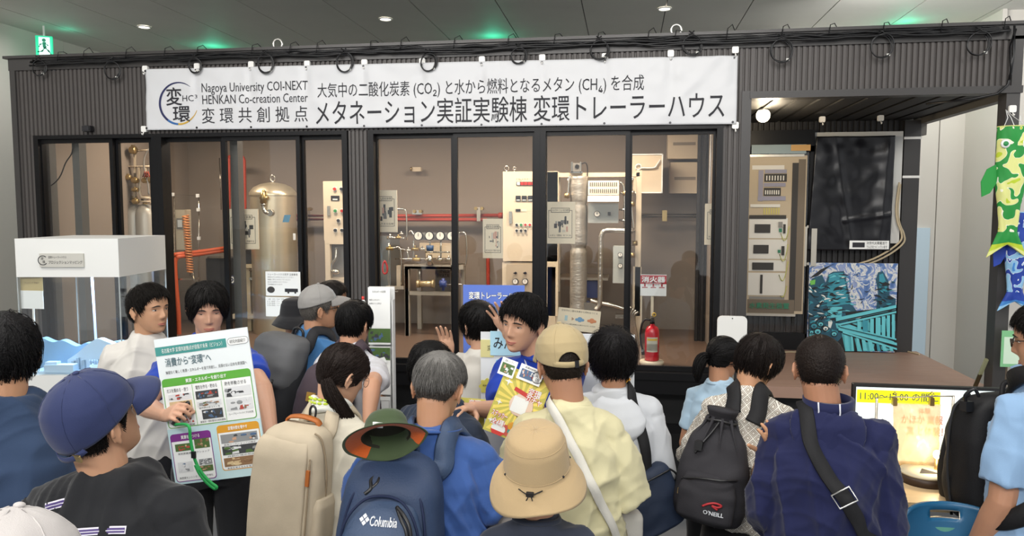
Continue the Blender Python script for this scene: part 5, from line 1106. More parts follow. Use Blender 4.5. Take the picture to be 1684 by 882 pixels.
def locks(P, paths, r, m, rg, parent, seg):
    n = len(paths); tan = np.gradient(paths, axis=1); tan /= np.linalg.norm(tan, axis=2, keepdims=True)+1e-9; rd = paths-C0; rd /= np.linalg.norm(rd, axis=2, keepdims=True)+1e-9
    sx = np.cross(tan, rd); sx /= np.linalg.norm(sx, axis=2, keepdims=True)+1e-9; ny = np.cross(sx, tan); tp = np.linspace(1, .25, seg)[None, :, None]*(rg.uniform(.7, 1.4, n)[:, None, None])*r
    ring = np.stack([paths+sx*tp*1.25, paths+ny*tp*.8, paths-sx*tp*1.25], 2).reshape(-1, 3)
    M = np.array(P.Mh); ring = ring @ M[:3, :3].T+M[:3, 3]; base = (np.arange(n)*seg*3)[:, None]; f = []
    for k in range(seg-1):
        for c in range(3): a, b2 = k*3+c, k*3+(c+1) % 3; f.append(np.stack([base[:, 0]+a, base[:, 0]+b2, base[:, 0]+b2+3, base[:, 0]+a+3], 1))
    f = np.concatenate(f); me = bpy.data.meshes.new('hair_strands'); me.vertices.add(len(ring)); me.vertices.foreach_set('co', ring.astype(np.float32).ravel()); me.loops.add(len(f)*4); me.loops.foreach_set('vertex_index', f.ravel().astype(np.int32)); me.polygons.add(len(f)); me.polygons.foreach_set('loop_start', (np.arange(len(f))*4).astype(np.int32)); me.polygons.foreach_set('use_smooth', [True]*len(f)); me.materials.append(m); me.update(); me.validate()
    o = link('hair_strands', me, parent); tag(o, kind='stuff'); return o
def tail(P, pts, r0, color, n=160, seed=5, rr=.0022, spread=1.):
    """a tied tail of hair along pts (head frame)"""
    rg = np.random.RandomState(seed); C_ = np.array([list(p) for p in smooth(pts, 4)]); seg = len(C_); q = np.linspace(0, 1, seg); prof = r0*(.55+.9*np.sin(PI*np.clip(q*.9+.1, 0, 1)))*np.where(q > .9, .7, 1)*spread
    a = rg.uniform(0, 2*PI, n); k = np.sqrt(rg.uniform(0, 1, n)); T = np.gradient(C_, axis=0); T /= np.linalg.norm(T, axis=1, keepdims=True); X_ = np.cross(T, [0.3, 1, .2]); X_ /= np.linalg.norm(X_, axis=1, keepdims=True); Y_ = np.cross(T, X_)
    paths = C_[None]+(X_[None]*np.cos(a)[:, None, None]+Y_[None]*np.sin(a)[:, None, None])*(prof[None, :, None]*k[:, None, None])
    b = MB(); b.tube([tuple(c) for c in C_], [float(x)*.85 for x in prof], 10); o = hbuild(P, b, 'ponytail', hair_mat(color)); locks(P, paths, rr, hair_mat(color), rg, o, seg); return o
def cap(P, color, zf=.045, zb=.0, off=.016, brim=.078, opening=False, bdroop=.02, label=None, mesh=None, bw=.95, mat_=None, strapc=None, brimc=None, dome=.016, frontc=None):
    m = mat_ or cloth_mat('cap_'+color, color, .25, .8); ze = lambda t: zf+(zb-zf)*(1-math.cos(t))/2; b = MB(); nt, ns = (180, 46) if opening else (72, 18); V = []
    def cp(t, q, strap_=False):
        u_ = (PI-abs(t))/.46
        if opening and u_ < 1: q = min(q, 1-.36*math.sqrt(1-u_*u_)) if q < .999 or not strap_ else q
        z0 = ze(t); z = .1155+(z0-.1155)*q**1.15; return head_pt(t, z, off*(.8+.2*q)+dome*(1-q)**1.2+.0016*noise.noise(Vector((3*math.sin(t), 3*math.cos(t), q*5))))
    for j in range(ns+1):
        for i in range(nt): V.append(cp(-PI+2*PI*i/nt, j/ns))
    Fa = []
    for j in range(ns):
        for i in range(nt):
            t = -PI+2*PI*(i+.5)/nt; q = (j+.5)/ns
            if opening and all(abs((PI-abs(-PI+2*PI*ii/nt))/.46) < 1 and jj/ns > 1-.36*math.sqrt(1-((PI-abs(-PI+2*PI*ii/nt))/.46)**2)+1e-6 for ii, jj in ((i, j), (i+1, j), (i, j+1), (i+1, j+1))): continue
            b.cur = 1 if (frontc and abs(t) < .62 and q > .15) else 0
            b.add([V[(j+1)*nt+i], V[(j+1)*nt+(i+1) % nt], V[j*nt+(i+1) % nt], V[j*nt+i]], [(0, 1, 2, 3)], True)
    b.cur = 0; b.add(V[:nt], [tuple(range(nt))], True); c = hbuild(P, b, 'cap', [m, frontc] if frontc else m); so = c.modifiers.new('t', 'SOLIDIFY'); so.thickness = .003; so.offset = -1
    b = MB(); top_ = cp(0, 0); b.ell(top_+Vector((0, 0, .002)), (.009, .009, .005), 12, 8); hbuild(P, b, 'cap_button', m, c)
    b = MB()
    for k in range(6):
        t = -PI+PI/6+k*PI/3; qmax = 1 if not (opening and abs(abs(t)-PI) < .4) else .6; b.tube([cp(t, q)+Vector((0, 0, .0006)) for q in np.linspace(.02, qmax, 14)], .0014, 5)
    hbuild(P, b, 'cap_seam', m, c)
    b = MB(); nb, nr = 26, 8; V = []
    for j in range(nr+1):
        for i in range(nb+1):
            u = -1+2*i/nb; t = u*bw; p = cp(t, .985); e = brim*math.sqrt(max(0, 1-abs(u)**2.6)); q = j/nr; V.append(p+Vector((math.sin(t)*.25*e*q, e*q, -bdroop*q*q*1.2-abs(u)**2*.018*q+.004*q)))
    b.add(V, [(j*(nb+1)+i, j*(nb+1)+i+1, (j+1)*(nb+1)+i+1, (j+1)*(nb+1)+i) for j in range(nr) for i in range(nb)], True); o = hbuild(P, b, 'cap_brim', brimc or m, c); so = o.modifiers.new('t', 'SOLIDIFY'); so.thickness = .005; so.offset = 0
    if opening:
        b = MB(); pts = [cp(PI-.62+1.24*k/14, 1., True)+Vector((0, 0, .010))+Vector((0, -.001, 0)) for k in range(15)]; ribbon(b, pts, [Vector((p.x, p.y, 0)).normalized() for p in pts], .02, .004); hbuild(P, b, 'cap_strap', strapc or m, c)
        b = MB(); p = cp(PI-.25, 1., True)+Vector((0, -.004, .010)); b.box(p.x-.007, p.y-.003, p.z-.012, p.x+.007, p.y+.002, p.z+.012); hbuild(P, b, 'cap_buckle', mat('buckle_dark', '1e1e20', .3, .6), c)
    P.capf = cp; P.cap = c; return c
def ribbon(b, pts, nr, w, th, close=False):
    pts = [Vector(p) for p in pts]; m = len(pts); V = []; ws = w if hasattr(w, '__len__') else [w]*m
    for i in range(m):
        d = (pts[min(i+1, m-1)]-pts[max(i-1, 0)]).normalized(); n = Vector(nr[i]); n = (n-d*n.dot(d)).normalized(); s = d.cross(n); hw = ws[i]/2
        V += [pts[i]-s*hw-n*th/2, pts[i]-s*hw*.92+n*th/2, pts[i]+s*hw*.92+n*th/2, pts[i]+s*hw-n*th/2]
    f = [(i*4+k, i*4+(k+1) % 4, i*4+4+(k+1) % 4, i*4+4+k) for i in range(m-1) for k in range(4)]; b.add(V, f, True); b.add(V, [(3, 2, 1, 0), tuple(range(4*m-4, 4*m))])
def snap(P, pts, off=.004, n=7):
    out = []; nr = []
    for p in smooth([Vector(q) for q in pts], n):
        l, nn, _, _ = P.bvh.find_nearest(p); out.append(l+nn*off); nr.append(nn)
    for _ in range(4): nr = [nr[0]]+[((nr[i-1]+nr[i]*2+nr[i+1])/4).normalized() for i in range(1, len(nr)-1)]+[nr[-1]]
    for _ in range(5): out = [out[0]]+[(out[i-1]+out[i]*2+out[i+1])/4 for i in range(1, len(out)-1)]+[out[-1]]
    return out, nr
def strap_on(P, target, pts, w, th, m, name='strap', off=.005):
    """a strap that lies on the shirt, kept in the space of the bag it belongs to"""
    q, nr = snap(P, pts, off); b = MB(); ribbon(b, q, nr, w, th); MM = target.matrix_basis.inverted() @ P.M; b.v = [tuple(MM @ Vector(p)) for p in b.v]; return b.build(name, m, target)
def bag_on(P, name, label, cat, at_, tilt_=0., yaw=0., sc=1., group=None, roll=0.):
    """an Empty where a bag hangs on a back: x to the wearer's right, -y away from the back, z up"""
    Ml = Matrix.Translation(Vector(at_)) @ Matrix.Rotation(yaw, 4, 'Z') @ Matrix.Rotation(-tilt_, 4, 'X') @ Matrix.Rotation(roll, 4, 'Y'); M = P.M @ Ml @ Matrix.Scale(sc, 4)
    t = thing(name, label, cat, (0, 0, 0), 0, group); t.matrix_basis = M; return t
def bag_loft(secs, ex=3.6, n=44, seed=1, amp=.003):
    """secs: (z, half width, y back, y front)"""
    b = MB(); S_ = []; zs = [s[0] for s in secs]; Z_ = np.linspace(zs[0], zs[-1], 34); V = []
    I = lambda k: np.interp(Z_, zs, [s[k] for s in secs]); hw, yb, yf = I(1), I(2), I(3)
    ker = np.array([.25, .5, .25])
    for a in (hw, yb, yf): a[1:-1] = np.convolve(a, ker, 'valid')
    m = len(Z_)
    for j in range(m):
        for i in range(n):
            a = 2*PI*i/n; ca, sa = math.cos(a), math.sin(a); k = (abs(ca)**ex+abs(sa)**ex)**(-1/ex); x = hw[j]*ca*k; y = (yb[j]+yf[j])/2+(yb[j]-yf[j])/2*sa*k; q = Vector((x*9, y*9, Z_[j]*9+seed))
            d = amp*noise.noise(q)+amp*.5*noise.noise(q*2.3); V.append((x*(1+d*4), y-(d*1.5 if sa < 0 else 0), Z_[j]))
    b.add(V, [(j*n+i, j*n+(i+1) % n, (j+1)*n+(i+1) % n, (j+1)*n+i) for j in range(m-1) for i in range(n)], True); b.add(V[:n], [tuple(range(n-1, -1, -1))], True); b.add(V[-n:], [tuple(range(n))], True)
    return b
def glasses(P, color='1c1816', r=(.024, .018), thin=.0016, half=False):
    b = MB(); y0 = .096
    for s in (-1, 1):
        pts = [(s*.033+r[0]*math.cos(a), y0+.004-.25*abs(s*.033+r[0]*math.cos(a))**2*8, -.002+r[1]*math.sin(a)) for a in (np.linspace(0, PI, 14) if half else np.linspace(0, 2*PI, 23)[:-1])]
        b.tube(pts, thin, 6, not half); b.tube([(s*.057, y0-.006, .006), (s*.072, y0-.02, .008), (s*.080, .02, .006), (s*.082, -.012, .004), (s*.080, -.028, -.012)], thin, 6)
    b.tube([(-.010, y0+.003, .003), (0, y0+.005, .006), (.010, y0+.003, .003)], thin, 6); g_ = hbuild(P, b, 'glasses', mat('glasses_'+color, color, .3))
    for s in (-1, 1):
        b = MB(); n = 16; b.add([(s*.033+r[0]*math.cos(2*PI*i/n), y0+.003-.25*abs(s*.033+r[0]*math.cos(2*PI*i/n))**2*8, -.002+r[1]*math.sin(2*PI*i/n)) for i in range(n)], [tuple(range(n))]); hbuild(P, b, 'lens', GLASS, g_)
    return g_

def decal(P, quads, m, name='print', off=.0025, side=-1, target=None, sub=6):
    """flat patches (x, z corners in the wearer's frame) laid onto the shirt from behind (side -1) or the front"""
    b = MB(); D_ = Vector((0, -side, 0))
    for qd in quads:
        A = [Vector((x, 0, z)) for x, z in qd]; V = []
        if len(A) != 4:
            V = []
            for a in A:
                h = P.bvh.ray_cast(Vector((a.x, side*.6, a.z)), D_); V.append((h[0]+Vector((0, side*off, 0))) if h[0] else a)
            b.add(V, [tuple(range(len(V)))]); continue
        for j in range(sub+1):
            for i in range(sub+1):
                u, v = i/sub, j/sub; p = A[0].lerp(A[1], u).lerp(A[3].lerp(A[2], u), v); h = P.bvh.ray_cast(Vector((p.x, side*.6, p.z)), D_); V.append((h[0]+Vector((0, side*off, 0))) if h[0] else p)
        b.add(V, [(j*(sub+1)+i, j*(sub+1)+i+1, (j+1)*(sub+1)+i+1, (j+1)*(sub+1)+i) for j in range(sub) for i in range(sub)])
    return b.build(name, m, P.root, False)
# ============================================================ the people, from the back of the room to the front
D2R = math.radians
BK = '14110f'
# staff in a white T-shirt, facing the crowd
p4 = person('person in a plain white T-shirt beside the showcase, looking aside', (244, 466), 3.6, PI+.50, skin='c4926e', head=(D2R(46), .0, 0), top='c4c1bb', vox=.0042, g=1.08, arms={-1: dict(e=(-0.208, -.03, 1.12), w=(-.25, .10, .88)), 1: dict(e=(0.208, -.03, 1.12), w=(.25, .10, .88))}, seed=2, hem=.86, fold=.007)
hair(p4, [(0, .068), (.5, .064), (.85, .045), (1.1, .01), (1.3, -.012), (1.42, .018), (1.75, .016), (1.95, -.03), (2.4, -.062), (PI, -.075)], .016, '15120f', 1700, jit=.01, messy=.4, seed=1, lift=1.2); face(p4, .75)
# staff with the vision board
p5 = person('person in a blue T-shirt holding up the large printed board and a small black pen', (340, 463), 3.4, PI+.42, skin='c9977a', head=(D2R(10), .20, 0), top='1a3a98', vox=.0036, g=.95, arms={1: dict(e=(237, 668, 3.08), w=(273, 683, 2.84), hand=dict(to=(303, 669, 2.72), backw=RT*-.096+UP*.072-FW*.038, curl=(1.15, 1.2, 1.25, 1.3), thumb=.9, tc=(.75, .35, -.55))), -1: dict(e=(432, 640, 3.12), w=(447, 722, 2.98), hand=dict(d=(.4, .3, -.5), back=(-.8, .3, -.1), curl=(.9,)*4))}, seed=5)
hair(p5, [(0, .058), (.35, .048), (.6, .016), (.85, -.015), (1.15, -.035), (1.6, -.04), (2., -.06), (2.5, -.085), (PI, -.09)], .018, '110f0e', 1900, jit=.008, messy=.22, seed=2, whorl=(0, .01, .112), lift=1.05); face(p5, .3)
# people looking through the window
p6 = person('person in a black bucket hat at the window, mostly hidden behind a grey cap', (487, 492), 4.35, -.2, top='33425e', seed=6)
p8 = person('person with short dark hair at the window, behind the grey cap', (545, 461), 4.6, -.5, head=(D2R(-40), .1, 0), top='3a3f48', seed=8)
hair(p8, SHORT, .016, BK, 900, seed=8)
hair(p6, SHORT, .010, BK, 300, seed=6)
p7 = person('person in a grey mesh cap and blue shirt with glasses, seen in profile', (524, 472), 4.0, D2R(-22), skin='b3805f', head=(D2R(-34), -.02, 0), top='3f6f9f', lean=.12, vox=.0045, seed=7, arms={1: dict(e=(0.208, .08, 1.14), w=(.2, .3, 1.08)), -1: dict(e=(-0.208, .08, 1.14), w=(-.2, .3, 1.08))}, fold=.006)
hair(p7, SHORT, .008, '5a5652', 700, seed=7, cut=.05, jit=.004); face(p7, .6); glasses(p7, '17130f')
p9 = person('person with black hair and a white T-shirt at the leaflet stand', (582, 494), 3.7, D2R(-4), skin='c08c6c', head=(D2R(-12), .16, 0), top='bcbdc2', seed=9, lean=.1, arms={1: dict(e=(612, 634, 3.28), w=(606, 694, 3.16)), -1: dict(e=(-0.200, .1, 1.12), w=(-.12, .3, 1.1))}, fold=.006)
hair(p9, FRINGE, .017, '0f0e0e', 1700, jit=.006, messy=.15, seed=9)
p13 = person('person in a white shirt turned to the blue poster with both hands raised', (786, 494), 3.6, .2, skin='c9997b', head=(.60, .05, 0), top='c2c0b9', vox=.004, sw=.142, g=.92, seed=13, arms={-1: dict(e=(752, 628, 3.58), w=(738, 586, 3.45), hand=dict(to=(733, 552, 3.42), back=(.4, .8, 0), curl=(.15,)*4)), 1: dict(e=(838, 606, 3.5), w=(834, 546, 3.36), hand=dict(to=(818, 514, 3.34), back=(.2, .9, .1), curl=(.2,)*4, spread=.2))})
hair(p13, BOWL, .020, '100f0f', 1700, jit=.006, messy=.12, seed=13)
p14 = person('smiling person in a blue T-shirt holding the yellow sign, wearing a neck strap', (860, 482), 3.1, PI+.12, skin='c9987a', head=(D2R(-34), .08, -.10), top='17379a', vox=.0038, g=.92, sw=.138, tilt=.03, hoff=(.055, .01, 0), lean=.05, seed=14, arms={1: dict(e=(826, 676, 3.05), w=(776, 672, 2.86), hand=dict(to=(745, 668, 2.75), back=(0, .3, 1))), -1: dict(e=(930, 668, 3.1), w=(900, 690, 2.8), hand=dict(to=(872, 690, 2.72), back=(-.1, .9, .1), curl=(.8,)*4))})
hair(p14, [(0, .056), (.45, .050), (.8, .03), (1.1, .0), (1.3, -.01), (1.45, .02), (1.75, .0), (1.95, -.04), (2.4, -.075), (PI, -.085)], .021, '110f0f', 1900, jit=.008, messy=.2, seed=14, whorl=(0, -.03, .105)); face(p14, .45, smile=1.0)
b = MB()
for s in (-1, 1): q, nr = snap(p14, [(s*.06, -.03, 1.46), (s*.072, .05, 1.43), (s*.05, .11, 1.33), (s*.02, .13, 1.2), (0, .13, 1.1)], .004); b.tube(q, .0035, 5)
b.build('neck_strap', mat('strap_pale', 'c9ccd6', .6), p14.root)
# woman with the ponytail
p10 = person('person with a dark ponytail, glasses and a printed towel round the neck', (562, 566), 2.7, D2R(-14), skin='c89778', head=(D2R(-26), .40, .05), top='bfb9a9', vox=.0045, sw=.138, g=.95, seed=10, lean=.12, shirt='elbow', loose=1.08, arms={1: dict(e=(0.200, .06, 1.10), w=(.14, .3, 1.08)), -1: dict(e=(-0.200, .06, 1.10), w=(-.14, .3, 1.08))}, legs='c9c2b0', skirt=True)
hair(p10, [(0, .03), (.4, .03), (.7, .005), (.95, -.05), (1.1, -.06), (1.3, -.02), (1.5, .014), (1.8, .0), (2.1, -.04), (2.6, -.066), (PI, -.07)], .012, '1d1512', 1900, jit=.004, messy=.10, seed=10, tie=(0.044, -.082, -.05), under=[(0, .05), (.5, .045), (.85, .02), (1.15, -.03), (1.3, -.01), (1.5, .016), (1.8, .0), (2.1, -.04), (2.6, -.066), (PI, -.07)])
tail(p10, [(.046, -.088, -.032), (.070, -.060, -.075), (.088, .0, -.125), (.090, .06, -.165), (.085, .11, -.215)], .022, '1d1512', 200); face(p10, .3); glasses(p10, '4a4440', (.025, .019), .001)
b = MB()
for k in range(3):
    cc = p10.bend((0, 0, 1.452+.016*k)); pts = [cc+p10.RL @ Vector(((.078-.004*k)*math.sin(a), (.074-.003*k)*math.cos(a)-.004, .008*math.sin(3*a+k)-.012*math.cos(a))) for a in np.linspace(0, 2*PI, 41)[:-1]]; b.tube(pts, .014, 9, True)
twl = b.build('neck_towel', cloth_mat('towel', 'd9dad2', .5), p10.root)
b = MB(); cc = p10.bend((0, 0, 1.484))
for i, a in enumerate((2.2, 2.5, 2.8, 3.1, 3.4, 3.7, 4.0)):
    for dz in (0, .014): p = cc+p10.RL @ Vector((.083*math.sin(a), .078*math.cos(a)-.004, dz-.008+.012)); b.ell(p, (.012, .008, .006), 10, 6, Matrix.Rotation(-a, 3, 'Z'))
b.build('towel_print', mat('print_lime', 'b5c93a', .7), twl)
# man in blue polo
p12 = person('person with dark hair in a dark navy shirt bending forward in mid crowd', (706, 563), 2.95, D2R(-28), hoff=(-.15, .01, -.01), head=(D2R(10), .45, .05), top='232c3c', seed=12, lean=.30, g=1.1, sw=.158, arms={1: dict(e=(0.232, .14, 1.16), w=(.2, .38, 1.12)), -1: dict(e=(-0.224, .14, 1.16), w=(-.2, .38, 1.12))})
hair(p12, FRINGE, .018, '100f0f', 1300, seed=12, messy=.4)
p11 = person('person with short grey hair in a bright blue polo shirt over white sleeves', (721, 580), 2.35, D2R(0), skin='b98562', head=(D2R(-6), .38, .06), top='34528c', vox=.0048, seed=11, lean=.16, g=1.1, sw=.158, loose=1.04, arms={1: dict(e=(0.248, .03, 1.13), w=(.22, .26, 1.02), slen=.72), -1: dict(e=(-0.248, .03, 1.13), w=(-.22, .26, 1.02), slen=.72)}, fold=.007)
hair(p11, [(0, .06), (.5, .056), (.85, .04), (1.15, .01), (1.3, .0), (1.42, .022), (1.75, .022), (1.95, -.02), (2.4, -.055), (PI, -.062)], .005, '3d3834', 2400, jit=.004, seed=111, buzz=.006, r=.0007)
hair(p11, [(0, .06), (.5, .056), (.85, .04), (1.15, .03), (1.42, .045), (1.75, .042), (1.95, .03), (2.4, .0), (PI, -.012)], .013, '6a6865', 2400, jit=.012, messy=.35, seed=11, r=.0010, rough=.5)
b = MB(); pts = []
for a in np.linspace(.5, 2*PI-.5, 40): pts.append(p11.bend((0, -.003, 1.462))+p11.RL @ Vector((.078*math.sin(a), .075*math.cos(a)-.004, -.004*math.cos(a))))
ribbon(b, pts, [Vector((p.x, p.y, -.5)).normalized() for p in pts], .042, .006); b.build('collar', p11.cm, p11.root)
for sd in (-1, 1):
    b = MB(); a = p11.arms[sd]; e, w_ = Vector(a['e']), Vector(a['w']); s0 = p11.S[sd].lerp(e, .6); chain(b, [s0, e, e.lerp(w_, .93)], [.052, .047, .034], 16); b.build('undersleeve', cloth_mat('undersleeve', 'bdb4ac', .2), p11.root)
# man with the beige cap, and the hooded one beside him
p17 = person('person with shaggy black hair in a white hooded sweatshirt', (1008, 541), 3.0, D2R(6), head=(D2R(4), .12, 0), top='bfc2c6', seed=17, shirt='long', g=1.05, loose=1.1, sw=.153, arms={1: dict(e=(0.216, -.02, 1.10), w=(.18, .2, .98)), -1: dict(e=(-0.216, -.02, 1.10), w=(-.18, .2, .98))}, fold=.008)
hair(p17, [(0, .02), (.6, .01), (1., -.05), (1.4, -.08), (2., -.10), (PI, -.112)], .030, '121011', 3200, jit=.018, messy=.55, seed=17, out=.012, under=[(0, .04), (.9, .01), (1.3, -.05), (2., -.08), (PI, -.09)])
b = MB(); loft(b, [(p17.bend((0, -.085-.01*k, 1.44-.042*k)), hw, hd, Matrix.Rotation(.5, 3, 'X')) for k, (hw, hd) in enumerate(((.07, .03), (.115, .055), (.135, .065), (.125, .055), (.08, .03)))], 28, 2.0); b.ell(p17.bend((0, -.0, 1.455)), (.095, .085, .03), 20, 10)
remeshed(b, 'hood', p17.cm, p17.root, .007, 3, folds(171, .006, 34))
p15 = person('person in a beige cap and pale yellow T-shirt, seen from behind', (924, 541), 2.6, D2R(4), skin='b07c5c', head=(D2R(16), .14, -.03), hoff=(-.025, .01, 0), top='c6bf9a', vox=.0048, seed=15, g=1.0, sw=.143, loose=1.08, shirt='elbow', neck=1.12, hs=1.06, arms={1: dict(e=(0.216, .02, 1.10), w=(.2, .26, 1.02)), -1: dict(e=(-0.216, .02, 1.10), w=(-.2, .26, 1.02))}, fold=.008)
hair(p15, [(0, .058), (.5, .056), (.85, .04), (1.15, .0), (1.3, -.02), (1.42, .02), (1.75, .012), (1.95, -.03), (2.4, -.055), (PI, -.062)], .006, '241d18', 2200, jit=.006, seed=15, buzz=.006, cut=.06, r=.0007)
cap(p15, 'a3926e', .052, -.004, .015, .07, True, label=None)
# bucket hat
p16 = person('person in a wide tan bucket hat at the front of the crowd', (884, 706), 1.92, D2R(-3), head=(0, -.30, 0), top='2a2f3c', seed=16, sw=.135, g=.9)
hair(p16, BOWL, .004, BK, 500, seed=16, cut=.06)
# woman behind, and the woman in lace
p18 = person('person with a black ponytail, mostly hidden behind the white lace top', (1190, 553), 3.5, D2R(-30), head=(D2R(-10), .2, 0), top='a9c4d8', seed=18, sw=.135, g=.9)
hair(p18, [(0, .03), (.7, .02), (1.1, -.03), (1.5, .0), (1.8, .0), (2.1, -.04), (PI, -.06)], .014, '0e0d0e', 1200, tie=(-0.024, -.095, .0), messy=.08, seed=18); tail(p18, [(-.03, -.1, 0), (-.045, -.135, -.02), (-.055, -.145, -.08), (-.05, -.14, -.15)], .026, '0e0d0e', 160)
def lace_mat():
    m = bpy.data.materials.new('white_lace'); m.use_nodes = True; nt = m.node_tree; N = nt.nodes; L = nt.links; b = N['Principled BSDF']; b.inputs['Roughness'].default_value = .85
    tc = N.new('ShaderNodeTexCoord'); vo = N.new('ShaderNodeTexVoronoi'); mp = N.new('ShaderNodeMapping'); mp.inputs['Scale'].default_value = (34, 34, 34); mp.inputs['Rotation'].default_value = (0, .78, 0); L.new(tc.outputs['Object'], mp.inputs[0])
    sx = N.new('ShaderNodeSeparateXYZ'); L.new(mp.outputs[0], sx.inputs[0]); ms = []
    for ax in ('X', 'Z'):
        a = N.new('ShaderNodeMath'); a.operation = 'FRACT'; L.new(sx.outputs[ax], a.inputs[0]); c = N.new('ShaderNodeMath'); c.operation = 'SUBTRACT'; L.new(a.outputs[0], c.inputs[0]); c.inputs[1].default_value = .5; d = N.new('ShaderNodeMath'); d.operation = 'ABSOLUTE'; L.new(c.outputs[0], d.inputs[0]); ms.append(d)
    mx = N.new('ShaderNodeMath'); mx.operation = 'MAXIMUM'; L.new(ms[0].outputs[0], mx.inputs[0]); L.new(ms[1].outputs[0], mx.inputs[1])
    cr = N.new('ShaderNodeValToRGB'); e = cr.color_ramp; e.interpolation = 'LINEAR'; e.elements[0].position = .0; e.elements[0].color = lin('d6d2c8'); e.elements[1].position = 1; e.elements[1].color = lin('e2dfd6')
    for p, c in ((.12, 'd6d2c8'), (.16, '9a8f82'), (.24, '9a8f82'), (.28, 'd2cec4'), (.33, 'd2cec4'), (.36, '8f857a'), (.41, '8f857a'), (.45, 'e2dfd6')): q = e.elements.new(p); q.color = lin(c)
    L.new(mx.outputs[0], cr.inputs[0]); L.new(cr.outputs[0], b.inputs['Base Color'])
    bp = N.new('ShaderNodeBump'); bp.inputs['Strength'].default_value = .6; bp.inputs['Distance'].default_value = .004; L.new(cr.outputs[0], bp.inputs['Height']); L.new(bp.outputs[0], b.inputs['Normal']); return m
p19 = person('person with short dark hair in a white lace top, head bowed', (1247, 551), 3.0, D2R(-20), skin='c08c66', head=(D2R(-28), .50, .08), top=('d9d5cb', dict(mat=lace_mat())), vox=.0048, seed=19, sw=.142, g=.96, lean=.14, shirt='elbow', loose=1.14, hem=.90, legs='121214', skirt=True, collar=False, arms={1: dict(e=(1250, 786, 2.85), w=(1266, 738, 2.60), hand=dict(to=(1276, 690, 2.45), back=(.5, -.6, .3))), -1: dict(e=(-0.216, .06, 1.08), w=(-.16, .32, 1.10))}, fold=.007)
hair(p19, BOWL, .021, '17110f', 2100, jit=.008, messy=.2, seed=19, whorl=(.01, -.045, .1))
# navy jacket
p20 = person('person with close-cropped hair in a navy hooded jacket, seen from behind', (1350, 549), 2.5, D2R(-12), skin='b07a5a', head=(0, .12, 0), top='181d42', vox=.005, seed=20, hoff=(-.03, 0, 0), g=1.08, sw=.153, shirt='long', loose=1.04, neck=1.1, arms={1: dict(e=(0.20, -.02, 1.08), w=(.17, .13, .95)), -1: dict(e=(-0.20, -.02, 1.08), w=(-.17, .13, .95))}, fold=.010)
hair(p20, [(0, .062), (.5, .058), (.85, .045), (1.15, .01), (1.3, -.005), (1.42, .02), (1.75, .02), (1.95, -.03), (2.4, -.068), (PI, -.076)], .009, '1d1613', 3600, jit=.004, seed=20, buzz=.006, r=.0007)
b = MB(); loft(b, [(p20.bend((0, y, z)), hw, hd, Matrix.Rotation(rx, 3, 'X')) for y, z, hw, hd, rx in ((-.02, 1.47, .075, .06, .2), (-.055, 1.45, .115, .055, .55), (-.080, 1.40, .128, .04, .75), (-.098, 1.34, .105, .032, .9), (-.108, 1.28, .06, .022, 1.0))], 28, 2.0)
remeshed(b, 'hood', p20.cm, p20.root, .007, 3, folds(201, .008, 30))
b = MB(); pts = [p20.bend((0, 0, 1.478))+Vector((.079*math.sin(a), .072*math.cos(a), .006*math.cos(a))) for a in np.linspace(0, 2*PI, 41)[:-1]]; ribbon(b, pts+[pts[0]], [Vector((p.x, p.y, 0)).normalized() for p in pts+[pts[0]]], .055, .012); nc = b.build('collar', p20.cm, p20.root)
for a in (2.75, 3.55): b = MB(); p = p20.bend((0, 0, 1.478))+Vector((.087*math.sin(a), .080*math.cos(a), -.006)); b.tube([p+Vector((0, .0, -.03)), p+Vector((.002, -.002, 0)), p+Vector((0, 0, .03))], .0028, 5); b.build('collar_stripe', mat('stripe_white', 'c9cad2', .7), nc)
# man at the right edge
p21 = person('person in a light blue T-shirt and glasses at the right edge, in profile', (1730, 494), 2.4, D2R(20), skin='b98464', head=(D2R(34), .16, 0), top='84a3c4', vox=.0045, seed=21, g=1.05, arms={-1: dict(e=(-.2, -.01, 1.10), w=(-.2, .10, .87), slen=.8), 1: dict(e=(.2, -.02, 1.12), w=(.2, .1, .9), slen=.8)}, fold=.009, loose=1.1)
hair(p21, SHORT, .013, '14110f', 1700, jit=.005, seed=21, messy=.15); face(p21, .6); glasses(p21, '2a1c10', (.024, .012), .0022)
# front row at the left
p1 = person('person with wavy black hair in a dark navy T-shirt at the left edge', (2, 516), 2.2, D2R(34), skin='b98663', head=(D2R(6), .12, 0), top='2c3d58', seed=31, g=1.15, sw=.158, neck=1.1, fold=.008)
hair(p1, [(0, .02), (.8, .01), (1.2, -.03), (1.5, -.03), (2., -.06), (PI, -.088)], .024, '100f10', 2100, jit=.012, messy=.7, seed=31)
p2 = person('person in a navy cap and black T-shirt with a white outlined print, front left', (158, 622), 1.85, D2R(2), skin='b98867', hoff=(-.035, -.03, 0), head=(D2R(-22), -.36, .0), top='1d1e21', vox=.0042, seed=32, g=1.12, sw=.158, neck=1.1, arms={1: dict(e=(0.232, .0, 1.1), w=(.22, .25, 1.0)), -1: dict(e=(-0.232, .0, 1.1), w=(-.22, .25, 1.0))}, fold=.007)
hair(p2, [(0, .058), (.5, .056), (.85, .04), (1.15, .0), (1.3, -.025), (1.42, .02), (1.75, .012), (1.95, -.04), (2.4, -.065), (PI, -.075)], .010, '141110', 2600, jit=.006, seed=32, buzz=.007, cut=.04, r=.0007); face(p2, .6)
p3 = person('person in a pale grey cap, only its crown showing in the bottom left corner', (2, 864), 1.08, 0, head=(-.2, .2, 0), top='8a8d92', seed=33)
hair(p3, SHORT, .008, BK, 300, seed=33, cut=.05)
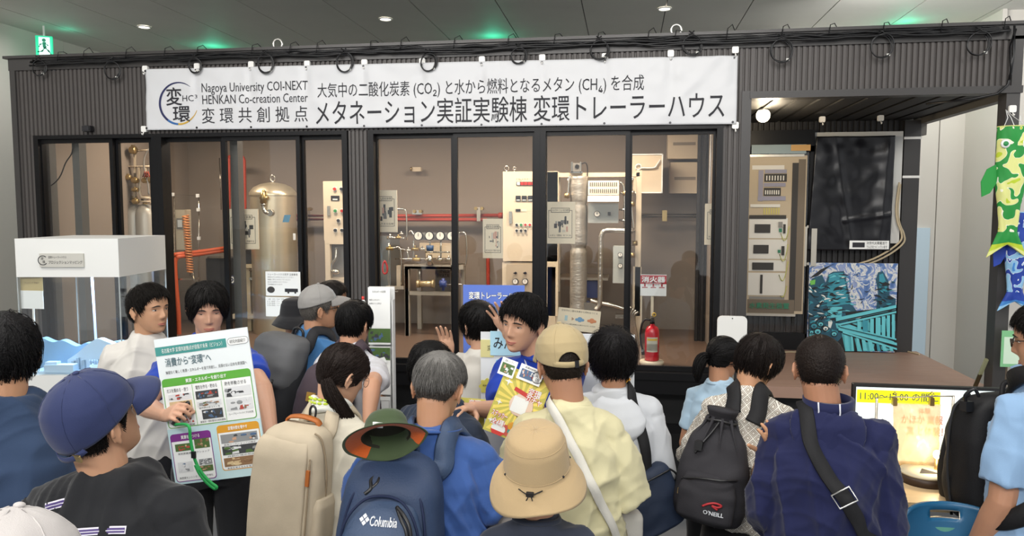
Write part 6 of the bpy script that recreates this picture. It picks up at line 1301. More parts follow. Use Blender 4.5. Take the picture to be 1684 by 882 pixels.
# hats
cap(p2, '2a3358', .045, -.020, .018, .078, False, bdroop=.022, dome=.022)
b = MB(); pts = [p2.capf(t, 1.0)+Vector((0, -.002, -.012*math.sin(PI*k/13)-.002)) for k, t in enumerate(np.linspace(PI-.75, PI+.75, 14))]; ribbon(b, pts, [Vector((p.x, p.y, 0)).normalized() for p in pts], .016, .003); hbuild(p2, b, 'cap_strap', MATS['cloth_cap_2a3358'], p2.cap)
b = MB(); p = p2.capf(PI-.55, 1.0)+Vector((0, -.006, -.012)); b.rbox(p.x-.014, p.y-.003, p.z-.010, p.x+.014, p.y+.002, p.z+.010, .002); hbuild(p2, b, 'cap_buckle', BRASS, p2.cap)
cap(p7, '8d8b88', .060, .012, .014, .08, False, bdroop=.018, dome=.018, frontc=cloth_mat('cap_front', '9fa3a6'), brimc=cloth_mat('cap_brim_grey', '85827f'))
cap(p3, 'b9b4b2', .05, .0, .02, .07, False)
def bucket(P, color, crown=(.088, .108), brim=.155, zt=.126, zb=.025, drop=.075, wave=.014, m=None, seed=1, extra=0):
    m = m or cloth_mat('hat_'+color, color, .3, .85); b = MB(); n = 84; V = []; prof = []
    for k in range(7): a = k/6; prof.append((.86*math.sin(a*PI/2), zt+.014-.026*a*a-.010*a**4))
    for k in range(1, 9): a = k/8; prof.append((.88+.14*a**.8, zt-.016-(zt-.016-zb)*a))
    nb = 16
    for k in range(1, nb+1): a = k/nb; prof.append((1.02+(brim/.086-1.02)*a**.9, zb-drop*a**1.25+(.0022 if k % 2 else -.0022)))
    for j, (r, z) in enumerate(prof):
        a = max(0, (j-14)/nb)
        for i in range(n): t = 2*PI*i/n; wz = wave*a*a*(math.sin(2*t+seed)+.6*math.sin(3*t+2*seed)); s_ = crown; V.append((s_[0]*1.13*r*math.sin(t), -.006+s_[1]*1.0*r*math.cos(t), z+wz+.0015*noise.noise(Vector((4*math.sin(t), 4*math.cos(t), j*.3+seed)))))
    b.add(V, [((j+1)*n+i, (j+1)*n+(i+1) % n, j*n+(i+1) % n, j*n+i) for j in range(len(prof)-1) for i in range(n)], True); o = hbuild(P, b, 'bucket_hat', m); so = o.modifiers.new('t', 'SOLIDIFY'); so.thickness = .003; so.offset = -1
    return o, V, n
ho, HV, hn = bucket(p16, 'ab9470', brim=.128, zt=.130, zb=.012, drop=.066, seed=2.6, wave=.012)
b = MB()
for j in (6, 13): b.tube([Vector(HV[j*hn+i])*1.004 for i in range(0, hn, 2)], .0014, 5, True)
for t in (0, PI/2): b.tube([Vector(HV[j*hn+int(hn*(.25 if t else .75))]) for j in range(6, 14)], .0014, 5)
hbuild(p16, b, 'hat_seam', MATS['cloth_hat_ab9470'], ho)
b = MB()
for i in (int(hn*.20), int(hn*.34), int(hn*.66), int(hn*.80)): p = Vector(HV[13*hn+i]); b.ell(p*1.01, (.004, .004, .004), 8, 6)
hbuild(p16, b, 'hat_eyelet', mat('eyelet_dark', '3a3a3c'), ho)
b = MB(); p = Vector(HV[16*hn+hn//2])+Vector((0, -.006, .004)); b.tube([p+Vector((-.035, .012, .006)), p+Vector((-.012, 0, 0)), p+Vector((.012, 0, 0)), p+Vector((.035, .012, .006))], .002, 5); b.rbox(p.x-.011, p.y-.005, p.z-.006, p.x+.011, p.y+.004, p.z+.006, .002)
b.tube(smooth([p+Vector((-.004, -.004, -.004)), p+Vector((-.014, -.012, -.03)), p+Vector((-.004, -.014, -.045)), p+Vector((.010, -.012, -.03)), p+Vector((.004, -.004, -.004))]), .0016, 5); hbuild(p16, b, 'hat_cord', mat('cord_black', '1c1a1a', .6), ho)
bucket(p6, '1d1d20', brim=.13, drop=.07, seed=1)
# print on the black T-shirt
PR = mat('print_white', 'd5d2dc', .7); PU = mat('print_purple', '4a3a72', .7)
def bar(x0, z0, x1, z1, w_): d = Vector((x1-x0, z1-z0)); n = Vector((-d.y, d.x)).normalized()*w_/2; return [(x0-n.x, z0-n.y), (x1-n.x, z1-n.y), (x1+n.x, z1+n.y), (x0+n.x, z0+n.y)]
Bz = 1.405
decal(p2, [bar(-.15, Bz-.012, -.07, Bz+.010, .020), bar(-.12, Bz-.050, .10, Bz-.042, .018)]+[bar(x, Bz-.13, x+.016, Bz-.062, .013) for x in (-.09, -.06, -.03, .0, .03, .06)]+[bar(-.14, Bz-.15, .12, Bz-.145, .02)], PR, 'print_outline', .002)
decal(p2, [bar(-.148, Bz-.0115, -.073, Bz+.0092, .013), bar(-.118, Bz-.0499, .097, Bz-.0421, .011)]+[bar(x+.001, Bz-.127, x+.015, Bz-.065, .007) for x in (-.09, -.06, -.03, .0, .03, .06)]+[bar(-.138, Bz-.15, .118, Bz-.145, .013)], PU, 'print_fill', .0032)
decal(p2, [bar(-.148, Bz-.0115, -.073, Bz+.0092, .002), bar(-.118, Bz-.0499, .097, Bz-.0421, .002)], PR, 'print_line', .0042)
# ============================================================ bags
def bagmat(n, c, **k): return mat('bag_'+n, c, k.pop('rough', .75), 0, .3, vary=.1, vscale=14, bump=.15, bscale=k.pop('bs', 350), **k)
BUCK = mat('buckle_black', '1a1a1c', .4)
def on_front(bag, off=.002):
    """lays points onto the outer face of a bag"""
    bm = bmesh.new()
    for c in bag.children:
        if c.name.split('.')[0] in ('main_body', 'front_pocket'): bm.from_mesh(c.data)
    tr = BVHTree.FromBMesh(bm); bm.free()
    def f(p): h = tr.ray_cast(Vector((p.x, -1, p.z)), Vector((0, 1, 0))); return Vector((p.x, h[0].y-off, p.z)) if h[0] else p
    return f
def seam(par, pts, r, m, nm='piping', n=6): b = MB(); b.tube(smooth([Vector(p) for p in pts], n), r, 6); return b.build(nm, m, par)
def straps(P, bg, m, w=.058, th=.010, x=.075, top=1.37, ends=True, sides=(-1, 1), low=1.02):
    for s in sides:
        pts = [P.bend((s*x*.85, -.20, top)), P.bend((s*x, -.15, top+.06)), P.bend((s*(x+.012), -.05, 1.50)), P.bend((s*(x+.02), .04, 1.48)), P.bend((s*(x+.03), .14, 1.38)), P.bend((s*(x+.04), .17, 1.26)), P.bend((s*(x+.07), .15, 1.14)), P.bend((s*(x+.11), .02, low)), P.bend((s*(x+.06), -.16, low-.03))]
        strap_on(P, bg, pts, w, th, m, 'shoulder_strap', .011)
# grey roll-top backpack
b7 = bag_on(p7, 'backpack', 'grey roll-top backpack on the person in the grey mesh cap', 'backpack', p7.bend((0, -.125, 1.40)), .20, 0, 1., None, .10)
GB = bagmat('charcoal', '2e2f32'); GT = bagmat('grey_canvas', '5d5e60')
bag_loft([(-.52, .12, 0, -.10), (-.50, .145, 0, -.16), (-.40, .158, 0, -.19), (-.2, .158, 0, -.19), (-.05, .150, 0, -.18), (.02, .13, 0, -.15), (.03, .10, -.02, -.12)], 3.2, seed=2, amp=.006).build('main_body', GB, b7)
bag_loft([(-.22, .135, -.12, -.185), (-.20, .150, -.06, -.205), (-.10, .158, -.02, -.212), (0, .155, .0, -.20), (.045, .14, .0, -.17), (.06, .10, -.02, -.12)], 3.0, seed=5, amp=.006).build('top_flap', GT, b7)
bag_loft([(-.47, .10, -.15, -.20), (-.45, .125, -.14, -.222), (-.33, .125, -.15, -.225), (-.27, .11, -.16, -.20)], 3.2, seed=9, amp=.004).build('front_pocket', GB, b7)
for s in (-1, 1): b = MB(); b.tube(smooth([(s*.09, -.206, -.17), (s*.09, -.215, -.26), (s*.09, -.228, -.36), (s*.09, -.226, -.45)]), .006, 6); b.rbox(s*.09-.014, -.224, -.25, s*.09+.014, -.205, -.22, .004); b.build('buckle_strap', BUCK, b7)
seam(b7, [(-.15, -.1, -.5), (-.165, -.1, -.3), (-.16, -.1, -.05)], .005, BUCK); seam(b7, [(-.04, 0, .04), (-.03, -.01, .09), (.03, -.01, .09), (.04, 0, .04)], .008, BUCK, 'carry_handle')
straps(p7, b7, bagmat('strap_dark', '2a2a2d'))
# plum backpack with a leather patch
b9 = bag_on(p9, 'backpack', 'plum brown backpack with a small leather patch on the person in white', 'backpack', p9.bend((-.03, -.12, 1.34)), .14, 0, 1., None, .12)
PB = bagmat('plum', '463b42'); bag_loft([(-.30, .14, 0, -.10), (-.28, .155, 0, -.13), (-.1, .15, 0, -.13), (.02, .12, 0, -.10), (.06, .08, -.01, -.06)], 3.6, seed=4, amp=.004).build('main_body', PB, b9)
bag_loft([(-.40, .13, 0, -.08), (-.38, .15, 0, -.12), (-.32, .152, 0, -.125), (-.298, .14, 0, -.11)], 3.6, seed=6).build('red_base', bagmat('maroon', '7a2033'), b9)
b = MB(); b.box(-.065, -.146, -.13, -.02, -.136, -.085); b.build('leather_patch', bagmat('patch_tan', 'a5803e'), b9); seam(b9, [(-.05, 0, .06), (-.03, -.01, .10), (.03, -.01, .10), (.05, 0, .06)], .008, PB, 'carry_handle'); straps(p9, b9, PB, .06)
# large beige backpack
b10 = bag_on(p10, 'backpack', 'large beige canvas backpack with an orange leather handle', 'backpack', p10.bend((-.015, -.115, 1.385)), .10, .12, .93, None, .06)
BB = bagmat('beige_canvas', 'b5a892', bs=500); LE = bagmat('tan_leather', 'a8612f', rough=.45)
bag_loft([(-.47, .11, 0, -.12), (-.455, .135, 0, -.155), (-.40, .145, 0, -.17), (-.2, .145, 0, -.17), (-.05, .138, 0, -.165), (.01, .125, 0, -.15), (.035, .105, -.01, -.125), (.045, .07, -.03, -.09)], 4.2, seed=3, amp=.003).build('main_body', BB, b10)
o = bag_loft([(-.45, .105, -.15, -.172), (-.44, .118, -.15, -.180), (-.25, .120, -.15, -.182), (-.06, .116, -.15, -.178), (-.015, .108, -.14, -.164), (.0, .098, -.13, -.150)], 6, seed=8, amp=.002).build('front_panel', BB, b10); o.location = (-.018, 0, 0)
b = MB(); b.tube(smooth([(.112, -.17, -.06), (.118, -.176, -.2), (.12, -.178, -.34), (.115, -.17, -.45)]), .004, 6); b.build('zipper', bagmat('zip_beige', '8f7f68'), b10)
b = MB(); b.box(.108, -.186, -.16, .122, -.176, -.10); b.build('zip_pull', LE, b10)
b = MB(); ribbon(b, smooth([(-.075, -.05, .042), (-.06, -.055, .062), (0, -.06, .072), (.06, -.055, .062), (.075, -.05, .042)]), [(0, -.3, 1)]*33, .028, .008); b.build('carry_handle', LE, b10)
b = MB(); ribbon(b, smooth([(.02, -.09, .035), (.05, -.11, .02), (.085, -.125, .0)]), [(0, -.6, .8)]*17, .014, .005); ribbon(b, smooth([(.0, -.11, .032), (.03, -.13, .018), (.06, -.145, -.005)]), [(0, -.6, .8)]*17, .012, .005); b.build('leather_tab', LE, b10)
b = MB(); b.box(.045, -.198, -.44, .085, -.188, -.405); b.build('leather_label', LE, b10)
bag_loft([(-.42, .02, -.02, -.14), (-.38, .03, -.02, -.15), (-.25, .028, -.02, -.15), (-.22, .018, -.03, -.14)], 3, seed=2, amp=.002).build('side_pocket', BB, b10).location = (.138, 0, 0)
seam(b10, [(.142, -.08, -.24), (.15, -.1, -.12), (.13, -.12, 0), (.10, -.13, .03)], .004, bagmat('zip_beige', '8f7f68'), 'zipper')
straps(p10, b10, BB, .055, .012, .07)
b = MB(); q = Vector((.02, -.02, .065)); b.tube(smooth([q+Vector((-.01, 0, -.01)), q+Vector((-.012, 0, .03)), q+Vector((0, 0, .045)), q+Vector((.014, 0, .03)), q+Vector((.012, 0, -.01))]), .005, 6); b.build('hang_loop', BUCK, b10)
# navy hiking backpack
b11 = bag_on(p11, 'backpack', 'navy hiking backpack with black cords on the person in the blue polo', 'backpack', p11.bend((-.06, -.125, 1.385)), .14, .03, 1.06, None, .03)
NV = bagmat('navy_nylon', '2c3b56', rough=.55, bs=200); NV2 = bagmat('navy_light', '364762', rough=.5, bs=200)
bag_loft([(-.50, .11, 0, -.13), (-.48, .14, 0, -.18), (-.38, .152, 0, -.20), (-.2, .152, 0, -.20), (-.06, .138, 0, -.17), (.0, .115, 0, -.13), (.025, .08, -.01, -.08), (.03, .05, -.02, -.06)], 2.9, seed=12, amp=.005).build('main_body', NV, b11)
bag_loft([(-.47, .10, -.17, -.20), (-.45, .118, -.16, -.235), (-.3, .122, -.16, -.24), (-.17, .115, -.16, -.225), (-.10, .085, -.14, -.19), (-.075, .05, -.13, -.16)], 2.7, seed=15, amp=.005).build('front_pocket', NV2, b11)
for pts, nm in (([(-.125, -.12, -.42), (-.125, -.175, -.25), (-.10, -.165, -.09), (-.05, -.13, -.03), (.0, -.12, -.012), (.05, -.13, -.03), (.10, -.165, -.09), (.125, -.175, -.25), (.125, -.12, -.42)], 'zipper'), ([(-.118, -.185, -.32), (-.105, -.21, -.16), (-.06, -.195, -.085), (0, -.185, -.068), (.06, -.195, -.085), (.105, -.21, -.16), (.118, -.185, -.32)], 'pocket_zipper'), ([(-.115, -.235, -.30), (-.05, -.256, -.31), (.05, -.256, -.33), (.115, -.235, -.34)], 'pocket_seam'), ([(-.112, -.232, -.185), (0, -.245, -.195), (.112, -.232, -.225)], 'pocket_seam')): seam(b11, pts, .004, bagmat('navy_dark', '1a2440'), nm)
for grp in (([(-.035, -.135, -.02), (-.05, -.15, -.035), (-.045, -.165, -.055), (-.06, -.17, -.07)], [(-.03, -.135, -.02), (-.03, -.155, -.04), (-.05, -.165, -.06)]), ([(.04, -.2, -.09), (.065, -.22, -.105), (.085, -.232, -.13), (.092, -.236, -.165), (.085, -.24, -.19)], [(.04, -.198, -.092), (.06, -.225, -.115), (.078, -.236, -.14), (.086, -.24, -.18)])):
    b = MB()
    for pts in grp: b.tube(smooth(pts), .0055, 6)
    b.build('zip_cord', BUCK, b11)
LW = mat('logo_white', 'd8dbe0', .6); of_ = on_front(b11); text_in('Columbia', -.030, -.142, .046, -.118, -.2505, LW, b11, .02, fn=of_)
b = MB()
for dx, dz in ((0, .009), (.009, 0), (0, -.009), (-.009, 0)): b.add([of_(Vector((-.046+dx*.9+ex, 0, -.128+dz*.9+ez))) for ex, ez in ((0, -.0065), (.0065, 0), (0, .0065), (-.0065, 0))], [(0, 1, 2, 3)])
b.build('logo_diamond', LW, b11, False)
seam(b11, [(-.045, -.02, .025), (-.035, -.03, .06), (.035, -.03, .06), (.045, -.02, .025)], .009, NV2, 'carry_handle')
b = MB(); b.tube(smooth([(-.135, -.12, -.28), (-.165, -.13, -.31), (-.17, -.14, -.36), (-.15, -.14, -.44)]), .009, 7); b.rbox(-.185, -.16, -.36, -.155, -.12, -.31, .005); b.rbox(-.165, -.165, -.43, -.135, -.125, -.38, .005); b.build('side_buckle', BUCK, b11)
b = MB(); b.tube([(-.18+.018*math.cos(a), -.15, -.29+.022*math.sin(a)) for a in np.linspace(0, 2*PI, 17)[:-1]], .003, 6, True); b.build('carabiner', BUCK, b11)
straps(p11, b11, NV2, .066, .014, .088)
b = MB(); b.rbox(.13, -.14, -.30, .165, -.08, -.25, .006); b.build('side_clip', BUCK, b11)
# olive hat tied to it
oh = bag_on(p11, 'sun_hat', 'olive green sun hat with an orange lining hanging on the navy backpack', 'hat', p11.bend((-.075, -.265, 1.475)), 0, 0, .68)
OL = cloth_mat('hat_olive', '3c4a30', .3); OR_ = cloth_mat('hat_orange', 'b4531f', .5, bs=120)
def hatring(k0, k1, off, m, nm, R, par):
    prof = [(.0, .105), (.045, .102), (.07, .092), (.082, .07), (.088, .04), (.092, .0)]+[(.092+.080*k/8, -.004-.030*(k/8)**1.2+.0012*(k % 2)) for k in range(1, 9)]; n = 64; V = []
    for j in range(k0, k1+1):
        r, z = prof[j]
        for i in range(n):
            t = 2*PI*i/n; q = max(0, (j-5)/8); f2 = max(0, math.sin(t)-.1)/.9; fold_ = .035*q*q*max(0, -math.sin(t))*0-.048*min(1, q*1.6)*f2; r_ = r-.088*q*f2; V.append(R @ Vector((1.12*(r_-off*.5)*math.cos(t), (r_-off*.5)*math.sin(t), (z-off)+fold_)))
    b = MB(); b.add(V, [((j+1)*n+i, (j+1)*n+(i+1) % n, j*n+(i+1) % n, j*n+i) for j in range(k1-k0) for i in range(n) if not (k0 == 6 and math.sin(2*PI*(i+.5)/n) > .5)], True); o = b.build(nm, m, par); return o
RO = Matrix.Rotation(-.30, 3, 'Y') @ Matrix.Rotation(-.72, 3, 'X')
o = hatring(0, 13, 0, OL, 'hat_shell', RO, oh); so = o.modifiers.new('t', 'SOLIDIFY'); so.thickness = .003
o = hatring(6, 12, .0045, OR_, 'brim_lining', RO, oh); o = hatring(0, 6, .0045, bagmat('hat_inside', '26261c'), 'crown_lining', RO, oh)
b = MB(); p = RO @ Vector((-.0, -.082, .012)); b.box(p.x-.022, p.y-.004, p.z-.012, p.x+.022, p.y+.002, p.z+.012); b.build('care_label', PAPER, oh)
# black drawstring rucksack
b19 = bag_on(p19, 'backpack', 'black drawstring rucksack with a small red and white wave logo', 'backpack', p19.bend((-.085, -.115, 1.30)), .10, .08, 1.08, None, .10)
DK = bagmat('washed_black', '2b2a2e', rough=.8); 
bag_loft([(-.36, .10, 0, -.12), (-.345, .13, 0, -.16), (-.28, .14, 0, -.175), (-.15, .135, 0, -.17), (-.03, .105, 0, -.12), (.03, .055, -.02, -.08), (.045, .045, -.025, -.075), (.065, .06, -.01, -.09), (.085, .062, -.005, -.095)], 2.6, seed=21, amp=.010).build('main_body', DK, b19)
bag_loft([(-.34, .085, -.15, -.17), (-.32, .105, -.15, -.205), (-.22, .108, -.15, -.205), (-.16, .09, -.14, -.18), (-.15, .05, -.13, -.16)], 2.8, seed=24, amp=.006).build('front_pocket', DK, b19)
seam(b19, [(-.10, -.172, -.19), (-.03, -.205, -.165), (.05, -.205, -.155), (.10, -.17, -.15)], .005, BUCK, 'pocket_zipper')
b = MB(); b.tube([(.058*math.cos(a), -.05+.045*math.sin(a), .04+.004*math.sin(3*a)) for a in np.linspace(0, 2*PI, 25)[:-1]], .006, 6, True); b.tube(smooth([(0, -.095, .04), (-.02, -.115, .0), (-.05, -.135, -.05), (-.07, -.14, -.09)]), .005, 6); b.rbox(-.075, -.155, -.075, -.045, -.125, -.04, .004); b.build('drawcord', BUCK, b19)
b = MB()
for k in range(9): a = 2*PI*k/9; b.tube(smooth([(.05*math.cos(a), -.05+.04*math.sin(a), .05), (.075*math.cos(a), -.06+.06*math.sin(a), .0), (.115*math.cos(a), -.08+.08*math.sin(a), -.07)]), [.009*(1-k_/16) for k_ in range(17)], 6)
b.build('gathered_fold', DK, b19)
RL_ = mat('logo_red', 'a8262c', .6)
b = MB(); b.tube(smooth([(-.005, -.218, -.262), (.015, -.219, -.248), (.04, -.217, -.240), (.062, -.210, -.246), (.05, -.214, -.254), (.03, -.219, -.252), (.05, -.214, -.263)]), .0042, 6); b.build('logo_wave', RL_, b19); text_in("O'NEILL", .0, -.290, .074, -.274, -.2185, LW, b19, .02, fn=on_front(b19, .003))
straps(p19, b19, bagmat('strap_black', '1c1c1e'), .07, .014, .07)
b = MB(); p = (-.10, -.185, -.235); b.rbox(p[0]-.008, p[1]-.004, p[2]-.012, p[0]+.008, p[1]+.002, p[2]+.012, .003); b.build('brass_tag', BRASS, b19)
# navy sling bag of the hooded person
b17 = bag_on(p17, 'sling_bag', 'dark navy sling bag hanging at the hip of the white hooded sweatshirt', 'bag', p17.bend((.13, -.10, 1.02)), .1, .3, 1., None, -.35)
SB = bagmat('slate_navy', '232d40', rough=.6); bag_loft([(-.16, .10, 0, -.05), (-.15, .125, .02, -.075), (-.05, .135, .03, -.085), (.08, .135, .03, -.085), (.11, .125, .02, -.07), (.12, .10, 0, -.05)], 3.6, seed=31, amp=.006).build('main_body', SB, b17)
seam(b17, [(-.12, -.075, .085), (0, -.092, .09), (.12, -.075, .085)], .004, BUCK, 'zipper'); b = MB(); b.tube(smooth([(.12, -.05, .09), (.15, -.05, .05), (.155, -.05, .0), (.15, -.05, -.03)]), .005, 6); b.build('zip_cord', BUCK, b17)
strap_on(p17, b17, [(.14, -.14, 1.06), (.15, -.15, 1.15), (.125, -.15, 1.28), (.10, -.12, 1.40), (.085, -.05, 1.48), (.08, .05, 1.46), (.02, .15, 1.34), (-.1, .16, 1.2)], .05, .008, bagmat('strap_black', '1c1c1e'), 'shoulder_strap', .012)
# white strap of the person in yellow
b15 = bag_on(p15, 'shoulder_bag', 'small bag on a white strap crossing the back of the yellow T-shirt', 'bag', p15.bend((.19, .08, .93)))
bag_loft([(-.10, .07, .03, -.03), (-.09, .085, .04, -.04), (.08, .085, .04, -.04), (.10, .07, .03, -.03)], 3.4).build('main_body', bagmat('bag_white', 'b9b6ae'), b15)
strap_on(p15, b15, [(-.07, .10, 1.40), (-.08, .03, 1.47), (-.06, -.07, 1.46), (.0, -.16, 1.36), (.07, -.18, 1.24), (.13, -.16, 1.12), (.17, -.11, 1.0), (.17, -.05, .94), (.19, .05, .96)], .034, .005, bagmat('strap_white', 'c9c6bc'), 'shoulder_strap', .016)
# black crossbody of the navy jacket
b20 = bag_on(p20, 'crossbody_bag', 'black crossbody bag with a silver buckle on the navy jacket', 'bag', p20.bend((.14, .19, 1.02)))
bag_loft([(-.11, .09, .03, -.03), (-.10, .11, .04, -.04), (.08, .11, .04, -.04), (.10, .09, .03, -.03)], 3.4).build('main_body', BUCK, b20)
CB = [(-.03, .16, 1.36), (-.08, .08, 1.46), (-.085, -.04, 1.50), (-.065, -.13, 1.42), (-.02, -.19, 1.33), (.05, -.20, 1.22), (.11, -.19, 1.12), (.17, -.12, 1.04), (.21, .0, 1.0), (.18, .12, 1.02)]
bm = bmesh.new(); 
for o in [p20.shirt]+[c for c in p20.root.children if c.name.startswith('hood')]: bm.from_mesh(o.data)
p20.bvh = BVHTree.FromBMesh(bm); bm.free()
strap_on(p20, b20, CB, .05, .006, bagmat('strap_black', '1c1c1e'), 'shoulder_strap', .007)
q, nr = snap(p20, CB, .012); i = int(len(q)*.56); c = q[i]; dd = (q[i+1]-q[i-1]).normalized(); n_ = Vector(nr[i]); s_ = dd.cross(n_).normalized()
b = MB(); b.tube([c+dd*.024+s_*.032, c+dd*.024-s_*.032, c-dd*.024-s_*.032, c-dd*.024+s_*.032], .0035, 6, True); MM = b20.matrix_basis.inverted() @ p20.M; b.v = [tuple(MM @ Vector(p)) for p in b.v]; b.build('buckle', mat('buckle_silver', 'c8c8c4', .25, .9), b20)
# black backpack worn in front
b21 = bag_on(p21, 'backpack', 'large black backpack worn on the chest of the person at the right edge', 'backpack', p21.bend((.0, .14, 1.335)), -.05, PI, 1.0)
KB = bagmat('black_nylon', '161618', rough=.6)
bag_loft([(-.40, .11, 0, -.12), (-.385, .14, 0, -.18), (-.30, .155, 0, -.21), (-.1, .155, 0, -.20), (.0, .14, 0, -.17), (.04, .11, 0, -.12), (.05, .08, -.02, -.09)], 3.4, seed=41, amp=.006).build('main_body', KB, b21)
bag_loft([(-.37, .09, -.18, -.20), (-.35, .12, -.17, -.235), (-.2, .125, -.17, -.235), (-.1, .11, -.16, -.215), (-.06, .08, -.15, -.18)], 3.2, seed=43, amp=.005).build('front_pocket', KB, b21)
for s in (-1, 1): seam(b21, [(s*.152, -.12, -.38), (s*.162, -.13, -.2), (s*.15, -.12, -.02), (s*.10, -.10, .045)], .005, bagmat('black_zip', '2a2a2c'), 'zipper')
seam(b21, [(-.05, -.02, .05), (-.03, -.03, .09), (.03, -.03, .09), (.05, -.02, .05)], .009, KB, 'carry_handle')
b = MB(); b.tube(smooth([(.15, -.06, .02), (.165, -.05, .05), (.15, -.03, .075), (.13, -.03, .05)]), .006, 6); b.rbox(.135, -.075, -.005, .165, -.045, .03, .004); b.build('strap_buckle', BUCK, b21); b = MB(); b.tube([(.06, -.1, -.41), (.09, -.12, -.44), (.115, -.13, -.47)], .004, 6); b.build('loose_webbing', BUCK, b21)
for s in (-1, 1):
    strap_on(p21, b21, [(s*.08, .17, 1.36), (s*.09, .10, 1.45), (s*.10, .0, 1.50), (s*.10, -.08, 1.46), (s*.12, -.16, 1.34), (s*.15, -.15, 1.18), (s*.19, -.04, 1.05), (s*.17, .10, 1.0), (s*.12, .17, 1.0)], .06, .012, KB, 'shoulder_strap', .011)
# ============================================================ signs, boards, tables and showcases in front of the trailer
ROUND = lambda W, Hh, r, x0=0, z0=0: [(x0+cx*(W-r)+r*math.cos(math.radians(a)), z0+cz*(Hh-r)+r*math.sin(math.radians(a))) for cx, cz, st in ((1, 1, 0), (-1, 1, 90), (-1, -1, 180), (1, -1, 270)) for a in (st, st+30, st+60, st+90)]
TEALP = mat('print_teal', '3f8f8a', .6); GRNP = mat('print_leaf_green', '5aa53a', .6); PURP = mat('print_violet', '7b2d86', .6); ORGP = mat('print_amber', 'd79a2c', .6); SKYP = mat('print_sky', 'bfdce2', .6); REDI = mat('print_red', 'cf3b34', .6); YEL = mat('print_yellow', 'e8c628', .55); YEL2 = mat('print_lemon', 'f0dc6a', .55); BLU = mat('print_blue', '4a64b8', .6); LBL = mat('print_light_blue', 'a9d2e4', .6); KRF = mat('paper_khaki', 'd0c98e', .7)
PH = [mat('photo_'+n, c, .6) for n, c in (('brown', '8a6a4c'), ('dark', '3d3f42'), ('grey', '8d9092'), ('green', '4d6a36'), ('blue', '4f6a8c'), ('skin', 'c79c80'), ('sand', 'cbb48c'), ('pale', 'd8dadc'), ('red', 'b2483c'))]
def photo(par, x0, z0, x1, z1, seed, y, pal=(0, 1, 2, 5, 6, 7), n=16, nm='printed_photo'):
    r = random.Random(seed); b = MB(); b.cur = pal[0]; b.box(x0, y-.0004, z0, x1, y, z1); W = x1-x0; Hh = z1-z0
    for k in range(n):
        b.cur = r.choice(pal); w_ = W*r.uniform(.06, .28); h_ = Hh*r.uniform(.10, .4); x = x0+r.uniform(0, W-w_); z = z0+r.uniform(0, Hh-h_); yy = y-.0005-.00005*k
        if k % 3 == 0: b.ell((x+w_/2, yy, z+h_/2), (w_/2, .0002, h_/2), 9, 4)
        else: b.add([(x, yy, z), (x+w_, yy, z+r.uniform(-.1, .1)*h_), (x+w_*r.uniform(.6, 1), yy, z+h_), (x+w_*.1, yy, z+h_*r.uniform(.7, 1))], [(0, 1, 2, 3)])
    return b.build(nm, PH, par, False)
def flat(par, poly_, y, m, nm='printed_panel'): b = MB(); b.add([(x, y, z) for x, z in poly_], [tuple(range(len(poly_)))]); return b.build(nm, m, par, False)
def outline(par, poly_, y, m, w_=.0015, nm='printed_outline'): b = MB(); b.tube([(x, y, z) for x, z in poly_], w_, 4, True); return b.build(nm, m, par)
# ---- the vision board, held by the person in blue
c = PD(347, 669, 2.82); BW, BH = .183, .280
t = thing('vision_board', 'large printed board with green, purple and orange boxes, held tilted', 'board', c); t.rotation_euler = (-.05, math.radians(-8.2), .10)
MB().box(-BW, 0, -BH, BW, .006, BH).build('board', mat('board_print_white', 'dfe6e8', .5), t)
y = -.001; S_ = lambda u: (u*2-1)*BW; T_ = lambda v: BH-(v*2)*BH
TT = lambda s, u0, v0, u1, v1, m=INK, b=0, yy=-.0035: text_in(s, S_(u0), T_(v1), S_(u1), T_(v0), yy, m, t, b)
flat(t, [(S_(.03), T_(.115)), (S_(.76), T_(.115)), (S_(.76), T_(.055)), (S_(.0), T_(.055)), (S_(.0), T_(.115))], y, TEALP); TT('名古屋大学 変環共創拠点が目指す未来（ビジョン）', .07, .068, .72, .100, PAPER)
flat(t, ROUND(.04, .013, .012, S_(.885), T_(.082)), y, PAPER); outline(t, ROUND(.04, .013, .012, S_(.885), T_(.082)), y-.0003, INK, .0006); TT('研究内容紹介', .80, .070, .97, .094)
TT('消費から“変環”へ', .09, .135, .58, .195, mat('ink_slate', '44606a', .6), .008); TT('無理なく楽しく資源・エネルギーを皆で共創し、資源のない日本を資源国へ', .08, .222, .95, .245)
def panel(u0, v0, u1, v1, hv, m, title, seed):
    cx, cz = (S_(u0)+S_(u1))/2, (T_(v0)+T_(v1))/2; W, Hh = (S_(u1)-S_(u0))/2, (T_(v0)-T_(v1))/2; P_ = ROUND(W, Hh, .012, cx, cz); flat(t, P_, y-.0002, m); flat(t, ROUND(W-.003, Hh-.003, .010, cx, cz), y-.0005, mat('panel_white', 'eceeee', .6))
    q = T_(v0+hv); flat(t, [p for p in P_ if p[1] > q]+[(S_(u0), q), (S_(u1), q)], y-.0008, m); TT(title, u0+(u1-u0)*.27, v0+hv*.25, u0+(u1-u0)*.73, v0+hv*.75, PAPER, .02)
panel(.02, .275, .97, .615, .055, GRNP, '資源・エネルギーを創り出す', 1)
for k, s in enumerate(('ガスを集める・使う', '電気を作る・貯める', '熱を移動させる')): TT(s, .06+.31*k, .345, .29+.31*k, .372)
for k in (1, 2): b = MB(); b.box(S_(.02+.315*k)-.0006, y-.002, T_(.61), S_(.02+.315*k)+.0006, y-.001, T_(.335)); b.build('printed_line', GRNP, t)
Q = lambda u0, v0, u1, v1, sd, pal: photo(t, S_(u0), T_(v1), S_(u1), T_(v0), sd, y-.0012, pal)
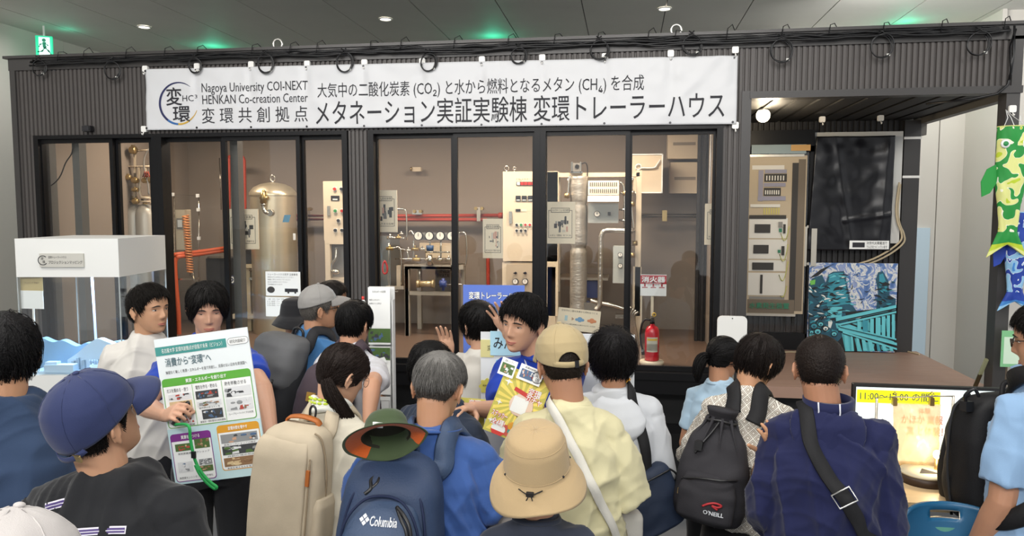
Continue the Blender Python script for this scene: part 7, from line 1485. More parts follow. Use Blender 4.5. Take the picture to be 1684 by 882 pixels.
Q(.07, .385, .31, .425, 1, (7, 2, 1, 7, 8)); Q(.07, .435, .31, .485, 2, (6, 0, 6, 3)); Q(.07, .51, .20, .56, 3, (2, 1, 7)); Q(.21, .505, .31, .59, 4, (7, 8, 2, 7))
Q(.36, .385, .60, .44, 5, (1, 1, 2, 4, 8)); Q(.36, .455, .62, .49, 6, (7, 5, 3, 2, 0)); Q(.40, .515, .62, .58, 7, (1, 4, 7, 4)); Q(.67, .385, .95, .45, 8, (7, 7, 2, 1)); Q(.67, .465, .95, .545, 9, (7, 8, 7, 2, 0))
TT('安定供給を実現したい', .08, .49, .30, .503); TT('自然界の低コスト化', .38, .495, .60, .508); TT('蓄電池・燃料電池の材料開発', .37, .588, .64, .602); TT('ループヒートパイプの利用', .68, .56, .94, .575); TT('貢献', .25, .595, .31, .608)
panel(.02, .655, .455, .985, .052, PURP, '資源を見つける', 2); panel(.525, .635, .975, .945, .052, ORGP, '変環仲間を増やす', 3)
Q(.06, .725, .25, .775, 11, (3, 6, 3, 8)); Q(.27, .705, .43, .77, 12, (3, 0, 6)); Q(.06, .85, .22, .92, 13, (7, 2, 7, 4)); Q(.29, .845, .43, .885, 14, (2, 1, 7)); Q(.29, .89, .43, .93, 15, (3, 0, 5)); TT('未利用資源ワークショップ', .08, .785, .42, .80); TT('高感度センシング／資源の可視化', .06, .95, .42, .965)
Q(.555, .70, .945, .76, 16, (2, 1, 5, 4, 7)); Q(.555, .78, .945, .84, 17, (1, 2, 3, 7)); Q(.555, .86, .945, .92, 18, (0, 6, 6, 0)); TT('変環ワークショップの様子', .58, .765, .92, .776); TT('共創の場の形成', .60, .845, .90, .856); TT('未来を考える人を育てます', .58, .925, .92, .937)
flat(t, [(S_(0), T_(1)), (S_(1), T_(1)), (S_(1), T_(.62)), (S_(0), T_(.62))], -.0004, SKYP)
# ---- black pen pointer with the green strap, in the hand
hw0, hm = p5.hands[1]; p = p5.M @ (hw0+hm @ Vector((.086, .012, -.026))); t = thing('pen_pointer', 'short black and white pointer in the hand before the large board', 'pointer', p)
d = (p5.M.to_3x3() @ (hm @ Vector((0, .062, 0)))); e_ = -d.normalized()
MB().cyl(-d*.9, d*.25, .011, .011, 16).build('barrel', BLACK, t); MB().cyl(d*.25, d*.5, .0115, .0115, 16).build('band', WHITEP, t); MB().cyl(d*.5, d*.95, .011, .009, 16).build('tip', BLACK, t)
q = [-d*.9]+[PD(x, yy, 2.70-.0002*k)-p for k, (x, yy) in enumerate(((309, 700), (313, 722), (318, 748), (324, 765), (334, 781), (348, 795), (356, 801), (353, 804), (342, 796), (329, 781), (321, 765)))]
b = MB(); q2 = smooth(q, 5); ribbon(b, q2, [Vector((.3, -1, .2))]*len(q2), .011, .002); b.build('wrist_strap', mat('strap_green', '1f9a4c', .6), t); b = MB(); a_ = PD(319, 748, 2.695)-p; b.box(a_.x-.008, -.016+a_.y+.01, a_.z-.012, a_.x+.008, a_.y+.002, a_.z+.012); b.build('cord_lock', BLACK, t)
# ---- the yellow sign held by the smiling person
c = PD(851, 668, 2.66); W, Hh = .0875, .122
t = thing('yellow_sign', 'yellow sunburst sign held at a slant by the smiling person', 'sign', c); t.rotation_euler = (-.22, math.radians(19.5), -.05)
flat_ = [(-W, -Hh), (W, -Hh), (W, Hh*.93), (W*.88, Hh), (-W, Hh)]; MB().prism(flat_, 0, .003).build('card', YEL, t)
b = MB()
for k in range(20):
    a0 = 2*PI*k/20; a1 = a0+PI/20; P_ = [(.006, .01)]
    for a in (a0, a1):
        r = min(W*.97/max(.05, abs(math.cos(a))), Hh*.93/max(.05, abs(math.sin(a)))); P_.append((r*math.cos(a)*.97, max(-Hh*.97, min(Hh*.92, r*math.sin(a)))))
    b.add([(x, -.0006, z) for x, z in P_], [(0, 1, 2)])
b.build('printed_ray', YEL2, t, False)
b = MB(); b.ell((.012, -.001, .005), (.045, .0006, .042), 24, 6); b.build('printed_disc', mat('print_blush', 'e3c9b6', .6), t); MB().box(-.022, -.0026, -.024, .034, -.0018, .032).build('blank_square', PAPER, t)
flat(t, [(-.032, .048), (.03, .036), (.03, .052), (-.03, .062)], -.0024, REDI, 'printed_ribbon')
for s, q in (('変環', (.018, .048, .066, .078)), ('ガチャ', (.018, .026, .078, .052))): text_in(s, *q, -.0030, REDI, t, .09); text_in(s, *q, -.0036, PAPER, t, .02)
flat(t, [(-.028, -.082), (.032, -.062), (.05, -.09), (.04, -.118), (-.02, -.112)], -.0024, mat('print_coral', 'c9584a', .6), 'printed_shape')
for s, q in (('ステッカー', (-.078, -.062, -.018, -.040)), ('全4種!', (-.068, -.090, -.018, -.066))): text_in(s, *q, -.0050, REDI, t, .09); text_in(s, *q, -.0056, PAPER, t, .02)
b = MB(); b.ell((.012, -.003, -.075), (.02, .0006, .017), 18, 6); b.build('printed_disc', ORGP, t); b = MB(); b.box(-.002, -.0042, -.10, .012, -.0034, -.088); b.build('printed_square', TEALP, t)
b = MB(); b.ell((-.035, -.0034, -.10), (.027, .0006, .02), 20, 6); b.build('printed_capsule', PAPER, t); b = MB(); b.prism([(-.062, -.107), (-.008, -.107), (-.018, -.121), (-.052, -.121)], -.0044, -.0036); b.build('printed_capsule', REDI, t)
b = MB()
for x, z, r in ((-.06, .07, .016), (-.066, -.01, .012), (.06, -.07, .010), (-.072, -.08, .011)): b.add([(x+r*(1 if k % 2 == 0 else .3)*math.cos(PI*k/4), -.0028, z+r*(1 if k % 2 == 0 else .3)*math.sin(PI*k/4)) for k in range(8)], [tuple(range(8))])
b.build('printed_sparkle', PAPER, t, False)
def card(lb, px_, w_, h_, rot, seed, pal, ring=False, txt=None):
    t = thing('sticker_card', lb, 'card', PD(*px_)); t.rotation_euler = (-.2, math.radians(rot), -.05); MB().box(-w_, 0, -h_, w_, .002, h_).build('card', PAPER, t); photo(t, -w_*.8, -h_*.7, w_*(.3 if ring else .8), h_*.45, seed, -.0006, pal)
    text_in(txt, -w_*.6, h_*.6, w_*.5, h_*.85, -.001, INK, t)
    if ring: b = MB(); b.tube([(w_*.62+h_*.72*math.cos(a), -.001, h_*.72*math.sin(a)) for a in np.linspace(0, 2*PI, 25)[:-1]], .0013, 5, True); b.build('printed_ring', INK, t); text_in('変', w_*.55-.008, .0, w_*.55+.008, .018, -.0012, INK, t); text_in('環', w_*.6-.004, -.02, w_*.6+.012, -.002, -.0012, INK, t)
card('small white sticker card with a green picture above the yellow sign', (835, 605, 2.652), .029, .031, 19, 51, (3, 3, 7, 5), txt='変環トレーラー'); card('wide white sticker card with a round mark above the yellow sign', (872, 617, 2.645), .044, .028, 20, 52, (4, 8, 5, 7, 1), True, '変環共創拠点')
# ---- white idea board with paper flowers
c = PY(915, 690, 3.29); W = .345; t = thing('idea_board', 'white idea board with paper flowers behind the smiling person', 'board', (c.x, 3.29, 0), .03)
z1 = 1.497; MB().box(-W, 0, .62, W, .008, z1).build('board', mat('board_gloss_white', 'd9dde0', .35), t); b = MB()
for x in (-W+.05, W-.05): b.box(x-.012, .01, 0, x+.012, .034, 1.2); b.box(x-.012, -.05, 0, x+.012, .25, .02)
b.box(-W, .01, .62, W, .03, .64); b.build('stand', STEEL, t)
MB().box(-W+.045, -.006, z1-.105, -W+.27, 0, z1+.005).build('header_card', LBL, t); text_in('みんなの', -W+.06, z1-.075, -W+.245, z1-.02, -.0068, INK, t, .01); MB().box(-W-.0, -.003, z1-.115, -W+.06, 0, z1-.035).build('kraft_tab', KRF, t); text_in('変', -W+.03, z1-.085, -W+.055, z1-.06, -.0036, INK, t)
def flower(x, z, r, m, nm):
    b = MB(); b.prism([(x+r*(1+.12*math.cos(8*a))*math.cos(a), z+r*(1+.12*math.cos(8*a))*math.sin(a)) for a in np.linspace(0, 2*PI, 49)[:-1]], -.003, 0); b.build(nm, m, t); text_in('資源の未来', x-r*.6, z+.0, x+r*.6, z+r*.25, -.0036, INK, t); text_in('エコ', x-r*.3, z-r*.4, x+r*.3, z-r*.15, -.0036, INK, t)
flower(-W+.03, z1-.25, .035, YEL, 'yellow_flower'); flower(-W+.10, z1-.155, .036, mat('print_flower_blue', '86b6dc', .6), 'blue_flower'); flower(W-.05, z1-.20, .03, ORGP, 'orange_flower')
flat(t, ROUND(.035, .016, .015, W-.05, z1-.03), -.001, PAPER); outline(t, ROUND(.035, .016, .015, W-.05, z1-.03), -.0014, INK, .0007); text_in('資源回収', W-.078, z1-.037, W-.022, z1-.023, -.002, INK, t)
for k in range(3): b = MB(); b.box(W-.16, -.003, z1-.36-.09*k, W-.01, 0, z1-.29-.09*k); b.build('note_slip', (LBL, YEL2, PAPER)[k], t)
# ---- blue poster
c = PY(812, 560, 4.35); t = thing('blue_poster', 'blue poster about the trailer house on a stand near the window', 'poster', (c.x, 4.35, 0), .04); W = .185
MB().box(-W, 0, .82, W, .006, 1.60).build('poster', mat('poster_blue', '5b78cc', .5), t); text_in('変環トレーラーハウス', -W+.035, 1.515, W+.0, 1.56, -.0016, mat('poster_navy', '1d2c66', .6), t, .07); text_in('変環トレーラーハウス', -W+.035, 1.515, W+.0, 1.56, -.0026, PAPER, t, .02)
photo(t, -W+.11, 1.24, W-.01, 1.47, 61, -.001, (4, 7, 2, 1), 24); flat(t, [(-W, .82), (W, .82), (W, 1.15), (-W, 1.15)], -.0006, mat('poster_pale', 'b7c8e6', .6)); b = MB(); b.ell((-W+.03, -.001, 1.12), (.05, .0006, .05), 16, 6); b.build('printed_bush', mat('print_bush', '8fae6a', .6), t); b = MB(); b.ell((-W+.09, -.0016, 1.16), (.03, .0006, .05), 16, 6); b.build('printed_cloud', PAPER, t)
b = MB(); b.box(-.015, .006, 0, .015, .03, 1.3); b.box(-.12, -.04, 0, .12, .16, .02); b.build('stand', BLACK, t)
# ---- leaflet stand
c = PY(625, 560, 3.95); t = thing('leaflet_stand', 'narrow white stand of leaflets beside the corrugated pillar', 'leaflet stand', (c.x, 3.95, 0), .08); W = .062
b = MB(); b.box(-W-.004, .03, .02, W+.016, .04, 1.62); b.box(W+.010, -.02, .0, W+.016, .04, 1.55); b.box(-W-.03, -.12, 0, W+.04, .14, .02); b.build('frame', mat('stand_white', 'd8d9d8', .4), t)
for k, (zz, nm_) in enumerate(((1.30, 'top leaflet with a square grid of text'), (1.02, 'leaflet with a dark green landscape photo'), (.82, 'leaflet with a small grey photo'), (.66, 'leaflet with teal and lime bands'), (.5, 'leaflet with an orange band'))):
    l = thing('leaflet', 'white '+nm_+' in the leaflet stand', 'leaflet', (c.x, 3.95, zz), .08, 'leaflets in the stand'); hh = (.32, .27, .19, .15, .15)[k]; yo = -.010-.012*k; MB().box(-W, yo, 0, W, yo+.004, hh).build('paper', PAPER, l)
    if k == 0: flat(l, [(-W, .012), (W, .012), (W, .09), (-W, .09)], yo-.001, PH[3]); photo(l, -W, .012, W, .09, 71, yo-.0014, (3, 3, 4, 1)); text_in('エネルギーの変環', -W*.6, hh-.03, W*.6, hh-.018, yo-.001, INK, l); text_in('資源とエネルギー', -W*.9, hh-.075, W*.1, hh-.065, yo-.001, INK, l); text_in('未来をつくる学び', -W*.9, hh-.095, W*.2, hh-.085, yo-.001, INK, l)
    elif k == 1: photo(l, -W, hh-.075, W, hh-.005, 72, yo-.001, (3, 3, 1, 4)); b = MB(); b.add([(-W*.5, yo-.006, hh-.10), (W*.75, yo-.010, hh-.085), (W*.5, yo-.008, hh-.055), (-W*.55, yo-.004, hh-.075)], [(0, 1, 2, 3)]); b.build('folded_sheet', PAPER, l, False); text_in('研究のご案内', -W*.8, .12, W*.3, .135, yo-.001, INK, l); text_in('大学の取り組み', -W*.8, .09, W*.5, .105, yo-.001, INK, l)
    elif k == 2: photo(l, -W*.8, hh-.09, W*.05, hh-.03, 73, yo-.001, (2, 1, 7)); outline(l, [(W*.15, .03), (W*.9, .03), (W*.9, hh-.02), (W*.15, hh-.02)], yo-.001, INK, .0008); text_in('共創', W*.3, .05, W*.75, .08, yo-.001, INK, l)
    elif k == 3: flat(l, [(-W*.3, hh-.06), (W*.3, hh-.06), (W*.45, hh-.035), (-W*.3, hh-.035)], yo-.001, TEALP); flat(l, [(W*.5, hh-.05), (W, hh-.035), (W, hh), (W*.6, hh)], yo-.001, mat('print_lime_band', 'b9cf6a', .6)); text_in('共創センター', -W*.2, .03, W*.5, .045, yo-.001, INK, l)
    else: flat(l, [(-W, .03), (W, .03), (W, .085), (-W, .09)], yo-.001, mat('print_orange_band', 'd8772f', .6)); text_in('変環ニュース', -W*.8, .045, W*.4, .06, yo-.002, PAPER, l)
t = thing('red_capped_bottle', 'small red capped bottle beside the top of the leaflet stand', 'bottle', PD(597, 497, 3.97)); MB().lathe([(0, -.04), (.014, -.04), (.014, .0), (.007, .012), (0, .013)], n=14).build('body', PAPER, t); MB().lathe([(0, .03), (.007, .03), (.007, .012), (0, .012)], n=14).build('lid', REDI, t); MB().box(-.015, -.015, -.045, .03, .015, -.04).build('shelf_arm', STEEL, t)
# ---- counter table in front of the staff
t = thing('counter_table', 'white counter table between the staff and the crowd', 'table', (-.5, 2.72, 0), .1); TBZ = .72
MB().box(-.10, -.02, TBZ-.03, .45, .18, TBZ).build('tabletop', mat('table_white', 'd6d8da', .35), t)
for x in (-.08, .43):
    for yy in (.0, .16): MB().box(x-.015, yy-.015, 0, x+.015, yy+.015, TBZ-.03).build('leg', STEEL, t)
# ---- second small yellow sign
c = PD(775, 662, 3.0); t = thing('yellow_sign', 'small yellow sign behind the navy shoulder, mostly hidden', 'sign', c); t.rotation_euler = (-.1, .05, 0); MB().box(-.058, 0, -.20, .058, .003, .016).build('card', YEL, t); text_in('変環', -.01, -.01, .04, .012, -.0006, REDI, t, .09); text_in('変環', -.01, -.01, .04, .012, -.0012, PAPER, t, .02); MB().box(-.02, .003, c.z*-1+TBZ, .02, .02, -.15).build('stand', STEEL, t)
# ---- projection showcase at the left
SC = PD(195, 425, 4.25); RZ = PSI; t = thing('projection_showcase', 'tall white display case with a glowing landscape model at the left end', 'showcase', (SC.x, SC.y, 0), RZ)
zt, zb = SC.z+.112, SC.z-.108; SW, SD = .59, .58; WH = mat('case_white', 'd4d5d2', .45)
MB().rbox(-SW, 0, zb, 0, SD, zt, .003, 'z').build('header_box', WH, t); ZM = PD(190, 618, 4.25).z
MB().rbox(-SW, 0, .0, 0, SD, ZM-.01, .003, 'z').build('base_cabinet', WH, t)
for (x0, y0, x1, y1) in ((-SW, 0, 0, .006), (-SW, SD-.006, 0, SD), (-SW, 0, -SW+.006, SD), (-.006, 0, 0, SD)): MB().box(x0, y0, ZM-.01, x1, y1, zb).build('pane', GLASS, t)
for x, y_ in ((-SW+.004, .004), (-.004, .004), (-.004, SD-.004), (-SW+.004, SD-.004)): MB().box(x-.003, y_-.003, ZM-.01, x+.003, y_+.003, zb).build('corner_post', mat('acrylic_edge', 'a9adad', .2), t)
LMP = mat('projection_light', 'b8ccf4', .4, emit=.9)
MODEL = mat('model_white', 'b4cfe6', .6)
b = MB(); b.box(-SW+.03, .03, ZM-.01, -.03, SD-.03, ZM+.004); b.build('model_base', MODEL, t)
def ridge(yy, pts, m, nm):
    P_ = smooth([(x, 0, z) for x, z in pts], 5); b = MB(); b.prism([(p.x, p.z) for p in P_]+[(pts[-1][0], ZM), (pts[0][0], ZM)], yy, yy+.05); b.build(nm, m, t)
ridge(.16, [(-.58, ZM+.17), (-.56, ZM+.18), (-.5, ZM+.155), (-.44, ZM+.165), (-.36, ZM+.13), (-.3, ZM+.15), (-.22, ZM+.14), (-.1, ZM+.16), (-.04, ZM+.13)], mat('model_blue_ridge', '7fa6c8', .6), 'far_ridge'); ridge(.10, [(-.38, ZM+.06), (-.32, ZM+.10), (-.26, ZM+.15), (-.2, ZM+.185), (-.15, ZM+.17), (-.1, ZM+.145), (-.05, ZM+.09), (-.035, ZM+.05)], MODEL, 'near_ridge')
b = MB(); b.box(-.47, .02, ZM, -.30, .075, ZM+.045); b.box(-.47, .03, ZM+.045, -.40, .07, ZM+.06); b.build('model_building', MODEL, t); b = MB(); b.cyl((-.15, .095, ZM), (-.15, .095, ZM+.035), .085, None, 36); b.tube([(-.15+.07*math.cos(a), .095+.07*math.sin(a), ZM+.037) for a in np.linspace(0, 2*PI, 33)[:-1]], .006, 6, True); b.build('model_plaza', MODEL, t)
r = random.Random(9)
for k in range(9): x = -.34+.035*k+r.uniform(-.01, .01); b = MB(); h_ = r.uniform(.02, .06); b.box(x-.008, .085, ZM, x+.008, .098, ZM+.02+h_); b.build('model_tower', mat('model_tower_grey', '8fa5b8', .6), t)
b = MB()
for k in range(14): x = -.24+.015*k; b.ell((x, .085, ZM+.055), (.006, .006, .010), 7, 5); b.cyl((x, .085, ZM+.0), (x, .085, ZM+.05), .002, None, 5)
b.build('model_tree', MODEL, t)
MB().cyl((-.262, .20, ZM+.1), (-.270, .20, zb), .007).build('light_column', LMP, t)
l = area('showcase_light', (t.location.x-.22, t.location.y+.2, zb-.02), (.4, .35), 11, (.62, .82, 1))
a = [-.38, -.10]; MB().box(-.445, -.012, SC.z-.05, -.195, 0, SC.z+.028).build('nameplate', mat('plate_silver', 'bfbdb4', .3, .3), t); b = MB(); b.tube([(-.425+.026*math.cos(q), -.0135, SC.z-.011+.026*math.sin(q)) for q in np.linspace(.8, 5.6, 24)], .0022, 5); b.build('logo_ring', INK, t)
text_in('変', -.435, SC.z-.008, -.42, SC.z+.007, -.0136, INK, t); text_in('環', -.427, SC.z-.028, -.412, SC.z-.012, -.0136, INK, t); text_in('変環トレーラーハウス', -.393, SC.z+.0, -.29, SC.z+.014, -.0136, INK, t); text_in('プロジェクションマッピング', -.393, SC.z-.032, -.20, SC.z-.012, -.0136, INK, t)
tt = thing('paper_notice', 'khaki notice over a white sheet at the back of the showcase', 'notice', PD(54, 508, 4.30)); MB().box(-.072, 0, .10, .072, .002, .215).build('khaki_sheet', mat('paper_kraft', 'b9a878', .7), tt); MB().box(-.072, -.002, 0, .072, 0, .105).build('white_sheet', PAPER, tt); text_in('プロジェクション', -.05, .175, .05, .188, -.0006, mat('ink_brown', '7a6a48', .7), tt); text_in('マッピング 準備中', -.045, .145, .05, .156, -.0006, mat('ink_brown', '7a6a48'), tt)
MB().box(-.006, .002, -(tt.location.z-ZM), .006, .006, .12).build('stand', WHITEP, tt)
# ---- white rounded panel at the porch edge
c = PY(1204, 545, F-.12); t = thing('rounded_signboard', 'white rounded signboard showing between the women and the porch', 'panel', (c.x, F-.12, 0)); MB().rbox(-.095, 0, c.z-.12, .095, .02, c.z+.10, .03).build('panel', WHITEP, t); MB().box(-.02, .02, 0, .02, .05, c.z).build('stand', STEEL, t); b = MB(); b.cyl((0, -.002, c.z+.085), (0, 0, c.z+.085), .004); b.build('camera_dot', BLACK, t)
# ---- exhibit table at the right
c = PD(1540, 800, 2.95); TZ = PD(1540, 775, 3.0).z; t = thing('exhibit_table', 'pale wooden exhibit table behind the blue chair', 'table', (1.5, 2.75, 0)); 
MB().rbox(-.72, .04, TZ-.03, .62, .62, TZ, .01, 'z').build('tabletop', mat('table_birch', 'c9ae86', .4, vary=.08, vscale=4, stretch=(1, 10, 1)), t)
for x in (-.69, .59):
    for yy in (.07, .59): MB().box(x-.018, yy-.018, 0, x+.018, yy+.018, TZ-.03).build('leg', STEEL, t)
yd = 3.22; a = rect(1406, 641, 1662, 772, yd); t = thing('screen', 'lit display screen with a yellow time banner behind the navy jacket', 'screen', ((a[0]+a[2])/2, yd, a[1])); W = (a[2]-a[0])/2; Hh = a[3]-a[1]
MB().rbox(-W-.012, .004, -.012, W+.012, .03, Hh+.012, .004).build('bezel', BLACK, t); MB().box(-W, 0, 0, W, .006, Hh).build('display', mat('screen_white', 'dfeef0', .4, emit=.5), t)
YS = mat('screen_yellow', 'e6ee1e', .4, emit=.55); TS = mat('screen_text', '5b5f5a', .5)
q = rect(1409, 643, 1546, 664, yd); MB().box(q[0]-t.location.x, -.002, q[1]-t.location.z, q[2]-t.location.x, 0, q[3]-t.location.z).build('yellow_banner', YS, t)
for s, q in (('11:00〜12:00 の間に', (1414, 646, 1543, 660)), ('体験', (1510, 671, 1530, 681)), ('かほか 業報', (1482, 683, 1550, 698)), ('業 と体験！', (1490, 702, 1550, 717))): q = rect(*q, yd); text_in(s, q[0]-t.location.x, q[1]-t.location.z, q[2]-t.location.x, q[3]-t.location.z, -.003, mat('screen_pink', 'c98a7a', .5) if q[3]-t.location.z < Hh*.8 else TS, t, .01)
b = MB(); b.box(-.03, .03, -.02, .03, .05, .1); b.box(-.15, -.02, -(t.location.z-TZ)+.0, .15, .1, -(t.location.z-TZ)+.012); b.box(-.02, .03, -(t.location.z-TZ), .02, .05, 0); b.build('stand', BLACK, t)
# clear bag hanging before the screen, on two clips
yb_ = 3.12; t = thing('clear_bag', 'clear plastic bag glowing warm, hung on clips before the screen', 'bag', PY(1500, 770, yb_))
bagm = bpy.data.materials.new('clear_film'); bagm.use_nodes = True; nt = bagm.node_tree; N = nt.nodes; L = nt.links; N.clear(); o_ = N.new('ShaderNodeOutputMaterial'); mx = N.new('ShaderNodeMixShader'); tr = N.new('ShaderNodeBsdfTransparent'); gl = N.new('ShaderNodeBsdfPrincipled'); gl.inputs['Base Color'].default_value = lin('f0d8b0'); gl.inputs['Roughness'].default_value = .2; tr.inputs[0].default_value = (1, .93, .82, 1); mx.inputs[0].default_value = .34; L.new(tr.outputs[0], mx.inputs[1]); L.new(gl.outputs[0], mx.inputs[2]); L.new(mx.outputs[0], o_.inputs[0])
m = local(t); q = rect(1466, 664, 1545, 768, yb_); nu, nv = 24, 30; V = []
for s in (0, 1):
    for j in range(nv+1):
        for i in range(nu+1):
            u, v = i/nu, j/nv; puff = .05*math.sin(PI*u)**.6*math.sin(PI*min(1, v*.95+.03))**.7; V.append((q[0]+(q[2]-q[0])*(u+.03*math.sin(v*5)*(1-u)), yb_+(puff if s else -puff)+.008*noise.noise(Vector((u*7, v*7, s*5))), q[3]+(q[1]-q[3])*v))
n0 = (nv+1)*(nu+1); m.add(V, [(s*n0+j*(nu+1)+i, s*n0+j*(nu+1)+i+1, s*n0+(j+1)*(nu+1)+i+1, s*n0+(j+1)*(nu+1)+i) for s in (0, 1) for j in range(nv) for i in range(nu)], True); m.build('film', bagm, t)
for i, x in enumerate((1471, 1532)): p = PY(x, 657, yb_); b = local(t); b.rbox(p.x-.008, yb_-.010, p.z-.025, p.x+.008, yb_+.010, p.z+.008, .003); b.tube([(p.x-.008, yb_, p.z+.02), (p.x, yb_, p.z+.03), (p.x+.008, yb_, p.z+.02)], .003, 5); b.build('clip', BRASS, t)
b = local(t); b.tube([PY(1440, 655, yb_), PY(1471, 653, yb_), PY(1502, 654, yb_), PY(1532, 652, yb_), PY(1570, 652, yb_)], .003, 6); p = PY(1568, 652, yb_); b.cyl((p.x, yb_, p.z), (p.x, yb_, TZ), .005); p = PY(1442, 655, yb_); b.cyl((p.x, yb_, p.z), (p.x, yb_, TZ), .005); b.build('hanging_rail', STEEL, t)
p = PY(1541, 748, 3.05); 
tl = thing('exhibit_lamp', 'small bright lamp glowing beside the clear bag on the exhibit table', 'lamp', (p.x, 3.05, TZ)); MB().ell((0, 0, p.z-TZ), (.014, .014, .017), 16, 12).build('bulb', mat('lamp_bulb_glow', 'ffdf9a', .4, emit=22), tl); MB().cyl((0, 0, 0), (0, 0, p.z-TZ-.012), .009, .007).build('stem', BRASS, tl); MB().lathe([(0, 0), (.03, 0), (.03, .008), (0, .01)], n=20).build('base', BRASS, tl)
point('exhibit_lamp_light', (p.x-.02, 3.0, p.z+.02), 1.4, (1, .80, .5), .02)
c = PZ(1520, 792, TZ); t = thing('turntable', 'round drum with a pale disc top on the exhibit table', 'drum', (c.x, c.y, TZ)); MB().lathe([(0, 0), (.088, 0), (.088, .034), (.0, .034)], n=44).build('drum', mat('drum_dark', '3c2c20', .5), t); MB().lathe([(0, .034), (.089, .034), (.089, .04), (0, .041)], n=44).build('disc', mat('disc_pale', 'c9bfa4', .5), t); flat(t, [(-.03, -.03), (.05, -.03), (.0, .03)], 0, INK).rotation_euler = (-PI/2, 0, 0); t.children[-1].location = (0, 0, .0416)
# blue stacking chair
c = PD(1555, 850, 2.55); t = thing('chair', 'blue plastic stacking chair with a slot handle in its back', 'chair', (c.x, c.y, 0), .02); CBL = mat('chair_blue', '1f5a80', .35)
zc = PD(1555, 836, 2.55).z; W = .165; b = MB(); nu, nv = 24, 12; V = []
for j in range(nv+1):
    for i in range(nu+1):
        u = -1+2*i/nu; v = j/nv; ww = W*(1-.08*v)*(1 if v < .8 else 1-.10*((v-.8)/.2)**2); x = u*ww; z = zc-.15+.165*v-.012*abs(u)**5*(v); yy = .06*u*u+.03*(1-v); V.append((x, -yy*1+.03, z))
slot = lambda i, j: 8 <= i < 16 and 8 <= j < 10
b.add(V, [(j*(nu+1)+i, j*(nu+1)+i+1, (j+1)*(nu+1)+i+1, (j+1)*(nu+1)+i) for j in range(nv) for i in range(nu) if not slot(i, j)], True); o = b.build('backrest', CBL, t); so = o.modifiers.new('t', 'SOLIDIFY'); so.thickness = .012
b = MB(); P_ = []
for i in list(range(8, 17)): P_.append(Vector(V[10*(nu+1)+i]))
for i in list(range(16, 7, -1)): P_.append(Vector(V[8*(nu+1)+i]))
b.tube([p+Vector((0, -.004, 0)) for p in P_], .0045, 6, True); b.build('handle_rim', STEEL, t); b = MB(); b.box(-.05, -.0, zc-.085, .05, .024, zc-.068); b.build('sticker', mat('sticker_green', '5c9a8a', .5), t)
b = MB(); loft(b, [((0, .23, z), hw, hd, None) for z, hw, hd in ((.425, .18, .17), (.435, .20, .19), (.45, .20, .19), (.46, .18, .17))], 36, 4); b.build('seat', CBL, t)
for sx in (-1, 1):
    for yy in (.05, .40): b = MB(); b.tube([(sx*.17, yy, .43), (sx*.20, yy+(.03 if yy > .2 else -.05), 0)], .011, 8); b.build('leg', BLACK, t)
    b = MB(); b.tube(smooth([(sx*.17, .08, .43), (sx*.165, .02, .5), (sx*.15, -.0, zc-.13), (sx*.12, .02, zc-.06)]), .010, 8); b.build('back_frame', BLACK, t)
c = PD(1478, 872, 2.55)
# ---- carp streamers
def carp_mat(name, base, c1, c2, edge, sc=9.):
    m = bpy.data.materials.new(name); m.use_nodes = True; nt = m.node_tree; N = nt.nodes; L = nt.links; b = N['Principled BSDF']; b.inputs['Roughness'].default_value = .6
    tc = N.new('ShaderNodeTexCoord'); nz = N.new('ShaderNodeTexNoise'); nz.inputs['Scale'].default_value = sc; nz.inputs['Detail'].default_value = .6; nz.inputs['Distortion'].default_value = .7; L.new(tc.outputs['Object'], nz.inputs[0])
    cr = N.new('ShaderNodeValToRGB'); e = cr.color_ramp; e.interpolation = 'CONSTANT'; e.elements[0].position = 0; e.elements[0].color = lin(c2); e.elements[1].position = .30; e.elements[1].color = lin(base)
    for p, c in ((.455, edge), (.47, c1), (.69, edge), (.70, c2)): q = e.elements.new(p); q.color = lin(c)
    L.new(nz.outputs[0], cr.inputs[0]); L.new(cr.outputs[0], b.inputs['Base Color']); return m
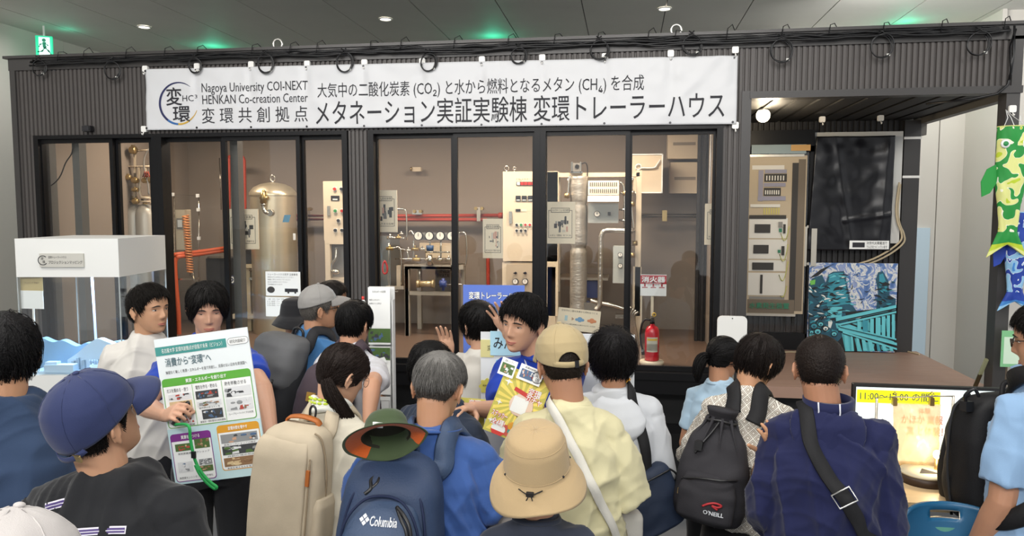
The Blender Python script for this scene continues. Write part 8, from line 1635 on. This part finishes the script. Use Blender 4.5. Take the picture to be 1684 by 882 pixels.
def carp(name, label, px_, yp, w0, L_, cols, seed, rz=0.):
    top = PY(px_[0], px_[1], yp); t = thing(name, label, 'carp streamer', top, rz, 'carp streamers')
    base, c1, c2, eye, cloth = cols; n, m_ = 110, 150; b = MB(); V = []
    wd = lambda v: w0*np.interp(v, [0, .3, .45, .62, .75, .80, 1], [1, 1.0, .95, .72, .62, .62, 1.35]); dp = lambda v: .055*np.interp(v, [0, .5, .8, 1], [1, .8, .4, .12])
    pts = lambda v, a: Vector((wd(v)*math.cos(a)*(1 if v < .8 else 1), -dp(v)*math.sin(a)+.006*noise.noise(Vector((v*9, math.cos(a)*3, seed))), -L_*v+(0 if v < .82 else .05*L_*(1-abs(math.cos(a)))*((v-.82)/.18)**2*2.2)))
    rg = random.Random(seed); spots = [(rg.uniform(-.95, .95), .04+.07*q+rg.uniform(0, .03), rg.uniform(.26, .46)) for q in range(11) for _ in range(2)]
    for j in range(m_+1):
        for i in range(n): V.append(pts(j/m_, 2*PI*i/n))
    for j in range(m_):
        for i in range(n):
            a = 2*PI*(i+.5)/n; v = (j+.5)/m_; u = math.cos(a); k = 0
            k = 3
            if v > .80: k = 1 if v < .90 else 2 if v < .955 else 0
            b.cur = k; b.add([V[j*n+i], V[j*n+(i+1) % n], V[(j+1)*n+(i+1) % n], V[(j+1)*n+i]], [(0, 1, 2, 3)], True)
    o = b.build('body', [base, c1, c2, cloth], t); so = o.modifiers.new('t', 'SOLIDIFY'); so.thickness = .002
    for s in (-1, 1):
        b = MB(); b.lathe([(0, -.004), (.016, -.004), (.018, 0), (0, .001)], n=20, axis='y'); q = Matrix.Translation(pts(.13, PI/2-s*.75)+Vector((0, -.006, 0))) ; b.v = [tuple(q @ (Matrix.Scale(w0/.055, 4) @ Vector(p))) for p in b.v]; e = b.build('eye', PAPER, t); b = MB(); b.lathe([(0, -.007), (.009, -.007), (.010, -.003)], n=16, axis='y'); b.v = [tuple(q @ (Matrix.Scale(w0/.055, 4) @ Vector(p))) for p in b.v]; b.build('pupil', eye, e)
        b = MB(); f0 = pts(.28, PI/2-s*1.45); P_ = [(0, 0), (s*.035, -.02), (s*.055, -.07), (s*.05, -.13), (s*.02, -.115), (-s*.005, -.07)]; b.prism([(f0.x+x*w0/.055, f0.z+z*w0/.055) for x, z in P_], f0.y-.003, f0.y+.003); b.build('fin', c1, t)
    b = MB(); b.tube([(wd(0)*math.cos(a), -.055*math.sin(a), .002) for a in np.linspace(0, 2*PI, 25)[:-1]], .004, 6, True); b.build('mouth_ring', base, t)
    return t
KG = (mat('streamer_pale_yellow', 'd9dc86', .6), mat('streamer_green', '1f8f3a', .6), mat('streamer_lime', 'b9cc2e', .6), mat('streamer_eye_green', '2a8a4a', .5), carp_mat('streamer_print_green', 'dde08e', '1f8f3a', 'b9cc2e', 'f0eed8', 11.))
KB_ = (mat('streamer_sky', '8fc0e4', .6), mat('streamer_royal', '1f3fa0', .6), mat('streamer_blue', '3f84cc', .6), mat('streamer_eye_blue', '5a9ad0', .5), carp_mat('streamer_print_blue', '8fc0e4', '1f3fa0', '3f84cc', 'e8eef6', 14.))
t = carp('carp_streamer', 'green and yellow cloth carp streamer hanging from the porch post hook', (1666, 209), F-.14, .085, .80, KG, 4)
b = MB(); 
for x in (-.06, .07, 0): b.tube([(x, -.02, .0), (x*.3, .03, .06), (-.005, .09, .115)], .0022, 5)
b.build('string', PAPER, t)
t = carp('carp_streamer', 'blue cloth carp streamer hanging behind the green one', (1674, 350), F-.06+.0, .07, .62, KB_, 9); t.location.y = F-.02-.05; b = MB(); b.tube([(0, 0, 0), (-.01, .02, .6)], .0022, 5); b.build('string', PAPER, t)
c = PY(1659, 578, F-.12); t = thing('green_notice', 'green edged notice on a stand at the right edge', 'notice', (c.x, F-.12, 0)); MB().box(-.045, 0, c.z-.1, .12, .004, c.z+.13).build('paper', mat('notice_green', '7fbf8a', .6), t); MB().box(.0, .004, 0, .03, .03, c.z).build('stand', STEEL, t); MB().box(-.03, -.001, c.z-.08, .11, 0, c.z+.09).build('printed_panel', mat('notice_pale', 'cfe6cf', .6), t)
if _TXO.name in COL.objects: COL.objects.unlink(_TXO)
bpy.data.objects.remove(_TXO)
